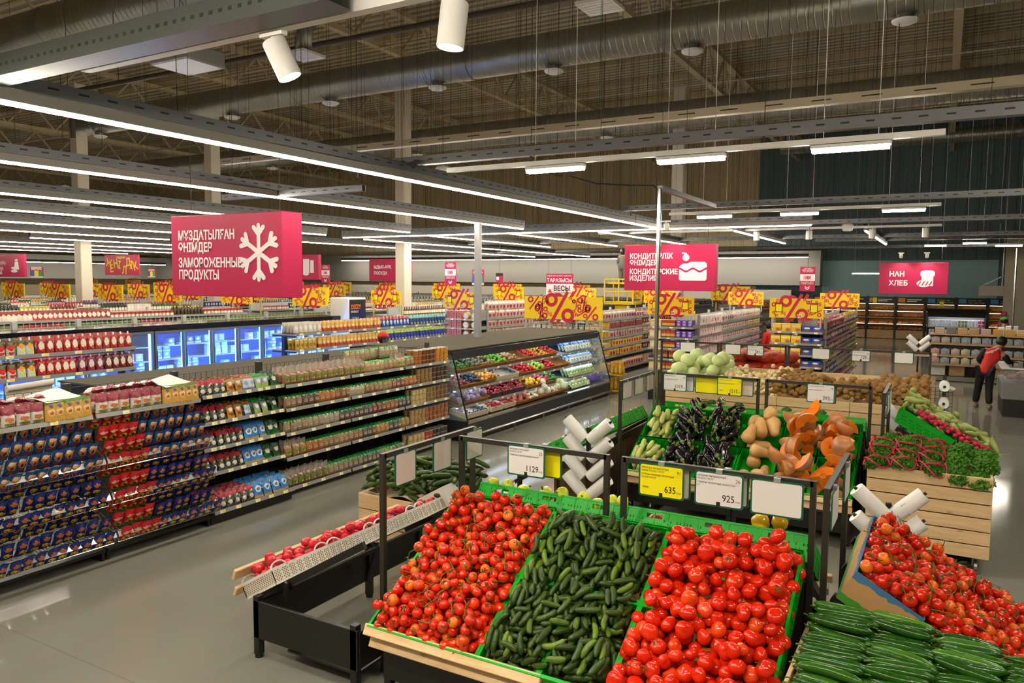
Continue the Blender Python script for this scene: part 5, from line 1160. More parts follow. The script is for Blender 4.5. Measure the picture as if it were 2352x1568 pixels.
bkp = bkp.mesh('produce_tray', BASK)
fr = {}
def fruit(key, r, c1, c2, n=11, obl=.95, **kw): 
    o = ball(r, obl, n, 7, 0, 0, .06, .02).build(key, skin(key+'_skin', c1, c2, .3, 12, .5, .12), None, True); tag(o, None, key.replace('_', ' ')); fr[key] = (o, r); PROTOS.append(o)
for a in (('lime', .03, '#2f6a1e', '#4f8f2a'), ('avocado', .04, '#3f4a30', '#6d6a4a'), ('kiwi', .035, '#7a6a4a', '#94835c'), ('green_lime', .03, '#5aa51e', '#7cc431'), ('ginger_root', .035, '#b08f5e', '#c9aa78'), ('cherry_tomato', .024, '#c8281a', '#dc3c1e'), ('yellow_tomato', .024, '#e0a016', '#efc02c'), ('plum', .032, '#7a2f48', '#9c4a5a'), ('blue_plum', .03, '#1b2236', '#2f3a58'), ('apricot', .035, '#e09a3c', '#eeb45a'), ('red_chilli', .035, '#b81420', '#d42030'), ('lime_pepper', .035, '#8fbf2a', '#b4d84a'), ('yellow_sweet_pepper', .045, '#e3b516', '#f2cc2c'), ('pink_apple', .042, '#c22a48', '#dd5068'), ('leafy_green', .04, '#1f6a1e', '#3c9030'), ('grape_bag', .06, '#6a5a8a', '#b5aac4'), ('strawberry', .025, '#8f1420', '#b82430'), ('blueberry', .018, '#1c2540', '#34406a'), ('red_apple', .045, '#b05058', '#c87a74'), ('cauliflower', .075, '#d8d6c4', '#e8e6d8'), ('white_mushroom', .03, '#d8cfba', '#e8e0cc'), ('pale_cabbage', .08, '#c0d4a0', '#d8e4c0')): fruit(*a)
BOXL = mat('pale_fruit_box', '#d0c2a6', .6)
def ftray(shelf, u, key, n, label, w=.4, kind='tray'):
    yf, z = ((.3, 1.12), (.25, .85), (.2, .57), (.07, .36))[shelf]; sl = math.atan2(.1, .5) if shelf < 3 else .12
    B = FF @ Matrix.Translation((u, yf+.03, z+.012)) @ Matrix.Rotation(sl+.12, 4, 'X')
    if kind == 'tray':
        o = put(bkp, 'produce_tray'); o.matrix_world = B @ Matrix.Diagonal((w/.4, 1, 1, 1)); tag(o, 'brown tray of %s in the produce fridge' % label, 'tray')
    else:
        o = D.objects.new('fruit_box', None); COL.objects.link(o); o.matrix_world = B; tag(o, 'shallow box of %s in the produce fridge' % label, 'box'); b = MB(); b.box(0, 0, 0, w, .34, .01); b.box(0, 0, .01, w, .01, .09); b.box(0, .33, .01, w, .34, .09); b.box(0, .01, .01, .01, .33, .09); b.box(w-.01, .01, .01, w, .33, .09); b.build('box_body', BOXL if kind == 'box' else mat('dark_printed_box', '#3a2420', .6), o)
    if key:
        p, r = fr[key]; lay([p], heap(w, .34, n, 'ball', r, base=lambda s, t: .035+.05*math.sin(PI*min(1, max(0, s/w)))*math.sin(PI*t/.34), margin=.015, seed=int(u*100)+shelf, cell=.012), B, '%s in the produce fridge, on the %s' % (label, ('top shelf', 'second shelf', 'third shelf', 'base deck')[shelf]), '%s in the produce fridge' % label, random.Random(shelf), 'all')
S0 = (('lime', 30, 'dark green limes'), ('avocado', 18, 'dull purple avocados'), ('kiwi', 22, 'brown kiwis'), ('green_lime', 30, 'bright green limes'), ('ginger_root', 22, 'tan ginger roots'), (None, 0, 'red packets'), ('cherry_tomato', 45, 'red cherry tomatoes'), ('yellow_tomato', 40, 'yellow cherry tomatoes'), ('cherry_tomato', 45, 'vine cherry tomatoes'))
for i, (k, n, lb) in enumerate(S0): ftray(0, .08+.43*i, k, n, lb)
S1 = (('plum', 28, 'mauve plums'), ('blue_plum', 32, 'dark blue plums'), ('apricot', 26, 'orange apricots'))
for i, (k, n, lb) in enumerate(S1): ftray(1, .02+.45*i, k, n, lb)
ftray(1, 1.4, 'blueberry', 60, 'blueberry punnets', .8, 'box'); ftray(1, 2.3, 'red_chilli', 30, 'red chillies', .55); ftray(1, 2.9, 'lime_pepper', 24, 'lime green peppers'); ftray(1, 3.35, 'red_chilli', 18, 'thin red peppers'); ftray(1, 3.8, None, 0, 'wrapped spring onions', .6)
for i, (k, n, lb) in enumerate((('grape_bag', 14, 'bagged blue grapes'), ('grape_bag', 14, 'bagged pale grapes'))): ftray(2, .02+.5*i, k, n, lb, .46)
for i in range(3): ftray(2, 1.05+.45*i, 'strawberry', 40, ('strawberries', 'dark strawberries', 'small strawberries')[i], .42, 'dark')
for i, (k, n, lb) in enumerate((('yellow_sweet_pepper', 18, 'yellow sweet peppers'), ('pink_apple', 18, 'pink apples'), ('leafy_green', 20, 'leafy greens'))): ftray(2, 2.5+.44*i, k, n, lb, .42)
ftray(3, .06, 'blueberry', 110, 'loose blueberries', .75, 'box'); ftray(3, .9, 'strawberry', 45, 'wrapped strawberries', .42, 'box'); ftray(3, 1.36, 'strawberry', 45, 'wrapped red berries', .42, 'box')
for i, (k, n, lb) in enumerate((('red_apple', 18, 'pinkish onions'), ('white_mushroom', 26, 'bagged garlic'), ('cauliflower', 7, 'cauliflowers'), ('white_mushroom', 30, 'white mushrooms'), ('pale_cabbage', 6, 'pale cabbages'))): ftray(3, 1.85+.44*i, k, n, lb, .42)
SALB = pack('salad_bag_blue_white', '#cdd9de', [(.72, 1, '#3a7fc0'), (0, .1, '#7fb0d0')], [(.5, .45, .33, .18, '#e9efec'), (.4, .4, .15, .1, '#5a9a3a')], .15); SALG = pack('salad_bag_green', '#a9c48a', [(.74, 1, '#d5e6d0')], [(.5, .45, .35, .2, '#6da04a'), (.55, .4, .2, .1, '#dfeccf')], .15, noise=.4, ncol='#dbe9d0')
sal = proto(pillow(.17, .2, .06, seed=1), 'salad_bag', SALB, '', 'salad bag'); sag = proto(pillow(.17, .2, .07, seed=2), 'salad_bag', SALG, '', 'salad bag')
for k, (pr, z, y) in enumerate(((sal, 1.15, .34), (sal, .88, .3), (sag, .6, .25))): stock(FF, pr, 4.45, 5.8, z, 3, .08, .15, '%s salad bag leaning at the far end of the produce fridge, %s shelf' % (('blue and white', 'blue and white', 'green')[k], ('top', 'second', 'third')[k]), 'salad bags, %s shelf of the fridge' % ('top', 'second', 'third')[k], y, -.45, seed=k, yaw=.15)
stock(FF, sag, 4.3, 5.3, .38, 2, .1, .17, 'green salad bag on the base deck of the produce fridge', 'salad bags on the base deck', .12, -.7, seed=9)
lv = MB()
for k in range(260): p = Vector((R_.uniform(0, .8), R_.uniform(0, .3), R_.uniform(.1, .2))); lv.tube([p-Vector((0, 0, .1)), p], [.002, .008], 4)
o = lv.build('lavender_pots', skin('lavender_flowers', '#5a4a9a', '#8a78c4', .7, 40)); o.matrix_world = FF @ Matrix.Translation((5.3, .15, .36)); tag(o, 'violet lavender flowers at the far end of the produce fridge', 'flowers', None, 'stuff')
OIL = mat('golden_oil', '#c98f12', .1, 0, .1, .7, .4)
ob = proto(lbottle(.045, .28), 'oil_bottle', [OIL, mat('yellow_cap', '#d8b020', .4), mat('oil_label', '#c9a83a', .5)], '', 'oil bottle', True, .6)
for z in (.12, .5): stock(frame(-6.62, 16.85), ob, 0, .3, z, 3, .1, .1, 'yellow oil bottle on the corner rack at the end of the produce fridge', 'oil bottles beyond the produce fridge', 0, seed=3)
t = thing('oil_rack', 'yellow corner rack of oil bottles past the end of the produce fridge', 'rack', (-6.6, 16.85, 0), PI/2)
for z in (.1, .48): b = MB(); b.box(-.05, -.05, z-.02, .35, .35, z); b.build('shelf', mat('yellow_rack_paint', '#d9b014', .5), t)
# ------------------------------------------------------------------ islands with sauce shelves over the freezer aisle
def supershelf(y0, y1, label, xs=-10.5, foot=True):
    t = thing('sauce_shelf_rack', label, 'shelving', (xs, y0, 0), PI/2); L = y1-y0
    for k, z in enumerate((1.66, 1.36)):
        b = MB(); b.box(0, 0, z-.03, L, .62, z-.01); s = b.build('shelf', GREYS, t)
        b = MB(); b.box(0, -.012, z-.04, L, 0, z+.012); b.build('price_strip', STRIP, s)
        n = int(L/.45)
        for i in range(n): o = put(_lab, 'price_label', s); o.location = (.1+.45*i, -.013, z-.03); o.scale = (1.4, 1, 1.1)
        b = MB(); b.box(.03, .2, z-.05, L-.03, .23, z-.035); b.build('shelf_light', FLED, s)
    for x in (.03, L-.03):
        b = MB(); b.box(x-.035, .27, .8, x+.035, .35, 1.63); b.box(x-.03, .02, 1.6, x+.03, .6, 1.63); b.box(x-.03, .02, 1.3, x+.03, .6, 1.33); b.build('navy_post', NAVY, t)
    t = thing('chest_freezer', 'low chest freezer island under the %s' % label.split(' of ')[-1], 'freezer', (xs+.6, y0, 0), PI/2)
    b = MB(); b.bbox(0, 0, .06, L, 1.8, .82, .02); b.build('freezer_body', mat('pale_grey_freezer', '#a9aaa8', .4), t); b = MB(); b.box(.05, .05, .821, L-.05, 1.75, .84); b.build('glass_lid', mat('dark_lid_glass', '#3a4a5a', .08), t)
    return t
supershelf(2.0, 7.07, 'two-tier raised shelf of red ketchup pouches and tomato juice'); supershelf(10.3, 15.35, 'two-tier raised shelf of mayonnaise and yellow sauce pouches')
def pouchp(name, m, w=.11, h=.215, t=.075, cap=True):
    o = proto(pouch(w, h, t), name, m, '', 'sauce pouch')
    if cap: b = MB(); b.tube([(0, 0, h-.01), (0, 0, h+.028)], .011, 8); b.build('white_cap', CAPW, o)
    return o
def pk(nm, c, lab, c2=None, tom=True): return pack(nm, c, [(0, .1, c2 or c)], [(.5, .52, .33, .27, lab)]+([(.55, .27, .14, .1, '#c0301c')] if tom else []), .22)
KET = pouchp('ketchup_pouch', pk('ketchup_red', '#9e1512', '#ded2bd', '#7c1030')); KEG = pouchp('ketchup_pouch', pk('ketchup_red_green', '#a81812', '#ded2bd', '#1c6a2a')); KEV = pouchp('ketchup_pouch', pk('ketchup_violet', '#8a2048', '#d8cfc4', '#7a4f9a')); KED = pouchp('ketchup_pouch', pk('ketchup_dark', '#5c1414', '#d8ccb8', '#3f1220'))
TJ = pouchp('tomato_paste_pouch', pack('tomato_paste_print', '#c9c0b4', [(.5, 1, '#7c2a22'), (.9, 1, '#3a2420')], [(.5, .55, .4, .2, '#c8201a'), (.5, .78, .25, .1, '#3f7a2e'), (.5, .2, .35, .1, '#b02a34')], .25), .108, .21, .075)
ORJ = pouchp('tomato_paste_pouch', pack('citrus_pouch_print', '#c9cdc4', [(.62, 1, '#5a4a34')], [(.5, .6, .36, .16, '#e09a1c'), (.5, .3, .3, .12, '#b9cf6a')], .25), .108, .21, .075)
FK = frame(-10.5, 2.0)
for lv, z in enumerate((1.655, 1.355)):
    w_ = ('upper', 'lower')[lv]
    stock(FK, TJ, 1.9, 3.4, z, 5, .095, .115, 'white and red tomato pouch on the %s ketchup tier' % w_, 'tomato pouches, %s tier' % w_, .06, seed=lv); stock(FK, ORJ, 3.42, 3.65, z, 5, .095, .115, 'pale orange-printed pouch on the %s ketchup tier' % w_, 'orange-printed pouches, %s tier' % w_, .06, seed=lv)
    for pr, nm, a, c in (((KET, 'red', 3.68, 5.05),) if lv == 0 else ((KEG, 'red and green', 3.68, 4.2), (KEV, 'violet', 4.22, 4.6), (KED, 'dark red', 4.62, 5.05))): stock(FK, pr, a, c, z, 6, .09, .108, '%s ketchup pouch with white cap on the %s tier' % (nm, w_), '%s ketchup pouches, %s tier' % (nm, w_), .06, seed=lv+3, yaw=.12)
MAYW = pouchp('mayonnaise_pouch', pack('pale_sauce_pouch', '#c4bcb0', [(0, .15, '#8a7c72')], [(.5, .55, .3, .2, '#e2dcd2')], .3), .12, .21, .06, False); MAYO = pouchp('sauce_pouch', pack('orange_sauce_pouch', '#d9a53c', [(0, .4, '#a8442a')], [(.5, .5, .32, .16, '#e7cf9c'), (.45, .3, .18, .1, '#c62f1c'), (.6, .45, .12, .1, '#7a9a34')], .3), .11, .2, .06); MAYB = pouchp('mayonnaise_pouch', pack('blue_red_pouch', '#2458a4', [(.78, 1, '#c22a2c'), (0, .12, '#1d3f86')], [(.5, .5, .3, .22, '#d9e2ea'), (.5, .42, .16, .1, '#6a9fd0')], .25), .1, .21, .06); MAYT = pouchp('mayonnaise_pouch', pack('blue_teal_pouch', '#163a86', [(.74, 1, '#7fc4b4')], [(.5, .22, .3, .12, '#8fae3a')], .25), .1, .21, .06); MAYL = pouchp('mayonnaise_pouch', pack('blue_lime_pouch', '#1836a0', [(.76, 1, '#c4d43a')], [(.5, .16, .34, .1, '#b09a5a')], .25), .1, .21, .06); OILY = pouchp('sauce_pouch', pack('golden_pouch', '#c4a03c', [(.85, 1, '#d9cf8a')], [(.5, .45, .3, .2, '#8a6a1c')], .25), .1, .2, .06)
FM = frame(-10.5, 10.3)
for pr, nm, a, c, lv in ((MAYW, 'plain whitish', .02, .75, 0), (MAYO, 'orange and red', .78, 2.55, 0), (MAYB, 'blue and red', 2.6, 3.55, 0), (MAYT, 'blue with teal top', 3.58, 5.0, 0), (OILY, 'golden', .05, .6, 1), (MAYO, 'orange and red', .65, 2.6, 1), (MAYL, 'blue with lime top', 2.65, 5.0, 1)):
    w_ = ('upper', 'lower')[lv]; stock(FM, pr, a, c, (1.655, 1.355)[lv], 4, .1, .115, '%s sauce pouch on the %s tier of the mayonnaise shelf' % (nm, w_), '%s pouches, %s tier' % (nm, w_), .06, seed=lv+8, yaw=.12)
# ------------------------------------------------------------------ glass-door freezer cabinets along the next aisle
DOORM = mat('grey_door_frame', '#5f666e', .4, .3); DGL = mat('door_glass', '#bcd6ff', .03, 0, 0, .6, alpha=.10); BLED = mat('blue_white_freezer_led', '#ffffff', .4, emit='#3a90ff', es=110); INW = mat('freezer_inner_led_tint', '#2f7ae0', .5)  # lining colour carries the blue cast of the cold LED light
DX = -14.0; P_ = .708
for c in range(2):
    y0 = (3.46, 10.2-.36)[c] if c == 0 else 9.84; nD = 9 if c == 0 else 8; L = nD*P_
    t = thing('glass_door_freezer', ('bright blue glass-door freezer behind the ketchup shelf', 'bright blue glass-door freezer row left of the mayonnaise shelf')[c], 'freezer', (DX, y0, 0), PI/2)
    b = MB(); b.box(0, .02, 0, L, .8, .35); b.box(0, .78, .35, L, .8, 1.7); b.box(0, .02, .35, .03, .78, 1.6); b.box(L-.03, .02, .35, L, .78, 1.6); b.build('cabinet_shell', NAVY, t)
    b = MB(); b.box(.03, .74, .36, L-.03, .78, 1.58); b.box(.03, .03, .35, L-.03, .74, .37); b.build('lit_lining', INW, t)
    b = MB(); b.box(-.01, -.02, 1.6, L+.01, .85, 1.72); b.build('dark_top', mat('black_cabinet_top', '#12151c', .15), t)
    for i in range(nD):
        x0 = i*P_; b = MB(); f = .05
        b.box(x0+.01, -.03, .37, x0+f, .01, 1.6); b.box(x0+P_-f, -.03, .37, x0+P_-.01, .01, 1.6); b.box(x0+f, -.03, .37, x0+P_-f, .01, .41); b.box(x0+f, -.03, 1.55, x0+P_-f, .01, 1.6); d = b.build('glass_door', DOORM, t)
        b = MB(); b.box(x0+f, -.012, .41, x0+P_-f, -.008, 1.55); b.build('pane', DGL, d)
        b = MB(); b.tube([(x0+.045, -.05, .85), (x0+.045, -.05, 1.2)], .008, 6); b.build('handle', CHROME, d)
        b = MB(); b.box(x0-.012 if i else .03, .05, .4, x0+.02 if i else .05, .08, 1.55); b.build('light_bar', BLED, t)
        if i == nD-1: b = MB(); b.box(L-.06, .05, .4, L-.035, .08, 1.55); b.build('light_bar', BLED, t)
    for z in (.68, .98, 1.27):
        b = MB(); b.box(.04, .12, z-.012, L-.04, .72, z); b.build('wire_shelf', mat('white_wire_shelf', '#b9c9dc', .4), t)
fb = proto(MB().bbox(-.08, -.06, 0, .08, .06, .16, .004), 'frozen_box', pack('frozen_box_print', 'object', [(0, .25, '#dfe6ee')], [(.5, .6, .3, .2, '#e9eef4')], .4), '', 'frozen food box', False)
FZ = frame(DX, 3.46)
fcol = ['#c9d8ea', '#8fb6d8', '#d8b0c4', '#5a86b8', '#e4e8ec', '#a0c4d0', '#4f6f9c', '#c4d4a8', '#d9a0a8', '#dfe4f0']
for i in range(17):
    for k, z in enumerate((.375, .68, .98, 1.27)):
        if (i*5+k*3) % 7 == 0: continue
        stock(FZ, fb, i*P_+.07+(.3 if (i+k) % 3 == 0 else 0), i*P_+P_-.07, z, 1, .1, .17, 'frozen food box behind the glass doors', 'frozen food boxes', .2+.1*((i+k) % 3), 0, 1+(i+k) % 2 if z < 1.2 else 1, .15, cols=[fcol[(i*3+k*2) % 10]], seed=i*5+k, parts=False)
clear_protos()
# ------------------------------------------------------------------ grocery gondolas
GOND = mat('light_grey_gondola', '#b0b0ac', .45, .15)
def gondola(x, y0, y1, lips, label, end=True, w=1.05, side=True, group=None):
    """double-sided gondola along y: back wall, shelves on the near side and the far side"""
    t = thing('grocery_gondola', label, 'shelving', (x, y0, 0), 0, group); L = y1-y0
    b = MB(); b.box(-.02, 0, 0, .02, L, 1.9); b.box(-w/2+.05, 0, 0, w/2-.05, L, .12); b.build('back_wall', GOND, t)
    for z in lips:
        b = MB(); b.box(-w/2, .0, z-.03, w/2, L, z-.01); s = b.build('shelf', GOND, t)
        b = MB(); b.box(w/2-.002, 0, z-.035, w/2+.012, L, z+.012); s2 = b.build('price_strip', STRIP, s)
    n = int(L/1.25)
    for i in range(n+1): b = MB(); b.box(-.03, i*L/n-.02, 0, .03, i*L/n+.02, 1.98); b.build('upright_post', GOND, t)
    if end:
        b = MB(); b.box(-w/2, -.03, .0, -w/2+.04, 0, 1.98); b.box(w/2-.04, -.03, 0, w/2, 0, 1.98); b.build('end_post', mat('yellow_end_post', '#c9b35a', .5), t)
    return t
BEFORE = len(SC.objects)
botp = proto(lbottle(.038, .24), 'grocery_bottle', [OC, mat('dark_bottle_cap', '#2a2420', .4), LABP], '', 'bottle', True, .6)
botr = proto(lbottle(.038, .24), 'sauce_bottle', [OC, mat('red_bottle_cap', '#c22418', .4), LABP], '', 'bottle', True, .6)
boty = proto(lbottle(.04, .23), 'oil_cruet', [OC, mat('yellow_bottle_cap', '#e0b81c', .4), mat('dark_product_label', '#3a2a1c', .5)], '', 'bottle', True, .6)
jarp = proto(ljar(.042, .13), 'grocery_jar', [OC, mat('red_jar_lid', '#b02a20', .35), LABP], '', 'jar', True, .6)
jarg = proto(ljar(.042, .13), 'pickle_jar', [OC, mat('green_jar_lid', '#5a8a4a', .35), LABP], '', 'jar', True, .6)
boxp = proto(MB().bbox(-.05, -.04, 0, .05, .04, .2, .003), 'grocery_carton', pack('carton_print', 'object', [(0, .2, '#d9d2c2')], [(.5, .6, .3, .18, '#e6dcc8')], .4, 'x', .12, 0), '', 'carton', False)
bagp = proto(pillow(.12, .2, .07), 'grocery_bag', pack('grocery_bag_print', 'object', [], [(.5, .55, .33, .2, '#ded4c4'), (.5, .3, .2, .1, '#b0522c')], .25, 'x', .15), '', 'bag')
pp2 = proto(pouch(.13, .22, .08), 'doypack', pack('doypack_print', 'object', [(.6, 1, '#8a1c1c')], [(.5, .5, .33, .22, '#e0d6c4')], .25, 'x', .12), '', 'pouch')
# left block: tops of five rows, back faces hidden
LXS = (-17.0, -19.95, -22.7, -25.5, -28.2)
ORD = ('first', 'second', 'third', 'fourth', 'fifth', 'sixth', 'seventh', 'eighth', 'ninth', 'tenth')
for i, x in enumerate(LXS): gondola(x, 4.0, 14.4, (1.77, 1.42, 1.07, .7, .3), 'long grey gondola behind the blue freezers, %s row counted from them' % ORD[i], True)
def rowgoods(x, y0, y1, z, runs, deep, wh, pitch=.09, dp=.09, seed=0, parts=False):
    F = frame(x, y0); L = y1-y0
    for pr, a, c, cols, nm in runs: stock(F, pr, a*L, c*L, z, deep, dp, pitch, '%s %s' % (nm, wh), '%s %s' % (nm, wh), .05, 0, seed=seed, cols=cols, yaw=.3, parts=parts)
wg = 'on the top shelf of the first row behind the blue freezers'
rowgoods(-16.47, 8.0, 14.3, 1.76, ((pp2, 0, .13, ['#d8c8b8'], 'white and red pouch'), (pp2, .13, .28, ['#b8302a', '#a83028'], 'red tomato pouch'), (pp2, .28, .4, ['#8f2020'], 'dark red ketchup pouch'), (jarp, .4, .66, ['#9a2c20', '#7f2a1e', '#a8341f'], 'red-lidded jar'), (boty, .66, .8, ['#3c2416'], 'brown bottle with yellow cap'), (jarp, .8, 1, ['#a83020'], 'tall red-lidded jar')), 2, wg, .1, .1, 1)
rowgoods(-16.47, 8.0, 14.3, 1.41, ((boty, 0, .2, ['#b89a3a', '#7a6a2a'], 'yellow oil bottle'), (jarp, .2, .6, ['#a83a22'], 'red sauce jar'), (bagp, .6, 1, ['#a8763c', '#7a3a2a'], 'brown grocery bag')), 1, 'on the second shelf of the first row behind the blue freezers', .11, .1, 2)
# wire-basket shelf backing onto the freezers
t = thing('wire_fronted_shelf', 'grey wire-fronted shelf of pickle jars on the back of the blue freezers', 'shelving', (-14.85, 4.0, 0), PI/2)
b = MB(); b.box(0, 0, 1.6, 13, .5, 1.63); b.box(0, .02, 0, 13, .48, 1.2); b.build('shelf_body', GOND, t)
for i in range(11):
    b = MB(); wires(b, i*1.2+.06, i*1.2+1.14, 1.63, 1.83, 0, .1, .004); b.build('wire_front', GOND, t)
    b = MB(); b.box(i*1.2-.04, -.03, 1.4, i*1.2+.04, .05, 1.86); b.build('upright_post', GOND, t)
rowgoods(-14.9, 6.6, 16.6, 1.64, ((jarg, 0, .12, ['#8a5a2c', '#94682f'], 'amber jar'), (jarp, .12, .2, ['#8f3a22'], 'red jar'), (jarg, .2, .36, ['#4f5a2c', '#5e6a32'], 'olive green jar'), (jarp, .36, .42, ['#7a3020'], 'dark red jar'), (jarg, .46, .8, ['#9a8a3c', '#7f8a3a', '#a8983f'], 'yellow-green pickle jar'), (jarg, .8, 1, ['#b0a03a'], 'yellow pickle jar')), 2, 'behind the wire fronts over the blue freezers', .1, .12, 3)
BC = ['#2a2a22', '#3c3424', '#b9a83a', '#26301f', '#6a3a22', '#c8c4b4', '#c85a2a', '#3a6a8a', '#20241c', '#b86a8a', '#d9cfc0', '#8a2a2a', '#2f5a2f', '#3a3a78', '#c9b060']
for i, x in enumerate(LXS[1:]):
    y0 = (9.4, 10.8, 12.0, 12.9)[i]; w_ = 'atop the %s row behind the blue freezers' % ORD[i+1]
    k = i*3
    rowgoods(x+.53, y0, 14.3, 1.76, tuple(((botp, boxp, botr, jarg)[(q+i) % 4], q/7, (q+1)/7, [BC[(k+q*2) % 15]], ('bottle', 'carton', 'red-capped bottle', 'jar')[(q+i) % 4]+' of the %s run' % ORD[q]) for q in range(7)), 2 if i < 2 else 1, w_, .085, .09, 10+i)
# second block beyond the cross aisle
BXS = [-2.63, -5.3, -8.05, -10.9, -13.7, -16.5, -19.3, -22.1, -24.9, -27.7, -30.5, -33.3]
NMG = ('of yellow and blue cookie boxes', 'of violet chocolate and H-printed packs', 'with the wire end and yellow bags', 'with pink wafer boxes on its end')
for i, x in enumerate(BXS): gondola(x, 17.0, 23.8, (1.69, 1.45, 1.21, .97, .72, .35) if i < 4 else (1.69, 1.3, .9, .4), 'grey gondola %s beyond the cross aisle' % (NMG[i] if i < 4 else ', %s from the entrance side,' % ORD[i-4] if i < 14 else ''), True, 1.05)
def side(x, z, runs, lv, wh, deep=1, seed=0, pitch=.15, lean=-.1, y0=17.05, y1=23.7):
    pitch *= 1.25
    F = frame(x+.525, y0); L = y1-y0
    for pr, a, c, cols, nm in runs: stock(F, pr, a*L, c*L, z, deep, .09, pitch, '%s on the %s shelf %s' % (nm, lv, wh), '%s, %s shelf %s' % (nm, lv, wh), .05, lean, seed=seed, cols=cols, yaw=.2, parts=False, scale=1.22)
SIX = ('top', 'second', 'third', 'fourth', 'fifth', 'lowest'); ZS = (1.68, 1.44, 1.2, .96, .71, .34)
cri = proto(pillow(.15, .2, .07), 'crisp_bag', pack('crisp_print', 'object', [(.75, .9, '#e6d24a')], [(.5, .45, .33, .2, '#e3d8c4')], .2), '', 'crisp bag'); swe = proto(pillow(.14, .19, .06), 'sweet_bag', pack('sweet_print', 'object', [], [(.4, .5, .3, .25, '#e0c0c8'), (.7, .3, .15, .12, '#5a9a3a')], .2), '', 'sweet bag'); pas = proto(pillow(.14, .2, .06), 'biscuit_bag', pack('biscuit_print', 'object', [(0, .2, '#cfc4b0')], [(.5, .55, .3, .16, '#c8925a')], .2), '', 'biscuit bag')
wfr = proto(pillow(.15, .2, .05), 'wafer_pack', pack('wafer_print', 'object', [], [(.5, .5, .36, .22, '#e8dccb'), (.5, .5, .2, .1, '#c23a34')], .25), '', 'biscuit pack'); cnd = proto(pillow(.15, .2, .06), 'candy_pack', pack('candy_print', 'object', [(.7, .85, '#ded4c8')], [(.5, .4, .3, .18, '#8a2a5a')], .2), '', 'candy pack'); hpk = proto(MB().bbox(-.07, -.05, 0, .07, .05, .19, .003), 'cookie_carton', pack('cookie_carton_print', 'object', [(.0, .12, '#b92a2a')], [(.5, .55, .12, .25, '#c8302c')], .4, 'x', .06, 0), '', 'biscuit pack', False)
for k, z in enumerate(ZS):
    side(BXS[0], z, ((cri, 0, .35, [['#c22a2a', '#b83a6a', '#d0404a', '#d8a02a', '#6a4a9a', '#c23a2a'][k]], 'bright candy bag'), (swe, .35, .7, [['#b8b04a', '#8a2a2a', '#d88a2a', '#c22a5a', '#d9c23a', '#b02a2a'][k]], 'crisp bag'), (cri, .7, 1, [['#3a6ab0', '#d8b02a', '#b03a3a', '#7aa83a', '#d84a2a', '#c8a02a'][k]], 'sweet bag')), SIX[k], 'of the cookie gondola', 1, k)
    side(BXS[1], z, ((hpk, 0, .3, ['#ddd2cc'], 'white carton with red H print'), (wfr, .3, .75, [['#d9cfc8', '#c8b8b0', '#d8d0cc', '#b89ab8', '#c0b0a8', '#b8a898'][k]], 'pale wafer pack'), (wfr, .75, 1, [['#d8b83a', '#d0a83a', '#c8b0a0', '#a86a9a', '#b89a7a', '#b8a070'][k]], 'golden wafer pack')), SIX[k], 'of the H-carton gondola', 1, k+10)
    side(BXS[2], z, ((pas, 0, .22, ['#d8a81c', '#d9ac20'], 'yellow pasta bag'), (cnd, .22, .6, [['#c8b8a8', '#8a4a3a', '#b89a8a', '#d8a82a', '#d9a01c', '#c88a6a'][k]], 'mixed biscuit bag'), (pas, .6, 1, [['#c8a89a', '#5a2a2a', '#b8a088', '#3a2a28', '#4a2a26', '#b89080'][k]], 'dark biscuit bag')), SIX[k], 'of the wire-end gondola', 1, k+20)
    if k < 4: side(BXS[3], z, ((cnd, 0, .4, ['#c2a090'], 'pink-brown biscuit bag'), (pas, .4, .7, ['#4a2a2a', '#7a4a3a'], 'dark chocolate pack'), (cnd, .7, 1, ['#b89888'], 'pale biscuit bag')), SIX[k], 'of the wafer-box gondola', 1, k+30)
for i, x in enumerate(BXS):
    if i < 4: 
        side(x, 1.9 if i == 3 else 1.69, ((cnd, .0, .5, [['#b83a4a', '#c8bcb4', '#b0a090', '#c8a898'][i]], 'upper bag'), (wfr, .5, 1, [['#d0a83a', '#d8d0c8', '#8a6a5a', '#6a3a34'][i]], 'upper pack')), 'upper', 'of %s' % ('the cookie gondola', 'the H-carton gondola', 'the wire-end gondola', 'the wafer-box gondola')[i], 2, 70+i, .15, 0)
    else: rowgoods(x+.53, 17.1, 23.6, 1.69, tuple(((botp, jarp, boxp, bagp, botr)[(q+i) % 5], q/6, (q+1)/6, [BC[(i*4+q*3) % 15]], ('bottle', 'jar', 'carton', 'bag', 'red-capped bottle')[(q+i) % 5]+' of the %s run' % ORD[q]) for q in range(6)), 1, 'on the %s far gondola beyond the cross aisle' % ORD[i-4], .11, .09, 80+i)
# end displays
yb = proto(MB().bbox(-.095, -.06, 0, .095, .06, .17, .003), 'cookie_box', pack('yellow_cookie_print', '#e8b91c', [(.62, .9, '#f2cf45')], [(.7, .3, .26, .2, '#b3702a'), (.3, .72, .2, .1, '#d8d8e8')], .4, 'x', .05, 0), '', 'cookie box', False)
bb = proto(MB().bbox(-.12, -.06, 0, .12, .06, .17, .003), 'cookie_box', pack('blue_cookie_print', '#1f3f9a', [(0, .3, '#24489f')], [(.5, .68, .3, .14, '#dfe6f2'), (.5, .35, .36, .14, '#7a4a2a')], .4, 'x', .05, 0), '', 'cookie box', False)
vb = proto(MB().bbox(-.06, -.05, 0, .06, .05, .17, .003), 'chocolate_box', pack('violet_box_print', '#5f3fa0', [(0, .15, '#4a2f86')], [(.5, .45, .3, .2, '#b09ad8'), (.5, .8, .3, .08, '#e0d8ee')], .4, 'x', .06, 0), '', 'chocolate box', False)
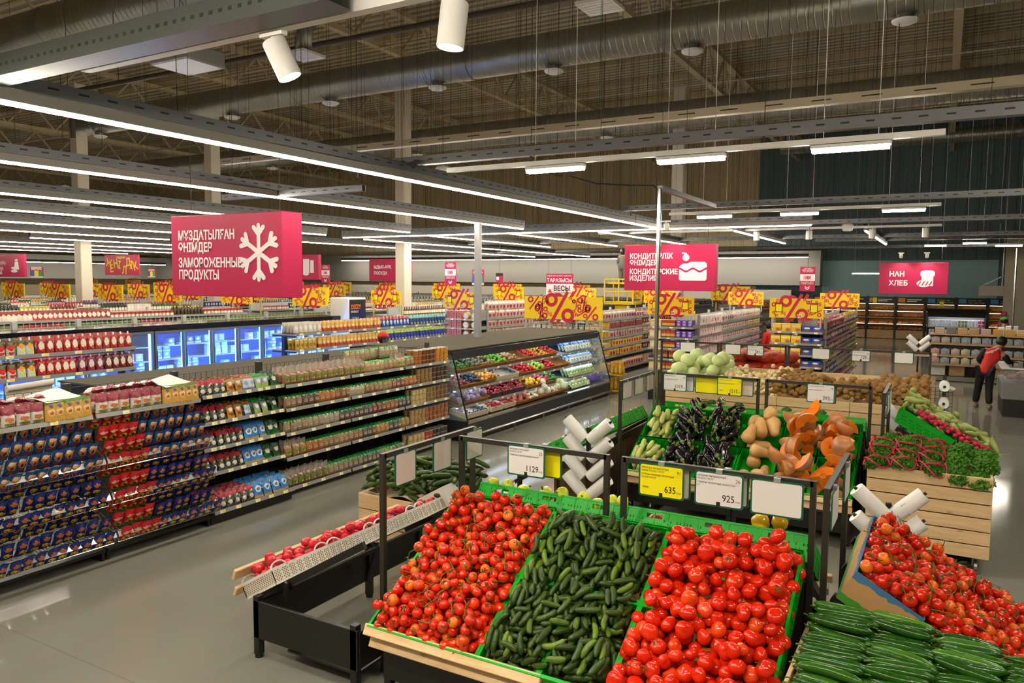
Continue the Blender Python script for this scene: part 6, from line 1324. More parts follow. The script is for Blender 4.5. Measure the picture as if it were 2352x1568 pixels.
cb_ = proto(MB().bbox(-.06, -.05, 0, .06, .05, .17, .003), 'chocolate_box', pack('cream_box_print', '#dcc890', [(.0, .1, '#8a6a4a')], [(.5, .5, .36, .2, '#ead9a8')], .4, 'x', .06, 0), '', 'chocolate box', False); rb = proto(MB().bbox(-.05, -.05, 0, .05, .05, .17, .003), 'chocolate_box', pack('red_yellow_box_print', '#d8b03a', [(.6, 1, '#b83a2a'), (0, .25, '#2a2a5a')], [], .4, 'x', .06, 0), '', 'chocolate box', False)
pkb = proto(MB().bbox(-.07, -.07, 0, .07, .07, .22, .004), 'wafer_box', pack('pink_box_print', '#c8705a', [], [(.5, .5, .33, .3, '#8a4a34'), (.5, .5, .2, .16, '#a86a4a')], .4, 'x', .06, 0), '', 'wafer box', False)
ctb = MB(); ctb.M = Matrix.Rotation(PI/2, 4, 'X') @ Matrix.Translation((0, .1, -.06)); ctb.lathe([(.085, 0), (.1, .02), (.1, .1), (.09, .12)], 20, 0); ctb.M = Matrix.Translation((0, -.061, .1)) @ Matrix.Rotation(PI/2, 4, 'X'); ctb.lathe([(.075, -.001), (.075, .002)], 20, 1); ctb = proto(ctb, 'round_cake_tub', [mat('golden_cake_tub', '#b98f4a', .3), mat('white_cake_label', '#e0d8c8', .4)], '', 'cake tub', True, .6)
EL = (1.69, 1.45, 1.21, .97, .72, .45)
for i, lb in ((0, 'end shelves of yellow and blue cookie boxes facing the produce'), (1, 'end shelves of cream and violet chocolate boxes'), (3, 'end shelves of pink wafer boxes and round cakes')):
    x = BXS[i]; bay(frame(x-.52, 16.55, 0), 1.04, EL, .4, lb, GREYS, labels=3, top=1.95, seed=50+i, ends=True, name='end_display')
    F = frame(x-.52, 16.55, 0)
    for k, z in enumerate(EL):
        e = ' on the %s end shelf' % SIX[k]
        if i == 0: stock(F, yb, .02, .62, z-.02, 2, .13, .2, 'yellow cookie box'+e, 'yellow cookie boxes'+e, .07, seed=k, yaw=.02); stock(F, bb, .63, 1.02, z-.02, 2, .13, .195, 'blue cookie box'+e, 'blue cookie boxes'+e, .07, seed=k, yaw=.02, scale=.8)
        elif i == 1:
            if k == 3: stock(F, rb, .3, .7, z-.02, 1, .12, .11, 'dark boxed sweet'+e, 'dark sweets'+e, .2, seed=k); continue
            stock(F, cb_, .02, .3, z-.02, 2, .12, .13, 'cream chocolate box'+e, 'cream chocolate boxes'+e, .06, seed=k, yaw=.02); stock(F, rb, .31, .62, z-.02, 2, .12, .105, 'red and yellow chocolate box'+e, 'red and yellow boxes'+e, .06, seed=k, yaw=.02); stock(F, vb, .63, 1.02, z-.02, 2, .12, .125, 'violet chocolate box'+e, 'violet chocolate boxes'+e, .06, seed=k, yaw=.02)
        elif k < 4: stock(F, pkb, .02, .5, z-.02, 1, .15, .16, 'pink wafer box with window'+e, 'pink wafer boxes'+e, .09, seed=k, yaw=.02); stock(F, ctb, .5, 1.02, z-.02, 1, .15, .23, 'round cake in a clear tub'+e, 'round cakes'+e, .08, seed=k, yaw=.02)
t = thing('wire_end_frame', 'wide wire-mesh end frame under the widest percent board, behind the produce fridge', 'shelving', (-9.1, 16.7, 0))
b = MB(); wires(b, .05, 2.05, .2, 1.74, 0, .055, .004); b.build('wire_mesh', GOND, t)
for x in (0, .7, 1.4, 2.05): b = MB(); b.box(x, -.02, 0, x+.04, .02, 1.95); b.build('upright_post', mat('yellow_end_post', '#c9b35a') if x > 2 else GOND, t)
for z in (1.5, 1.2, .9): b = MB(); b.box(0, .02, z-.02, 2.1, .4, z); b.build('shelf', GOND, t)
for k, z in enumerate((1.5, 1.2, .9)): stock(frame(-9.1, 16.72, 0), jarg, .1, 2.0, z, 1, .1, .14, 'jar behind the wire mesh, %s shelf' % SIX[k], 'jars behind the wire mesh, %s shelf' % SIX[k], .1, 0, cols=['#c9c4b0', '#b03a3a', '#7a8a4a', '#d0ccc0'], seed=k, parts=False)
# third block far behind, and the wall shelving
for i, x in enumerate((-6.5, -9.5, -12.5, -15.5, -18.5, -21.5, -24.5, -27.5, -30.5, -33.5, -36.5, -40, -44)): gondola(x, 27, 37, (1.69, 1.2, .7), 'far gondola of the third block, %s from the bakery' % (ORD+('eleventh', 'twelfth', 'thirteenth'))[i], True); rowgoods(x+.53, 27.1, 36.8, 1.69, tuple(((boxp, bagp, botp)[(q+i) % 3], q/4, (q+1)/4, [BC[(i*5+q*4+2) % 15]], ('carton', 'bag', 'bottle')[(q+i) % 3]+' of the %s run' % ORD[q]) for q in range(4)), 1, 'on the %s far gondola of the third block' % (ORD+('eleventh', 'twelfth', 'thirteenth'))[i], .24, .09, 100+i)
clear_protos()
t = thing('wall_shelving', 'pale wall shelving under the grey fascia at the back of the hall', 'shelving', (-50, 41.6, 0))
b = MB()
for z in (.3, .8, 1.3, 1.8): b.box(0, 0, z-.04, 43, .45, z)
b.box(0, .45, 0, 43, .5, 2.3); b.build('shelf_run', mat('pale_shelving', '#c9c4b8', .6), t)
# ------------------------------------------------------------------ percent boards
YELL = mat('yellow_sale_board', '#f0c90a', .45); MAG = mat('crimson_print', '#c01f3f', .45); MAGS = mat('crimson_sign_face', '#b30c48', .5)
def pct(b, cx, cz, s, y=-.004, ang=1.05):
    for sx, sz in ((-.3, .26), (.32, -.26)):
        V = []; n = 20
        for r in (.24*s, .115*s):
            for q in range(n): a = 2*PI*q/n; V.append((cx+sx*s+r*math.cos(a), y, cz+sz*s+r*math.sin(a)))
        b.add(V, [(q, (q+1) % n, n+(q+1) % n, n+q) for q in range(n)])
    c, sn = math.cos(ang), math.sin(ang); L = .62*s; w = .06*s
    b.add([(cx-c*L-sn*w, y, cz-sn*L+c*w), (cx-c*L+sn*w, y, cz-sn*L-c*w), (cx+c*L+sn*w, y, cz+sn*L-c*w), (cx+c*L-sn*w, y, cz+sn*L+c*w)], [(0, 1, 2, 3)])
def board(w, h, cards=0, logo=False):
    o = D.objects.new('sale_board', None); COL.objects.link(o); tag(o, None, 'sale sign')
    b = MB(); b.box(-w/2, 0, 0, w/2, .03, h); b.build('yellow_panel', YELL, o)
    b = MB(); s = h/.43
    for yb_, sg in ((-.003, 1), (.033, -1)):
        pct(b, -.06*s*sg, h*.52, .56*s, yb_)
        for x, z, k in ((-.42, .24, .14), (-.36, .36, .09), (.3, .3, .12), (.2, .38, .08), (.42, .13, .13), (.45, .33, .08), (-.45, .08, .08), (.27, .13, .08), (-.27, .1, .07)): 
            if abs(x*s) < w/2-.06: pct(b, x*s*sg, z*s, 1.45*k*s, yb_, 1.05+.9*math.sin(9*x))
        for q in range(int((w-1.3)/.38+.5)): 
            for e in (-1, 1): pct(b, e*(.58+.19*q)*1.0, h*(.3+.4*((q+(e > 0)) % 2)), .26*s, yb_, 1.4-.5*q)
    b.build('percent_pattern', MAG, o)
    for i in range(cards):
        x = (-.34, .34)[i]*w/1.05; b = MB(); b.box(x-.07, -.012, h*.3, x+.07, -.006, h*.78); b.build('price_card_frame', INK, o)
        b = MB(); b.box(x-.06, -.015, h*.32, x+.06, -.012, h*.76); b.build('yellow_price_card', TAGY, o); b = MB(); b.box(x-.06, -.016, h*.69, x+.06, -.015, h*.76); b.build('red_card_header', MAG, o)
    if logo: b = MB(); b.box(.02, -.01, 0, .1, -.006, .075); b.build('white_logo_square', WHITE, o); text('m', .09, MAG, o, (.06, -.012, .015), align='CENTER', depth=.001, bold=.03)
    b = MB(); b.box(-w/2+.04, .005, -.2, -w/2+.07, .025, 0); b.box(w/2-.07, .005, -.2, w/2-.04, .025, 0); b.build('support_strips', GOND, o)
    return o
bw = board(1.22, .45); bc = board(1.22, .45, 2); b0 = board(1.06, .4); b1 = board(1.06, .4, 2, True); b2 = board(2.1, .55)
def setb(p, x, y, z, label, sc=1.0): return dup(p, (x, y, z), 0, sc, label)
setb(b1, BXS[0], 16.5, 1.97, 'yellow percent board with two price cards over the yellow and blue cookie boxes'); setb(b1, BXS[1], 16.5, 1.96, 'yellow percent board with two price cards over the violet chocolate boxes')
setb(b2, -8.05, 16.65, 1.76, 'widest yellow percent board, over the wire-mesh end'); setb(b1, BXS[3], 16.5, 1.98, 'yellow percent board with cards over the pink wafer boxes'); setb(b1, BXS[4], 16.9, 1.98, 'yellow percent board with cards right of the DIZZY cooler')
for i, x in enumerate((-28.2, -25.5, -22.7, -19.95, -17.0, -14.25)): setb(bw if i != 3 else bw, x, 14.5, 2.0, ('yellow percent board next to the picture edge, front row', 'yellow percent board second from the picture edge, front row', 'yellow percent board below the yellow-lettered crimson sign, front row', 'yellow percent board just before the snowflake sign', 'yellow percent board half behind the lower edge of the snowflake sign', 'yellow percent board beside the white DIZZY cooler')[i])
for i, x in enumerate(BXS[5:]): setb(bc, x, 16.95, 2.0, 'yellow percent board with cards over the second block, %s beyond the DIZZY cooler' % ORD[i])
for i, x in enumerate(BXS): setb(b0 if i < 3 else bc, x, 23.9, 2.0, 'yellow percent board at the far end of the second block, %s from the bakery' % (ORD+('eleventh', 'twelfth'))[i])
for i, x in enumerate((-6.5, -9.5, -12.5, -15.5, -18.5, -21.5, -24.5, -27.5, -30.5, -33.5, -36.5, -40, -44)): setb(bw if i % 2 else bc, x, 26.9, 2.05, 'small distant yellow percent board of the third block, %s from the bakery' % (ORD+('eleventh', 'twelfth', 'thirteenth'))[i], 1.1)
for o in (bw, bc, b0, b1, b2): drop(o)
# DIZZY cooler
t = thing('drinks_cooler', 'white drinks cooler with a dark DIZZY poster on its side', 'cooler', (-14.35, 15.35, 0))
b = MB(); b.bbox(0, 0, 0, .66, .7, 2.2, .02); b.build('white_cabinet', WHITE, t); b = MB(); b.box(.662, .03, .3, .668, .67, 2.15); b.build('dark_poster', mat('dark_blue_poster', '#16204a', .3), t)
b = MB(); b.box(.669, .05, 1.95, .672, .66, 2.13); b.build('black_poster_band', BLACK, t); text('DIZZY', .17, mat('orange_letters', '#e0742a', .4), t, (.674, .08, 1.9), (PI/2, 0, PI/2), sx=.8, bold=.02, depth=.001); text('ENERGY', .08, WHITE, t, (.674, .08, 1.8), (PI/2, 0, PI/2), depth=.001); text('DRINK', .1, mat('light_blue_letters', '#7fb0e0', .4), t, (.674, .1, 1.62), (PI/2, 0, PI/2), depth=.001)
# ------------------------------------------------------------------ people
SKINM = mat('skin_tone', '#b98a6a', .5); HAIR = mat('black_hair', '#15110f', .5); SHOE = mat('dark_shoes', '#2b2622', .6)
def flesh(name, pts, edges, m, parent=None, lv=2):
    """one continuous skinned surface over a small skeleton"""
    me = D.meshes.new(name); me.from_pydata([p[:3] for p in pts], edges, []); o = put(me, name, parent); me.materials.append(m)
    sk = o.modifiers.new('skin', 'SKIN'); sk.use_smooth_shade = True; sk.branch_smoothing = .6
    lay_ = me.skin_vertices[0] if me.skin_vertices else None
    if lay_ is None:
        bpy.context.view_layer.objects.active = o; bpy.ops.mesh.customdata_skin_add(); lay_ = me.skin_vertices[0]
    for i, p in enumerate(pts): r = p[3]; lay_.data[i].radius = r if isinstance(r, tuple) else (r, r); lay_.data[i].use_root = (i == 0)
    sb_ = o.modifiers.new('smooth', 'SUBSURF'); sb_.levels = lv; sb_.render_levels = lv; return o
def chain(pts, edges, add, start=None):
    a = start
    for p in add:
        pts.append(p); 
        if a is not None: edges.append((a, len(pts)-1))
        a = len(pts)-1
    return a
def person(loc, rz, label, J, top, legs, hair=HAIR, cap=None, hood=False, sleeves=None, vest=None, tail=False, shoes=SHOE, words=None):
    """J: joints in the person's own frame, facing +y"""
    P = []; E = []; g = J.get
    pel = chain(P, E, [(*J['pelvis'], .115)]); ch = chain(P, E, [(*J['belly'], .115), (*J['chest'], .13), (*J['neck'], .06)], pel); chest = ch-1
    hd = Vector(J['head']); hf = Vector(J.get('look', (0, 1, 0))).normalized()
    chain(P, E, [(hd.x-hf.x*.01, hd.y-hf.y*.01, hd.z-.07, .062), (hd.x, hd.y, hd.z, (.083, .098)), (hd.x, hd.y, hd.z+.07, .075)], ch)
    for s in 'lr':
        hip = chain(P, E, [(*J['hip_'+s], .085), (*J['knee_'+s], .058), (*J['ankle_'+s], .04)], pel); f = Vector(J['ankle_'+s]); d = Vector(J.get('toe', (0, .16, -.05))); chain(P, E, [(f.x+d.x, f.y+d.y, .03, .035)], hip)
        w = chain(P, E, [(*J['sh_'+s], .058), (*J['el_'+s], .042), (*J['wr_'+s], .03)], chest)
        a, c = Vector(J['el_'+s]), Vector(J['wr_'+s]); t_ = (c-a).normalized(); n_ = t_.cross(Vector((0, 0, 1)));  n_ = n_.normalized() if n_.length > .05 else Vector((1, 0, 0))
        palm = chain(P, E, [(*(c+t_*.05), (.04, .018))], w)
        for q, (off, ln) in enumerate(((-.03, .075), (-.01, .085), (.01, .08), (.03, .06))): k = c+t_*.09+n_*off; chain(P, E, [(*k, .0095), (*(k+t_*ln*.5+Vector((0, 0, -.01))), .009), (*(k+t_*ln*.85+Vector((0, 0, -.03))), .007)], palm)
        k = c+t_*.04-n_*.045; chain(P, E, [(*k, .011), (*(k+t_*.04-n_*.012), .009)], palm)
    o = flesh('person', P, E, SKINM); o.location = loc; o.rotation_euler = (0, 0, rz); tag(o, label, 'person')
    b = MB(); side = hf.cross(Vector((0, 0, 1))).normalized()
    for e in (-1, 1): c = hd+side*.034*e+hf*.09+Vector((0, 0, .012)); b.M = Matrix.Translation(c); s_ = ball(.011, 1, 8, 6, dimple=0); b.add(s_.v, s_.f); c = hd+side*.088*e; b.M = Matrix.Translation(c); s_ = ball(.026, 1.3, 8, 6, dimple=0); b.add([(p[0]*.5, p[1]*.7, p[2]) for p in s_.v], s_.f, 1)
    b.M = Matrix.Translation(hd+hf*.105+Vector((0, 0, -.012))); s_ = ball(.018, 1.4, 8, 6, dimple=0); b.add(s_.v, s_.f, 1); b.M = None
    m0 = hd+hf*.098+Vector((0, 0, -.05)); b.tube([m0-side*.025, m0+hf*.004, m0+side*.025], .006, 6, 2); b.build('face_features', [INK, SKINM, mat('lips', '#9a5a4a', .5)], o, True)
    T = []; TE = []; p0 = chain(T, TE, [(*J['pelvis'], .135)]); cl = chain(T, TE, [(*J['hip_l'], .105), (*J['knee_l'], .08), (J['ankle_l'][0], J['ankle_l'][1], .1, .07)], p0); chain(T, TE, [(*J['hip_r'], .105), (*J['knee_r'], .08), (J['ankle_r'][0], J['ankle_r'][1], .1, .07)], p0); flesh('trousers', T, TE, legs, o)
    for s in 'lr':
        f = Vector(J['ankle_'+s]); d = Vector(J.get('toe', (0, .16, -.05))); flesh('shoe', [(f.x-d.x*.3, f.y-d.y*.3, .045, .045), (f.x+d.x*.5, f.y+d.y*.5, .045, .046), (f.x+d.x, f.y+d.y, .035, .036)], [(0, 1), (1, 2)], shoes, o)
    T = []; TE = []; a = chain(T, TE, [(*(Vector(J['pelvis'])-Vector((0, 0, .12))), .16)]); a = chain(T, TE, [(*J['pelvis'], .155), (*J['belly'], .15), (*J['chest'], .16)], a); chain(T, TE, [(*(Vector(J['neck'])-(Vector(J['neck'])-Vector(J['chest']))*.25), .085)], a)
    if sleeves is None or vest is None:
        for s in 'lr': chain(T, TE, [(*J['sh_'+s], .082), (*J['el_'+s], .062), (*J['wr_'+s], .048)], a)
        flesh('jacket', T, TE, top, o)
    else:
        T2 = list(T); E2 = list(TE)
        for s in 'lr': chain(T, TE, [(*J['sh_'+s], .085)], a)
        flesh('vest', T, TE, vest, o)
        for s in 'lr': flesh('sleeve', [(*J['sh_'+s], .08), (*J['el_'+s], .062), (*J['wr_'+s], .046)], [(0, 1), (1, 2)], sleeves, o)
    b = MB(); b.M = Matrix.Translation(hd-hf*.012+Vector((0, 0, .03))); s_ = ball(.108, 1.05, 16, 12, dimple=0); b.add([(p[0], p[1], p[2]) for p in s_.v if True], [f for f in s_.f if sum(Vector(s_.v[i]).dot(hf) for i in f)/4 < .05 or sum(s_.v[i][2] for i in f)/4 > .05])
    if tail: b.M = None; q = hd-hf*.1; b.tube([q+Vector((0, 0, .02)), q-hf*.05+Vector((0, 0, -.06)), q-hf*.03+Vector((0, 0, -.2))], [.05, .055, .02], 8)
    b.build('hair', hair, o, True)
    if cap:
        b = MB(); b.M = Matrix.Translation(hd+Vector((0, 0, .045))); b.lathe([(.115, -.005), (.112, .04), (.085, .085), (.03, .105), (0.004, .107)], 16); b.M = None; q = hd+hf*.14+Vector((0, 0, .04)); b.add([q-side*.07-hf*.06, q+side*.07-hf*.06, q+side*.05+hf*.05, q-side*.05+hf*.05, q-side*.07-hf*.06+Vector((0, 0, .012)), q+side*.07-hf*.06+Vector((0, 0, .012)), q+side*.05+hf*.05+Vector((0, 0, .008)), q-side*.05+hf*.05+Vector((0, 0, .008))], [(3, 2, 1, 0), (4, 5, 6, 7), (0, 1, 5, 4), (1, 2, 6, 5), (2, 3, 7, 6), (3, 0, 4, 7)]); b.build('cap', cap, o, True)
    return o
def upright(h=1.7, arm=0.0):
    k = h/1.7; J = dict(pelvis=(0, 0, .93), belly=(0, .01, 1.08), chest=(0, 0, 1.26), neck=(0, .0, 1.46), head=(0, .02, 1.58), hip_l=(-.09, 0, .88), hip_r=(.09, 0, .88), knee_l=(-.1, .02, .49), knee_r=(.1, .02, .49), ankle_l=(-.1, -.02, .08), ankle_r=(.1, -.02, .08), sh_l=(-.19, 0, 1.38), sh_r=(.19, 0, 1.38), el_l=(-.25, -.01, 1.1), el_r=(.25, -.01, 1.1), wr_l=(-.24, .1+arm, .9+arm), wr_r=(.24, .1+arm, .9+arm))
    return {n: tuple(c*k for c in p) for n, p in J.items()}
RED = mat('red_work_vest', '#c8201a', .6); REDC = mat('red_long_coat', '#d42015', .6); BLK = mat('black_clothing', '#131215', .7); BLUEV = mat('blue_work_vest', '#1f3f8a', .6); GRNC = mat('green_cap', '#2f8a3a', .6); REDCAP = mat('red_cap', '#c01a1c', .6); MAROON = mat('maroon_headscarf', '#7a1a2c', .6); GREYW = mat('grey_work_clothes', '#5a564e', .7)
J = dict(pelvis=(0, 0, .86), belly=(.05, .02, 1.0), chest=(.14, .06, 1.2), neck=(.22, .13, 1.35), head=(.28, .2, 1.435), look=(.5, .8, -.35), hip_l=(-.08, .02, .82), hip_r=(.1, -.02, .82), knee_l=(-.11, .1, .46), knee_r=(.08, .02, .46), ankle_l=(-.15, .16, .08), ankle_r=(.1, -.06, .08), sh_l=(.0, .08, 1.31), sh_r=(.31, .0, 1.2), el_l=(-.14, .1, 1.05), el_r=(.42, .06, 1.03), wr_l=(.0, .3, .92), wr_r=(.5, .16, 1.03), toe=(.05, .15, -.05))
o = person((.86, 19.28, 0), 0, 'person in red vest and black trousers bending over the freezer chest, seen from behind', J, RED, BLK, sleeves=BLK, vest=RED, shoes=mat('pale_shoes', '#8a7c6a', .6))
text('magnum', .075, WHITE, o, (.0, -.1, 1.2), (1.2, -.45, .1), depth=.002, bold=.01)
person((-9.3, 11.4, 0), 1.0, 'person with red cap and dark ponytail standing between the nut shelves and the sauce rack', upright(1.66), REDCAP, BLK, cap=REDCAP, tail=True)
person((1.68, 28.2, 0), .3, 'staff person in blue vest and green cap at the scale', upright(1.66, .15), BLUEV, BLK, cap=GRNC, sleeves=RED, vest=BLUEV)
person((1.74, 29.5, 0), -1.2, 'person with maroon headscarf behind the blue-vested one', upright(1.8), MAROON, BLK, hair=MAROON)
person((-4.1, 21.4, 0), 1.2, 'person in a long red coat between the cookie gondola and the chocolate boxes', upright(1.62), REDC, BLK)
person((-9.38, 24.0, 2.66), .2, 'worker in grey clothes standing on the yellow lift beside the confectionery sign', upright(1.06*1.0+.0), GREYW, GREYW)
t = thing('work_lift', 'yellow lift cage beside the confectionery sign', 'lift', (-9.85, 23.6, 0)); YP = mat('yellow_lift_paint', '#d8b414', .5)
b = MB()
for x in (0, .5, 1.0):
    for y in (0, .8): b.tube([(x, y, 1.95), (x, y, 2.78)], .025, 6)
for z in (2.0, 2.35, 2.76): b.tube([(0, 0, z), (1, 0, z), (1, .8, z), (0, .8, z), (0, 0, z)], .022, 6)
b.box(0, 0, 1.93, 1.0, .8, 1.97); b.build('cage', YP, t); b = MB(); b.box(.1, .0, 2.6, .9, .8, 2.66); b.build('standing_board', YP, t); b = MB(); b.box(.3, .2, .3, .7, .6, 1.93); b.box(0, 0, .1, 1, .8, .3); b.build('mast_and_base', YP, t)
# ------------------------------------------------------------------ bakery wall
t0 = None
LOAF = skin('bread_crust', '#8a4f22', '#b87a3c', .5, 14, .4, .2, '#5e3418')
lf = pod(.26, .075, 0, 10, 8, lambda u: (1-abs(u)**4)**.5, .03).build('bread_loaf', LOAF, None, True); tag(lf, None, 'bread')
BKB = mat('black_bakery_frame', '#1c1a18', .5); WARM = mat('warm_shelf_light', '#ffffff', .4, emit='#ffe0b8', es=6)
for i in range(7):
    x0 = -5.8+1.265*i+.0; t = thing('bread_rack', 'wooden bread rack of the bakery wall, %s from the cookie gondola side' % ORD[i], 'bread rack', (x0, 41.2, 0))
    b = MB(); b.box(0, 0, 0, .05, .6, 2.06); b.box(1.215, 0, 0, 1.265, .6, 2.06); b.build('black_frame', BKB, t); b = MB(); b.box(.05, .55, .05, 1.215, .6, 2.0); b.build('back_board', OAK, t)
    b = MB(); b.box(.05, .02, .02, 1.215, .06, .42); b.build('base_board', OAK, t)
    b = MB(); b.box(.05, .0, 1.74, 1.215, .03, 2.04); b.build('black_header', BKB, t)
    b = MB(); b.box(.1, -.006, 1.79, .4, 0, 1.99); b.build('header_picture', mat('orange_picture', '#d8902a', .5) if i < 4 else mat('blue_picture', '#3f8ac0', .5), t)
    if i >= 4: text('Ас атасы – нан!', .075, WHITE, t, (.48, -.003, 1.9), depth=.001, sx=.95); text('Хлеб – всему голова!', .075, WHITE, t, (.48, -.003, 1.8), depth=.001, sx=.85)
    else: b = MB(); b.box(.48, -.003, 1.9, 1.1, 0, 1.94); b.box(.48, -.003, 1.82, .9, 0, 1.86); b.build('header_lines', WHITE, t)
    for k, z in enumerate((1.4, 1.05, .72, .43)):
        b = MB(); b.box(.05, .0, z-.04, 1.215, .56, z); s = b.build('wooden_shelf', OAK, t)
        b = MB(); b.box(.08, .03, z+.29, 1.18, .06, z+.305); b.build('shelf_light', WARM, s)
        stock(frame(x0, 41.2, 0), lf, .08, 1.2, z+.075, 1, .1, .2, 'brown loaf on the %s shelf of the %s bread rack' % (SIX[k], ORD[i]), 'loaves, %s shelf of the %s bread rack' % (SIX[k], ORD[i]), .2, 0, yaw=.5, seed=i*4+k, jit=.02)
drop(lf)
for x, z in ((-3.0, 1.75), (-.15, 1.62)): b = MB(); b.box(0, 0, 0, .17, .01, .25); o = b.build('yellow_card', TAGY, None, loc=(x, 41.1, z)); tag(o, 'plain yellow card hanging on the bread rack, %s' % ('the one nearer the cookie gondola' if x < -1 else 'the one over the yoghurt fridge'), 'sign')
# yoghurt fridge
t = thing('yoghurt_fridge', 'open black and white lit fridge of yoghurt pots in front of the bread racks', 'fridge', (-.5, 31.5, 0)); 
b = MB(); b.box(0, 0, 0, 1.85, .9, .5); b.box(0, .85, .5, 1.85, .9, 1.72); b.xprism([(.1, 1.5), (.05, 1.62), (.2, 1.78), (.9, 1.78), (.9, 1.66)], 0, 1.85); b.box(0, .05, .5, .03, .9, 1.6); b.box(1.82, .05, .5, 1.85, .9, 1.6); b.build('cabinet', BLACK, t)
b = MB(); b.box(.04, .8, .5, 1.81, .85, 1.6); b.build('white_inner_back', WHITE, t); b = MB(); b.box(.05, .15, 1.5, 1.8, .2, 1.515); b.build('light_strip', mat('white_fridge_light', '#ffffff', .4, emit='#e8f0ff', es=30), t)
yp = ltub(.045, .12).build('yoghurt_pot', [OC, CAPW], None, True, angle=.6); tag(yp, None, 'yoghurt pot')
for k, z in enumerate((1.15, .8)):
    b = MB(); b.box(.03, .1, z-.03, 1.82, .8, z); b.build('shelf', GREYS, t)
    stock(frame(-.5, 31.5, 0), yp, .06, 1.8, z, 1, .1, .1, 'yoghurt pot on the %s shelf of the lit fridge' % SIX[k], 'yoghurt pots, %s shelf' % SIX[k], .2, 0, 2, .125, cols=['#d9dde4', '#c4d0e4', '#d8d8e0', '#7fa05a', '#d8dce0', '#c8407a'], seed=k)
drop(yp)
# ------------------------------------------------------------------ candy stand
t = thing('candy_stand', 'wooden tiered stand of clear candy bins behind the bending person', 'candy stand', (-.28, 24.2, 0))
b = MB(); b.box(0, 0, .02, 4.2, .06, .1); b.box(0, .5, 0, 4.2, .55, 1.25); b.build('black_base', BLACK, t)
b = MB(); b.box(0, -.03, .02, 4.2, .02, .14); b.build('steel_kick_rail', ZINC, t)
for z, d in ((1.04, .3), (.72, .15), (.48, .05)): b = MB(); b.box(0, d-.02, z-.05, 4.2, .6, z); b.build('wooden_tier', OAK, t)
b = MB(); b.box(0, .3, 1.26, 4.2, .9, 1.29); b.build('top_board', OAK, t)
CANM = NT('wrapped_candies'); v = CANM.add('ShaderNodeTexVoronoi'); v.inputs['Scale'].default_value = 38; CANM.link(CANM.coord(), v.inputs['Vector']); h = CANM.add('ShaderNodeHueSaturation'); CANM.link(CANM.ocol(), h.inputs['Color']); CANM.link(CANM.math('ADD', CANM.math('MULTIPLY', CANM.xyz()[0], 0), .5), h.inputs['Hue']); CANM.base(CANM.mix(CANM.math('MULTIPLY', v.outputs['Distance'], .5), h.outputs[0], lin('#e9e0d4'))); CANM.b.inputs['Roughness'].default_value = .25; CANM = CANM.m
bn = MB(); bn.box(-.1, -.1, 0, .1, .1, .004); bn.box(-.1, -.1, .004, .1, -.097, .16); bn.box(-.1, -.097, .004, -.097, .1, .18); bn.box(.097, -.097, .004, .1, .1, .18)
bn = bn.build('candy_bin', mat('clear_bin_plastic', '#dfe6e8', .08, 0, 0, .7, alpha=.2)); tag(bn, None, 'candy bin')
fl = MB(); fl.box(-.095, -.095, .005, .095, .095, .12); fl.grid(lambda u, v: (-.095+.19*u, -.095+.19*v, .12+.05*math.sin(PI*u)*math.sin(PI*v)+.012*math.sin(31*u)*math.sin(27*v)), 10, 10); f2 = fl.build('candy_fill', CANM, bn, True); f2['kind'] = 'stuff'
CC = [['#b05a5a', '#c89a2a', '#3a3460', '#3a7090', '#a8a8b0', '#2f3a8a', '#4a3a78', '#3a5a4a', '#4a4a78', '#8a5a3a'], ['#c8241c', '#26389a', '#c8942a', '#c8b83a', '#4a7ab8', '#c89a3a', '#5a5ab0', '#7a5a9a', '#3a3a4a', '#a0703a'], ['#c8241c', '#26389a', '#c8942a', '#c8b83a', '#b8885a', '#b06a3a', '#8a4a4a', '#6a3a7a', '#3a3a6a', '#2a3a8a']]
CN = ['red', 'blue', 'orange', 'yellow', 'sky blue', 'golden', 'violet', 'purple', 'dark', 'brown']
for k, (z, y) in enumerate(((1.04, 24.62), (.72, 24.47), (.48, 24.36))):
    for i in range(14): dup(bn, (-.14+.245*i, y, z), 0, 1.08, 'clear bin of wrapped candies on the %s tier, %s from the bag-roll table' % (SIX[k], (ORD+('eleventh', 'twelfth', 'thirteenth', 'fourteenth'))[i]), None, CC[k][i % 10])
drop(bn)
ck = MB().bbox(-.12, -.12, 0, .12, .12, .16, .01).build('pastry_box', pack('pastry_print', 'object', [(.3, .36, '#8a7a6a'), (.64, .7, '#8a7a6a')], [], .4, 'x', .1, 0)); tag(ck, None, 'pastry box')
for i in range(9): dup(ck, (-.05+.28*i, 24.85, 1.29), 0, 1, 'box of pale pastries on top of the candy stand, %s along it' % ORD[i], None, ['#b8a890', '#6a6a6a', '#c89a5a', '#b8905a', '#c8a8a8', '#d0a04a', '#d0a04a', '#d8b878', '#d8b878'][i])
drop(ck)
for i in range(2): b = MB(); b.bbox(0, 0, 0, .35, .3, .22, .01); o = b.build('white_carton', mat('white_carton_board', '#e4dfd8'), None, loc=(-.22, 24.35, .14+.225*i)); tag(o, 'white carton under the candy stand, %s of two' % ('lower', 'upper')[i], 'carton')
for i in range(2): b = MB(); b.bbox(0, 0, 0, .38+.15*i, .3, .28, .01); o = b.build('wooden_drawer_box', OAK, None, loc=(.22+.75*i, 24.35, .14)); tag(o, 'wooden box under the candy stand, %s one' % ('narrow', 'wide')[i], 'box')
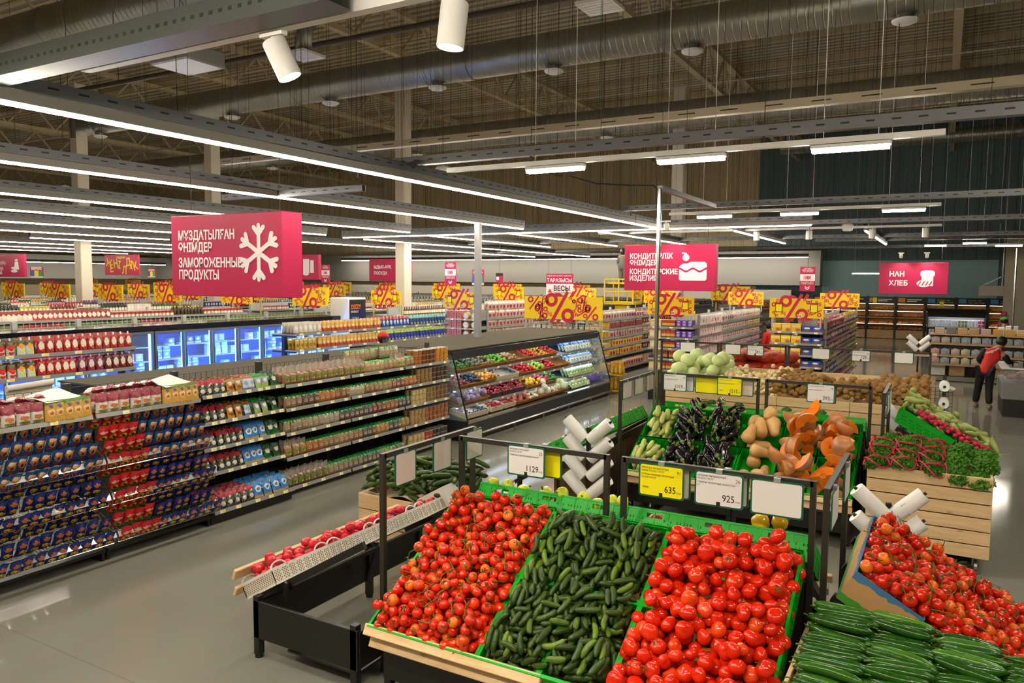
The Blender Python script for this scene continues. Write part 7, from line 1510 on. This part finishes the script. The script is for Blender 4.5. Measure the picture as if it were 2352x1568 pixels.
# scale, freezer chest, far table, power poles
t = thing('self_service_scale', 'white and blue self-service scale beside the staff in blue vest', 'scale', (1.55, 27.2, 0)); b = MB(); b.box(0, 0, 0, .3, .3, 1.1); b.build('blue_pedestal', BLUEV, t); b = MB(); b.bbox(-.06, 0, 1.1, .1, .35, 1.4, .02); b.bbox(.12, .0, 1.2, .45, .1, 1.45, .02); b.build('white_scale_head', WHITE, t)
t = thing('freezer_chest', 'grey freezer chest of packed meat the red-vested person leans over', 'freezer', (1.12, 18.3, 0)); b = MB(); b.box(.03, .03, 0, 3, 1.6, .36); b.build('black_base', BLACK, t); b = MB(); b.bbox(0, 0, .36, 3.0, 1.65, .7, .01); b.build('grey_body', mat('grey_chest_panel', '#84837f', .4), t)
b = MB(); b.box(.0, .0, .7, 3, .01, .98); b.box(.0, .01, .7, .01, 1.64, .98); b.build('glass_side', mat('clear_end_glass', '#cfe0e6', .05, alpha=.14), t); b = MB(); b.box(-.03, -.03, .98, 3.03, .12, 1.0); b.box(-.03, .12, .98, .12, 1.68, 1.0); b.build('pale_rim', WHITE, t)
MEAT = pack('packed_meat', '#8a3a34', [], [(.5, .5, .4, .35, '#b87a6a')], .15); mp = pillow(.25, .2, .09).build('meat_pack', MEAT, None, True); tag(mp, 'shiny pack of reddish meat behind the glass of the freezer chest', 'meat pack', 'meat packs in the freezer chest')
for i in range(6):
    for j in range(3): dup(mp, (1.3+.2*i, 18.45+.22*j, .74+.05*(i < 4)), (-1.2, R_.uniform(-.3, .3), R_.uniform(-.5, .5)), 1.0)
drop(mp)
t = thing('side_table', 'wooden side table with bag rolls near the candy stand', 'table', (-.62, 19.4, 0)); b = MB(); b.box(0, 0, 1.06, .55, .6, 1.1); b.box(.0, 0, .5, .55, .02, .62); b.build('table_top', OAK, t); 
for i in range(6): b = MB(); b.box(.02+.09*i, 0, .0, .08+.09*i, .02, .5); b.build('wooden_slat', PINEZ, t)
roll_stand(-.45, 19.6, (1.16, 1.3), 'small bag dispenser standing on the wooden side table', 'on the side table', 1.45, .1, False, False)
for o in list(SC.objects)[-12:]: pass
t = thing('shopping_cart', 'wire end of a shopping cart behind the potato bin', 'cart', (-.6, 14.2, 0)); b = MB(); wires(b, 0, .8, .45, 1.0, 0, .06, .004); b.tube([(0, 0, .45), (-.06, 0, 1.05), (-.02, -.2, 1.08), (.2, -.2, 1.08)], .015, 6); b.tube([(0, 0, .45), (.1, 0, .1), (.7, 0, .1)], .015, 6); b.build('wire_basket', CHROME, t); 
for x in (.1, .7): b = MB(); b.M = Matrix.Translation((x, 0, .06)) @ Matrix.Rotation(PI/2, 4, 'Y'); b.lathe([(.03, -.015), (.06, -.012), (.06, .012), (.03, .015)], 12); b.build('wheel', BLACK, t)
def pole(x, y, h, r, label, m=CHROME, z0=0):
    t = thing('power_pole', label, 'pole', (x, y, 0)); b = MB(); b.tube([(0, 0, z0), (0, 0, h)], r, 14); b.build('pole_tube', m, t, True, angle=.7); b = MB(); b.box(-.05, -.05, 0, .05, .05, .02); b.build('foot_plate', ZINC, t); return t
t = pole(-3.16, 9.3, 3.86, .027, 'tall shiny power pole rising beside the marrow crates'); b = MB(); b.tube([(0, 0, 3.82), (-.08, .0, 3.9), (-.4, .1, 3.93), (-.9, .1, 3.98), (-1.3, .1, 4.1)], .012, 6); b.build('feed_cable', INK, t); b = MB(); b.box(-.03, 0, 3.84, .03, 2.6, 3.9); b.build('side_trunking', TRAYM, t)
pole(1.82, 27, 3.76, .03, 'shiny power pole beside the self-service scale'); 
t = thing('power_pole', 'grey square power post at the end of the mayonnaise shelf', 'pole', (-8.3, 13.2, 0)); b = MB(); b.box(-.06, -.05, 0, .06, .05, 3.85); b.build('post_profile', GREYS, t)
# ------------------------------------------------------------------ hanging crimson signs
SGW = mat('white_sign_print', '#e9e4e4', .5); WIRE = mat('thin_dark_wire', '#3a352c')
def icon(parts, m, t, name='pictogram'):
    b = MB()
    for k, p in enumerate(parts): b.prism(p, -.005-.0004*k, -.001)
    return b.build(name, m, t)
def sign(x, y, z, w, h, label, lines=(), size=.1, d=.2, face=None, tm=None, x0=.05, wires_=True, sx=.92):
    t = thing('hanging_sign', label, 'sign', (x, y, z)); b = MB(); b.bbox(0, 0, 0, w, d, h, .006); b.build('sign_box', face or MAGS, t)
    for s, zz in lines: text(s, size, tm or SGW, t, (x0*w, -.003, zz*h), depth=.002, bold=.028, sx=sx)
    if wires_:
        for xx in (.1*w, .9*w): b = MB(); b.tube([(xx, d/2, h), (xx, d/2, ROOF-z-.3)], .004, 4); b.build('hanger_wire', WIRE, t)
    return t
def blob(cx, cz, rx, rz, n=24, p=2.0):
    return [(cx+rx*abs(math.cos(a))**(2/p)*(1 if math.cos(a) > 0 else -1), cz+rz*abs(math.sin(a))**(2/p)*(1 if math.sin(a) > 0 else -1)) for a in [2*PI*i/n for i in range(n)]]
t = sign(-8.15, 6.0, 2.485, 1.86, .945, 'big crimson hanging sign with a white snowflake over the freezers', (('МҰЗДАТЫЛҒАН', .70), ('ӨНІМДЕР', .55), ('ЗАМОРОЖЕННЫЕ', .36), ('ПРОДУКТЫ', .21)), .148, .3, None, None, .07, True, .84)
P_6 = []
def rbar(p, q, r, n=6):
    a = math.atan2(q[1]-p[1], q[0]-p[0]); return [(q[0]+r*math.cos(a-PI/2+PI*i/n), q[1]+r*math.sin(a-PI/2+PI*i/n)) for i in range(n+1)]+[(p[0]+r*math.cos(a+PI/2+PI*i/n), p[1]+r*math.sin(a+PI/2+PI*i/n)) for i in range(n+1)]
for k in range(6):
    a = PI/2+k*PI/3; c = (1.5, .5); e = (c[0]+.3*math.cos(a), c[1]+.3*math.sin(a)); f = (c[0]+.2*math.cos(a), c[1]+.2*math.sin(a)); P_6.append(rbar(c, e, .026))
    for s in (-.75, .75): P_6.append(rbar(f, (f[0]+.11*math.cos(a+s), f[1]+.11*math.sin(a+s)), .026))
icon(P_6, SGW, t, 'snowflake')
t = sign(-5.63, 14.5, 2.52, 1.83, .9, 'crimson hanging sign with a white cake pictogram beside the power pole', (('КОНДИТЕРЛІК', .70), ('ӨНІМДЕР', .555), ('КОНДИТЕРСКИЕ', .36), ('ИЗДЕЛИЯ', .215)), .142, .2, None, None, .06, True, .84)
wv = [(1.13+.54*i/16, .405+.03*math.cos(i*PI/4)) for i in range(17)]
icon([[(1.13, .23), (1.16, .2), (1.64, .2), (1.67, .23)]+[(x, z-.02) for x, z in wv[::-1]], [(x, z+.02) for x, z in wv]+[(1.67, .52), (1.63, .56), (1.36, .56), (1.3, .53), (1.22, .53), (1.16, .5), (1.13, .46)], blob(1.26, .645, .065, .065), rbar((1.26, .72), (1.19, .73), .014)], SGW, t, 'cake_pictogram')
t = sign(-1.83, 27, 2.37, 1.92, .98, 'bright crimson hanging sign with a white bread pictogram in front of the bakery', (('НАН', .56), ('ХЛЕБ', .27)), .22, .06, None, None, .15)
icon([blob(1.36, .63, .2, .11, 24, 3), [(1.2, .25), (1.52, .25), (1.52, .6), (1.2, .6)], blob(1.27, .33, .2, .11)], SGW, t, 'bread_pictogram')
icon([rbar((1.12+.1*i, .28), (1.18+.1*i, .39), .014) for i in range(4)], MAGS, t, 'crust_cuts').location = (0, -.01, 0)
for x in (-1.2, -.5): spot_lamp(x, 26.3, 3.55, 'small spotlight lighting the bread sign, %s one' % ('first' if x < -1 else 'second'), (.75, 0), 30, .05, .12, 80)
spot_lamp(-4.6, 13.95, 3.75, 'small spotlight lighting the top of the cake sign', (.5, 0), 25, .05, .12, 80)
t = sign(-20.3, 24, 2.62, 2.1, .88, 'crimson hanging sign with a white cup beside the white column', (('ЫДЫС-АЯҚ', .58), ('ПОСУДА', .3)), .17, .1, None, None, .12)
icon([blob(1.85, .5, .2, .2), [(1.5, .35), (1.52, .2), (1.7, .2), (1.74, .35)]], SGW, t, 'cup_pictogram')
t = sign(-35.6, 17, 2.67, 3.35, .92, 'crimson hanging sign cut by the picture edge, with bottle and burger pictogram', (), .2, .1)
for s, zz, xx in (('БАЛАЛАР ТАУАРЛАРЫ', .55, 1.98), ('ТАҒАМ ЖӘНЕ ТАМАҚ ҮШІН НА', .3, 1.78), ('ТОВАРЫ', .12, 1.68)): text(s, .19, SGW, t, (xx, -.003, zz*.92), depth=.002, bold=.025, align='RIGHT')
icon([[(2.6, .3), (2.98, .3), (2.9, .62), (2.68, .62)], [(2.7, .65), (2.88, .65), (2.88, .72), (2.7, .72)], blob(2.6, .24, .24, .06), blob(2.6, .36, .22, .05)], SGW, t, 'bottle_pictogram')
t = sign(-18.6, 17, 2.67, 2.27, .75, 'crimson hanging sign half behind the snowflake sign, with white towel pictogram', (), .18, .12)
for s, zz, xx in (('А', .5, 1.33), ('ЛЬ', .2, 1.45)): text(s, .2, SGW, t, (xx, -.003, zz), depth=.002, bold=.025, align='RIGHT')
icon([[(1.65, .2), (1.9, .2), (1.9, .62), (1.65, .62)], [(1.94, .2), (2.08, .2), (2.08, .58), (1.94, .58)], blob(1.76, .18, .12, .06)], SGW, t, 'towel_pictogram')
YLET = mat('yellow_sign_letters', '#e8c81c', .5)
t = sign(-26.9, 17, 2.77, 1.98, .73, 'crimson hanging sign with tumbling yellow letters beside the white column', (), .2, .06)
text('magnum', .15, YLET, t, (.98, -.003, .6), align='CENTER', depth=.002, bold=.02)
for i, (c, dz, rt) in enumerate((('Ж', .34, .15), ('Е', .1, -.1), ('Ң', .27, -.15), ('І', .25, .15), ('Л', .06, .1), ('Д', .32, -.12), ('І', .24, .15), ('К', .16, -.3))): text(c, .38, YLET, t, (.08+.235*i, -.003, dz), (PI/2, rt, 0), depth=.002, bold=.03)
def mini(x, y, z, w, h, label, kind, long=True):
    t = thing('hanging_sign', label, 'sign', (x, y, z)); b = MB(); b.box(0, 0, 0, w, .02, h); b.build('sign_panel', MAGS, t)
    b = MB(); b.tube([(w/2, .01, h), (w/2, .01, ROOF-z-.3)], .003, 4); b.build('hanger_wire', WIRE, t)
    if kind == 'check':
        b = MB(); b.box(.01*w, -.003, h*.42, w*.99, -.001, h*.7); b.build('white_band', SGW, t)
        b = MB(); [b.box(w*(.25+.08*i), -.005, h*.48, w*(.28+.08*i+.02*(i % 2)), -.004, h*.64) for i in range(6)]; b.tube([(w*(.55+.09*math.cos(a)), -.005, h*.56+w*.09*math.sin(a)) for a in np.linspace(0, 6.28, 12)], .006, 4); b.build('barcode_mark', MAG, t)
        for s, zz in (('БАҒАНЫ', .9), ('ОСЫ ЖЕРДЕН', .84), ('ТЕКСЕРІҢІЗ', .78), ('УЗНАЙТЕ ЦЕНУ', .34), ('ТОВАРА ЗДЕСЬ', .28)): text(s, w*.14, SGW, t, (w/2, -.003, zz*h), align='CENTER', depth=.001, sx=.8)
        b = MB(); [b.bar((w*(.5+e*.15), -.004, h*(.2-.06*k)), (w*.5, -.004, h*(.12-.06*k)), .002, w*.05) for k in (0, 1) for e in (-1, 1)]; b.build('chevrons', SGW, t)
    elif kind == 'bags':
        text('magnum', w*.24, SGW, t, (w/2, -.003, h*.76), align='CENTER', depth=.001, bold=.03)
        for i, c in enumerate(('#2a5ab8', '#f0d020', '#2f9a4a')): b = MB(); b.box(w*(.05+.3*i), -.006-.003*(i == 1), h*(.12), w*(.36+.3*i), -.002, h*(.62+.06*(i == 1))); b.build('bag_picture', mat('bag_print_%d' % i, c, .5), t)
        b = MB(); b.box(0, -.003, 0, w, -.001, h*.14); b.build('white_band', SGW, t)
    else: b = MB(); b.box(0, -.003, h*.72, w, -.001, h); b.build('black_band', INK, t); b = MB(); b.box(w*.1, -.004, h*.3, w*.45, -.002, h*.6); b.build('printed_square', SGW, t)
    return t
mini(-31.85, 17, 2.66, .92, .4, 'small crimson sign with printed shopping bags near the picture edge', 'bags'); mini(-24.4, 17, 2.7, .4, .3, 'smallest sign with printed shopping bags, left of the snowflake sign', 'bags'); mini(-10.87, 17, 2.57, .36, .4, 'crimson sign with printed shopping bags over the wafer gondola', 'bags')
mini(-16.21, 17, 2.58, .32, .53, 'narrow crimson sign with barcode band beside the towel sign', 'check'); mini(-11.74, 17, 2.55, .35, .62, 'narrow crimson sign with barcode band beside the grey square post', 'check'); mini(-2.66, 17, 2.52, .3, .51, 'narrow crimson sign with barcode band over the cookie gondola', 'check'); mini(-10.14, 17, 2.63, .21, .25, 'tiny black and crimson sign before the grey fascia', 'small')
t = thing('hanging_sign', 'two-part sign for the scales above the widest percent board', 'sign', (-8.67, 17, 2.35)); b = MB(); b.box(0, 0, .27, .73, .03, .52); b.build('crimson_half', MAGS, t); b = MB(); b.box(0, 0, 0, .73, .03, .27); b.build('white_half', SGW, t)
text('ӨЗІНЕ-ӨЗІ ҚЫЗМЕТ КӨРСЕТУ', .045, SGW, t, (.365, -.003, .45), align='CENTER', depth=.001); text('ТАРАЗЫСЫ', .135, SGW, t, (.365, -.003, .31), align='CENTER', depth=.001, bold=.02, sx=.9); text('ВЕСЫ', .17, INK, t, (.2, -.003, .1), depth=.001, bold=.02, sx=.95); text('САМООБСЛУЖИВАНИЯ', .05, INK, t, (.2, -.003, .03), depth=.001, sx=.85)
b = MB(); b.box(.05, -.004, .05, .16, -.001, .08); b.box(.075, -.004, .08, .135, -.001, .13); b.build('scale_pictogram', mat('red_print', '#d0301c', .5), t)
for x in (.05, .68): b = MB(); b.tube([(x, .015, .52), (x, .015, ROOF-2.7)], .003, 4); b.build('hanger_wire', WIRE, t)
t = thing('hanging_sign', 'blank grey box hanging on a bracket in front of the pale column of the bakery', 'sign', (1.13, 33, 2.26)); b = MB(); b.bbox(0, 0, 0, .78, .25, .38, .01); b.build('grey_box', mat('blank_grey_panel', '#a09a8c', .6), t); b = MB(); b.bar((.1, .1, .38), (.75, .1, .75), .03); b.bar((.7, .1, .38), (.75, .1, ROOF-2.6), .03); b.build('bracket', ZINC, t)
# ------------------------------------------------------------------ ducts, trays and fittings under the roof
def duct_mat():
    t = NT('spiral_duct_steel'); f = t.math('FRACT', t.math('MULTIPLY', t.xyz()[0], 7.5)); h = t.ramp(f, [(.0, (0, 0, 0, 1)), (.08, (1, 1, 1, 1)), (.9, (1, 1, 1, 1)), (1, (0, 0, 0, 1))])
    n = t.noise(3, 3); t.base(t.mix(n, lin('#83837a'), lin('#a3a297'))); t.b.inputs['Metallic'].default_value = .75; t.b.inputs['Roughness'].default_value = .36; t.bump(h, .5, .02); return t.m
DUCT = duct_mat()
def duct(y, z, r, x0, x1, label, vents=(), collars=()):
    t = thing('spiral_duct', label, 'air duct', (x0, y, z)); b = MB(); b.tube([(0, 0, 0), (x1-x0, 0, 0)], r, 36); b.build('round_pipe', DUCT, t, True, angle=.7)
    for x in collars: b = MB(); b.tube([(x-x0-.12, 0, 0), (x-x0+.12, 0, 0)], r+.012, 36); b.build('collar', ZINC, t, True, angle=.7)
    for x in vents:
        b = MB(); b.M = Matrix.Translation((x-x0, 0, -r-.07)); b.lathe([(.13, .12), (.13, .02)], 20); b.build('vent_neck', ZINC, t, True, angle=.7)
        b = MB(); b.M = Matrix.Translation((x-x0, 0, -r-.09)); b.lathe([(.05, -.03), (.12, -.035), (.19, .0), (.2, .03), (.1, .04)], 24); b.build('round_vent', WHITE, t, True, angle=.7)
    for i in range(int((x1-x0)/3)): b = MB(); x = 1+3*i; b.tube([(x, 0, r), (x, 0, ROOF-z-.2)], .005, 4); b.tube([(x, (r+.004)*math.cos(a), (r+.004)*math.sin(a)) for a in np.linspace(0, 6.28, 24)], .008, 4); b.build('hanger_strap', ZINC, t)
    return t
duct(13.9, 7.28, .345, -23, EX, 'big spiral duct with round white vents crossing under the roof', (-.74, -4.17, -6.97, -9.8, -12.9, -16.3, -22), (-1.3, -4.6, -9, -14))
duct(21.5, 7.43, .385, -33, EX, 'second spiral duct further back, behind the slotted trays', (-9, -16, -23), (-3, -11, -20)); duct(8.6, 7.4, .4, -30, -9.2, 'spiral duct in the upper corner of the picture over the wide tray', (-13.5, -18), (-11, -15))
duct(38, 9.0, .3, -7, EX, 'dark blue-tinged duct high along the teal wall')
def tray(y, z, x0, x1, label, w=.1, h=.09, m=None, holes=.2):
    t = thing('cable_tray', label, 'cable tray', (x0, y, z)); L = x1-x0; b = MB(); b.box(0, -w/2, 0, L, -w/2+.008, h); b.box(0, w/2-.008, 0, L, w/2, h); b.box(0, -w/2, -.004, L, w/2, 0)
    for i in range(int(L/holes)):
        x = .05+i*holes; b.box(x, -w/2-.001, h*.4, x+holes*.4, -w/2, h*.55, 1)
        if w > .2: [b.box(x, q, -.006, x+holes*.5, q+.012, -.004, 1) for q in np.linspace(-w/2+.03, w/2-.04, 5)]
    b.build('slotted_channel', [m or TRAYM, SLOT], t)
    for i in range(int(L/2.5)+1): x = .2+min(2.5*i, L-.4); b = MB(); b.tube([(x, 0, h), (x, 0, ROOF-z-.3)], .004, 4); b.build('hanger_wire', WIRE, t)
    return t
tray(2.75, 3.965, -9, -2.5, 'wide perforated tray in the upper corner of the picture', .17, .13, mat('dark_tray_steel', '#5e625f', .4, .6), .07)
tray(10, 4.84, -12, 3, 'pale channel with sparse holes in front of the second duct', .12, .1, mat('beige_channel', '#a79c86', .45, .4), .55); tray(8.0, 3.88, -9.6, -6.85, 'short channel ending above the freezer aisle', .08, .08)
tray(23, 3.95, -20, 5, 'low tray across the far hall', .12); tray(30, 3.95, -26, 5, 'lowest far tray near the grey fascia', .12); tray(25, 3.95, -3.5, 5, 'tray over the candy stand', .12)
t = thing('ceiling_pipe', 'thin dark pipe running under the roof beside the big duct', 'pipe', (-20, 11.9, 7.5)); b = MB(); b.tube([(0, 0, -1.2), (0, 0, -.1), (.15, 0, 0), (26, .3, 0)], .06, 10); b.build('pipe_run', mat('brown_pipe', '#4a4030', .5), t); b = MB(); b.tube([(2, 0, 0), (2, 0, 3)], .01, 4); b.tube([(14, .15, 0), (14, .15, 3)], .01, 4); b.build('pipe_hangers', WIRE, t)
for i, (y, z) in enumerate(((6, 8.9), (10, 9.0), (17, 9.1), (19, 8.6), (25, 9.1), (29, 9.3), (33, 9.3))):
    t = thing('sprinkler_pipe', 'thin pipe under the roof deck, %s from the camera' % ORD[i], 'pipe', (-40, y, z)); b = MB(); b.tube([(0, 0, 0), (49, 0, 0)], .035, 8); b.build('pipe_run', BEAM, t)
    for k in range(16): b = MB(); b.tube([(3*k+1, 0, 0), (3*k+1, 0, ROOF-z)], .006, 4); b.build('pipe_hanger', WIRE, t)
for i, (x, y, d) in enumerate(((-6.74, 9.7, .15), (-14.7, 8.55, .15), (-17.9, 23.4, .16), (-2.5, 23.9, .16), (-9.5, 22.4, .14), (-20.8, 25.2, .14), (-5.3, 27.5, .15))):
    t = thing('pendant_speaker', 'white round pendant speaker hanging under the roof, %s' % ('the one below the slotted trays', 'the one beside the column', 'the one at the white column', 'the one right of the cake sign', 'the one over the wire-end gondola', 'the one over the cup sign', 'the one over the far bakery side')[i], 'speaker', (x, y, 4.3))
    b = MB(); b.lathe([(d*.55, -d*.75), (d*.8, -d*.65), (d, -d*.1), (d*.95, d*.35), (d*.6, d*.8), (d*.15, d*.95), (.005, d)], 20); b.build('round_shell', WHITE, t, True); b = MB(); b.tube([(0, 0, d), (0, 0, ROOF-4.6)], .005, 4); b.build('hanger_wire', WIRE, t)
for i, (x, y) in enumerate(((-11.05, 11.16), (-4.94, 11.44))):
    t = thing('square_vent', 'square white vent on a flexible duct, %s' % ('near the big duct collar', 'at the upper edge of the picture')[i], 'air vent', (x, y, 7.0)); b = MB(); b.box(-.3, -.3, 0, .3, .3, .05)
    for k in range(5): b.box(-.26, -.24+.1*k, -.012, .26, -.2+.1*k, -.001)
    b.build('grille', WHITE, t); b = MB(); b.tube([(0, 0, .05), (.05, 0, .5), (.3, .3, 1.2), (1, .8, 1.6), (1.6, 1.9, 1.7)], .16, 14); b.build('flexible_duct', DUCT, t, True)
t = thing('air_unit', 'flat grey air unit hanging under the upper corner tray', 'air unit', (-9.3, 6.6, 5.5)); b = MB(); b.bbox(0, 0, 0, .75, .6, .22, .02); b.build('unit_box', GREYS, t); b2 = MB(); [b2.tube([(x, .4, .3), (x, .4, ROOF-5.8)], .005, 4) for x in (.1, .65)]; b2.build('hangers', WIRE, t)
b = MB(); RW_ = random.Random(4)
for i in range(420):
    y = RW_.uniform(8, 42); x = RW_.uniform(-.95*y-3, .12*y+1); z0 = RW_.choice([4.0, 4.1, 5.0, 6.8, 7.6]); b.tube([(x, y, z0), (x+RW_.uniform(-.03, .03), y, ROOF-.2)], .0035 if y < 20 else .006, 3)
o = b.build('suspension_wires', WIRE); tag(o, 'countless thin dark suspension wires hanging from the roof', 'wires', None, 'stuff')
# ------------------------------------------------------------------ lettering becomes plain mesh
bpy.context.view_layer.update(); _dg = bpy.context.evaluated_depsgraph_get()
for o in [o for o in SC.objects if o.type == 'FONT']:
    me = D.meshes.new_from_object(o.evaluated_get(_dg)); n = o.name; m = put(me, n); m.parent = o.parent; m.location = o.location; m.rotation_euler = o.rotation_euler; m.scale = o.scale
    D.objects.remove(o); m.name = n
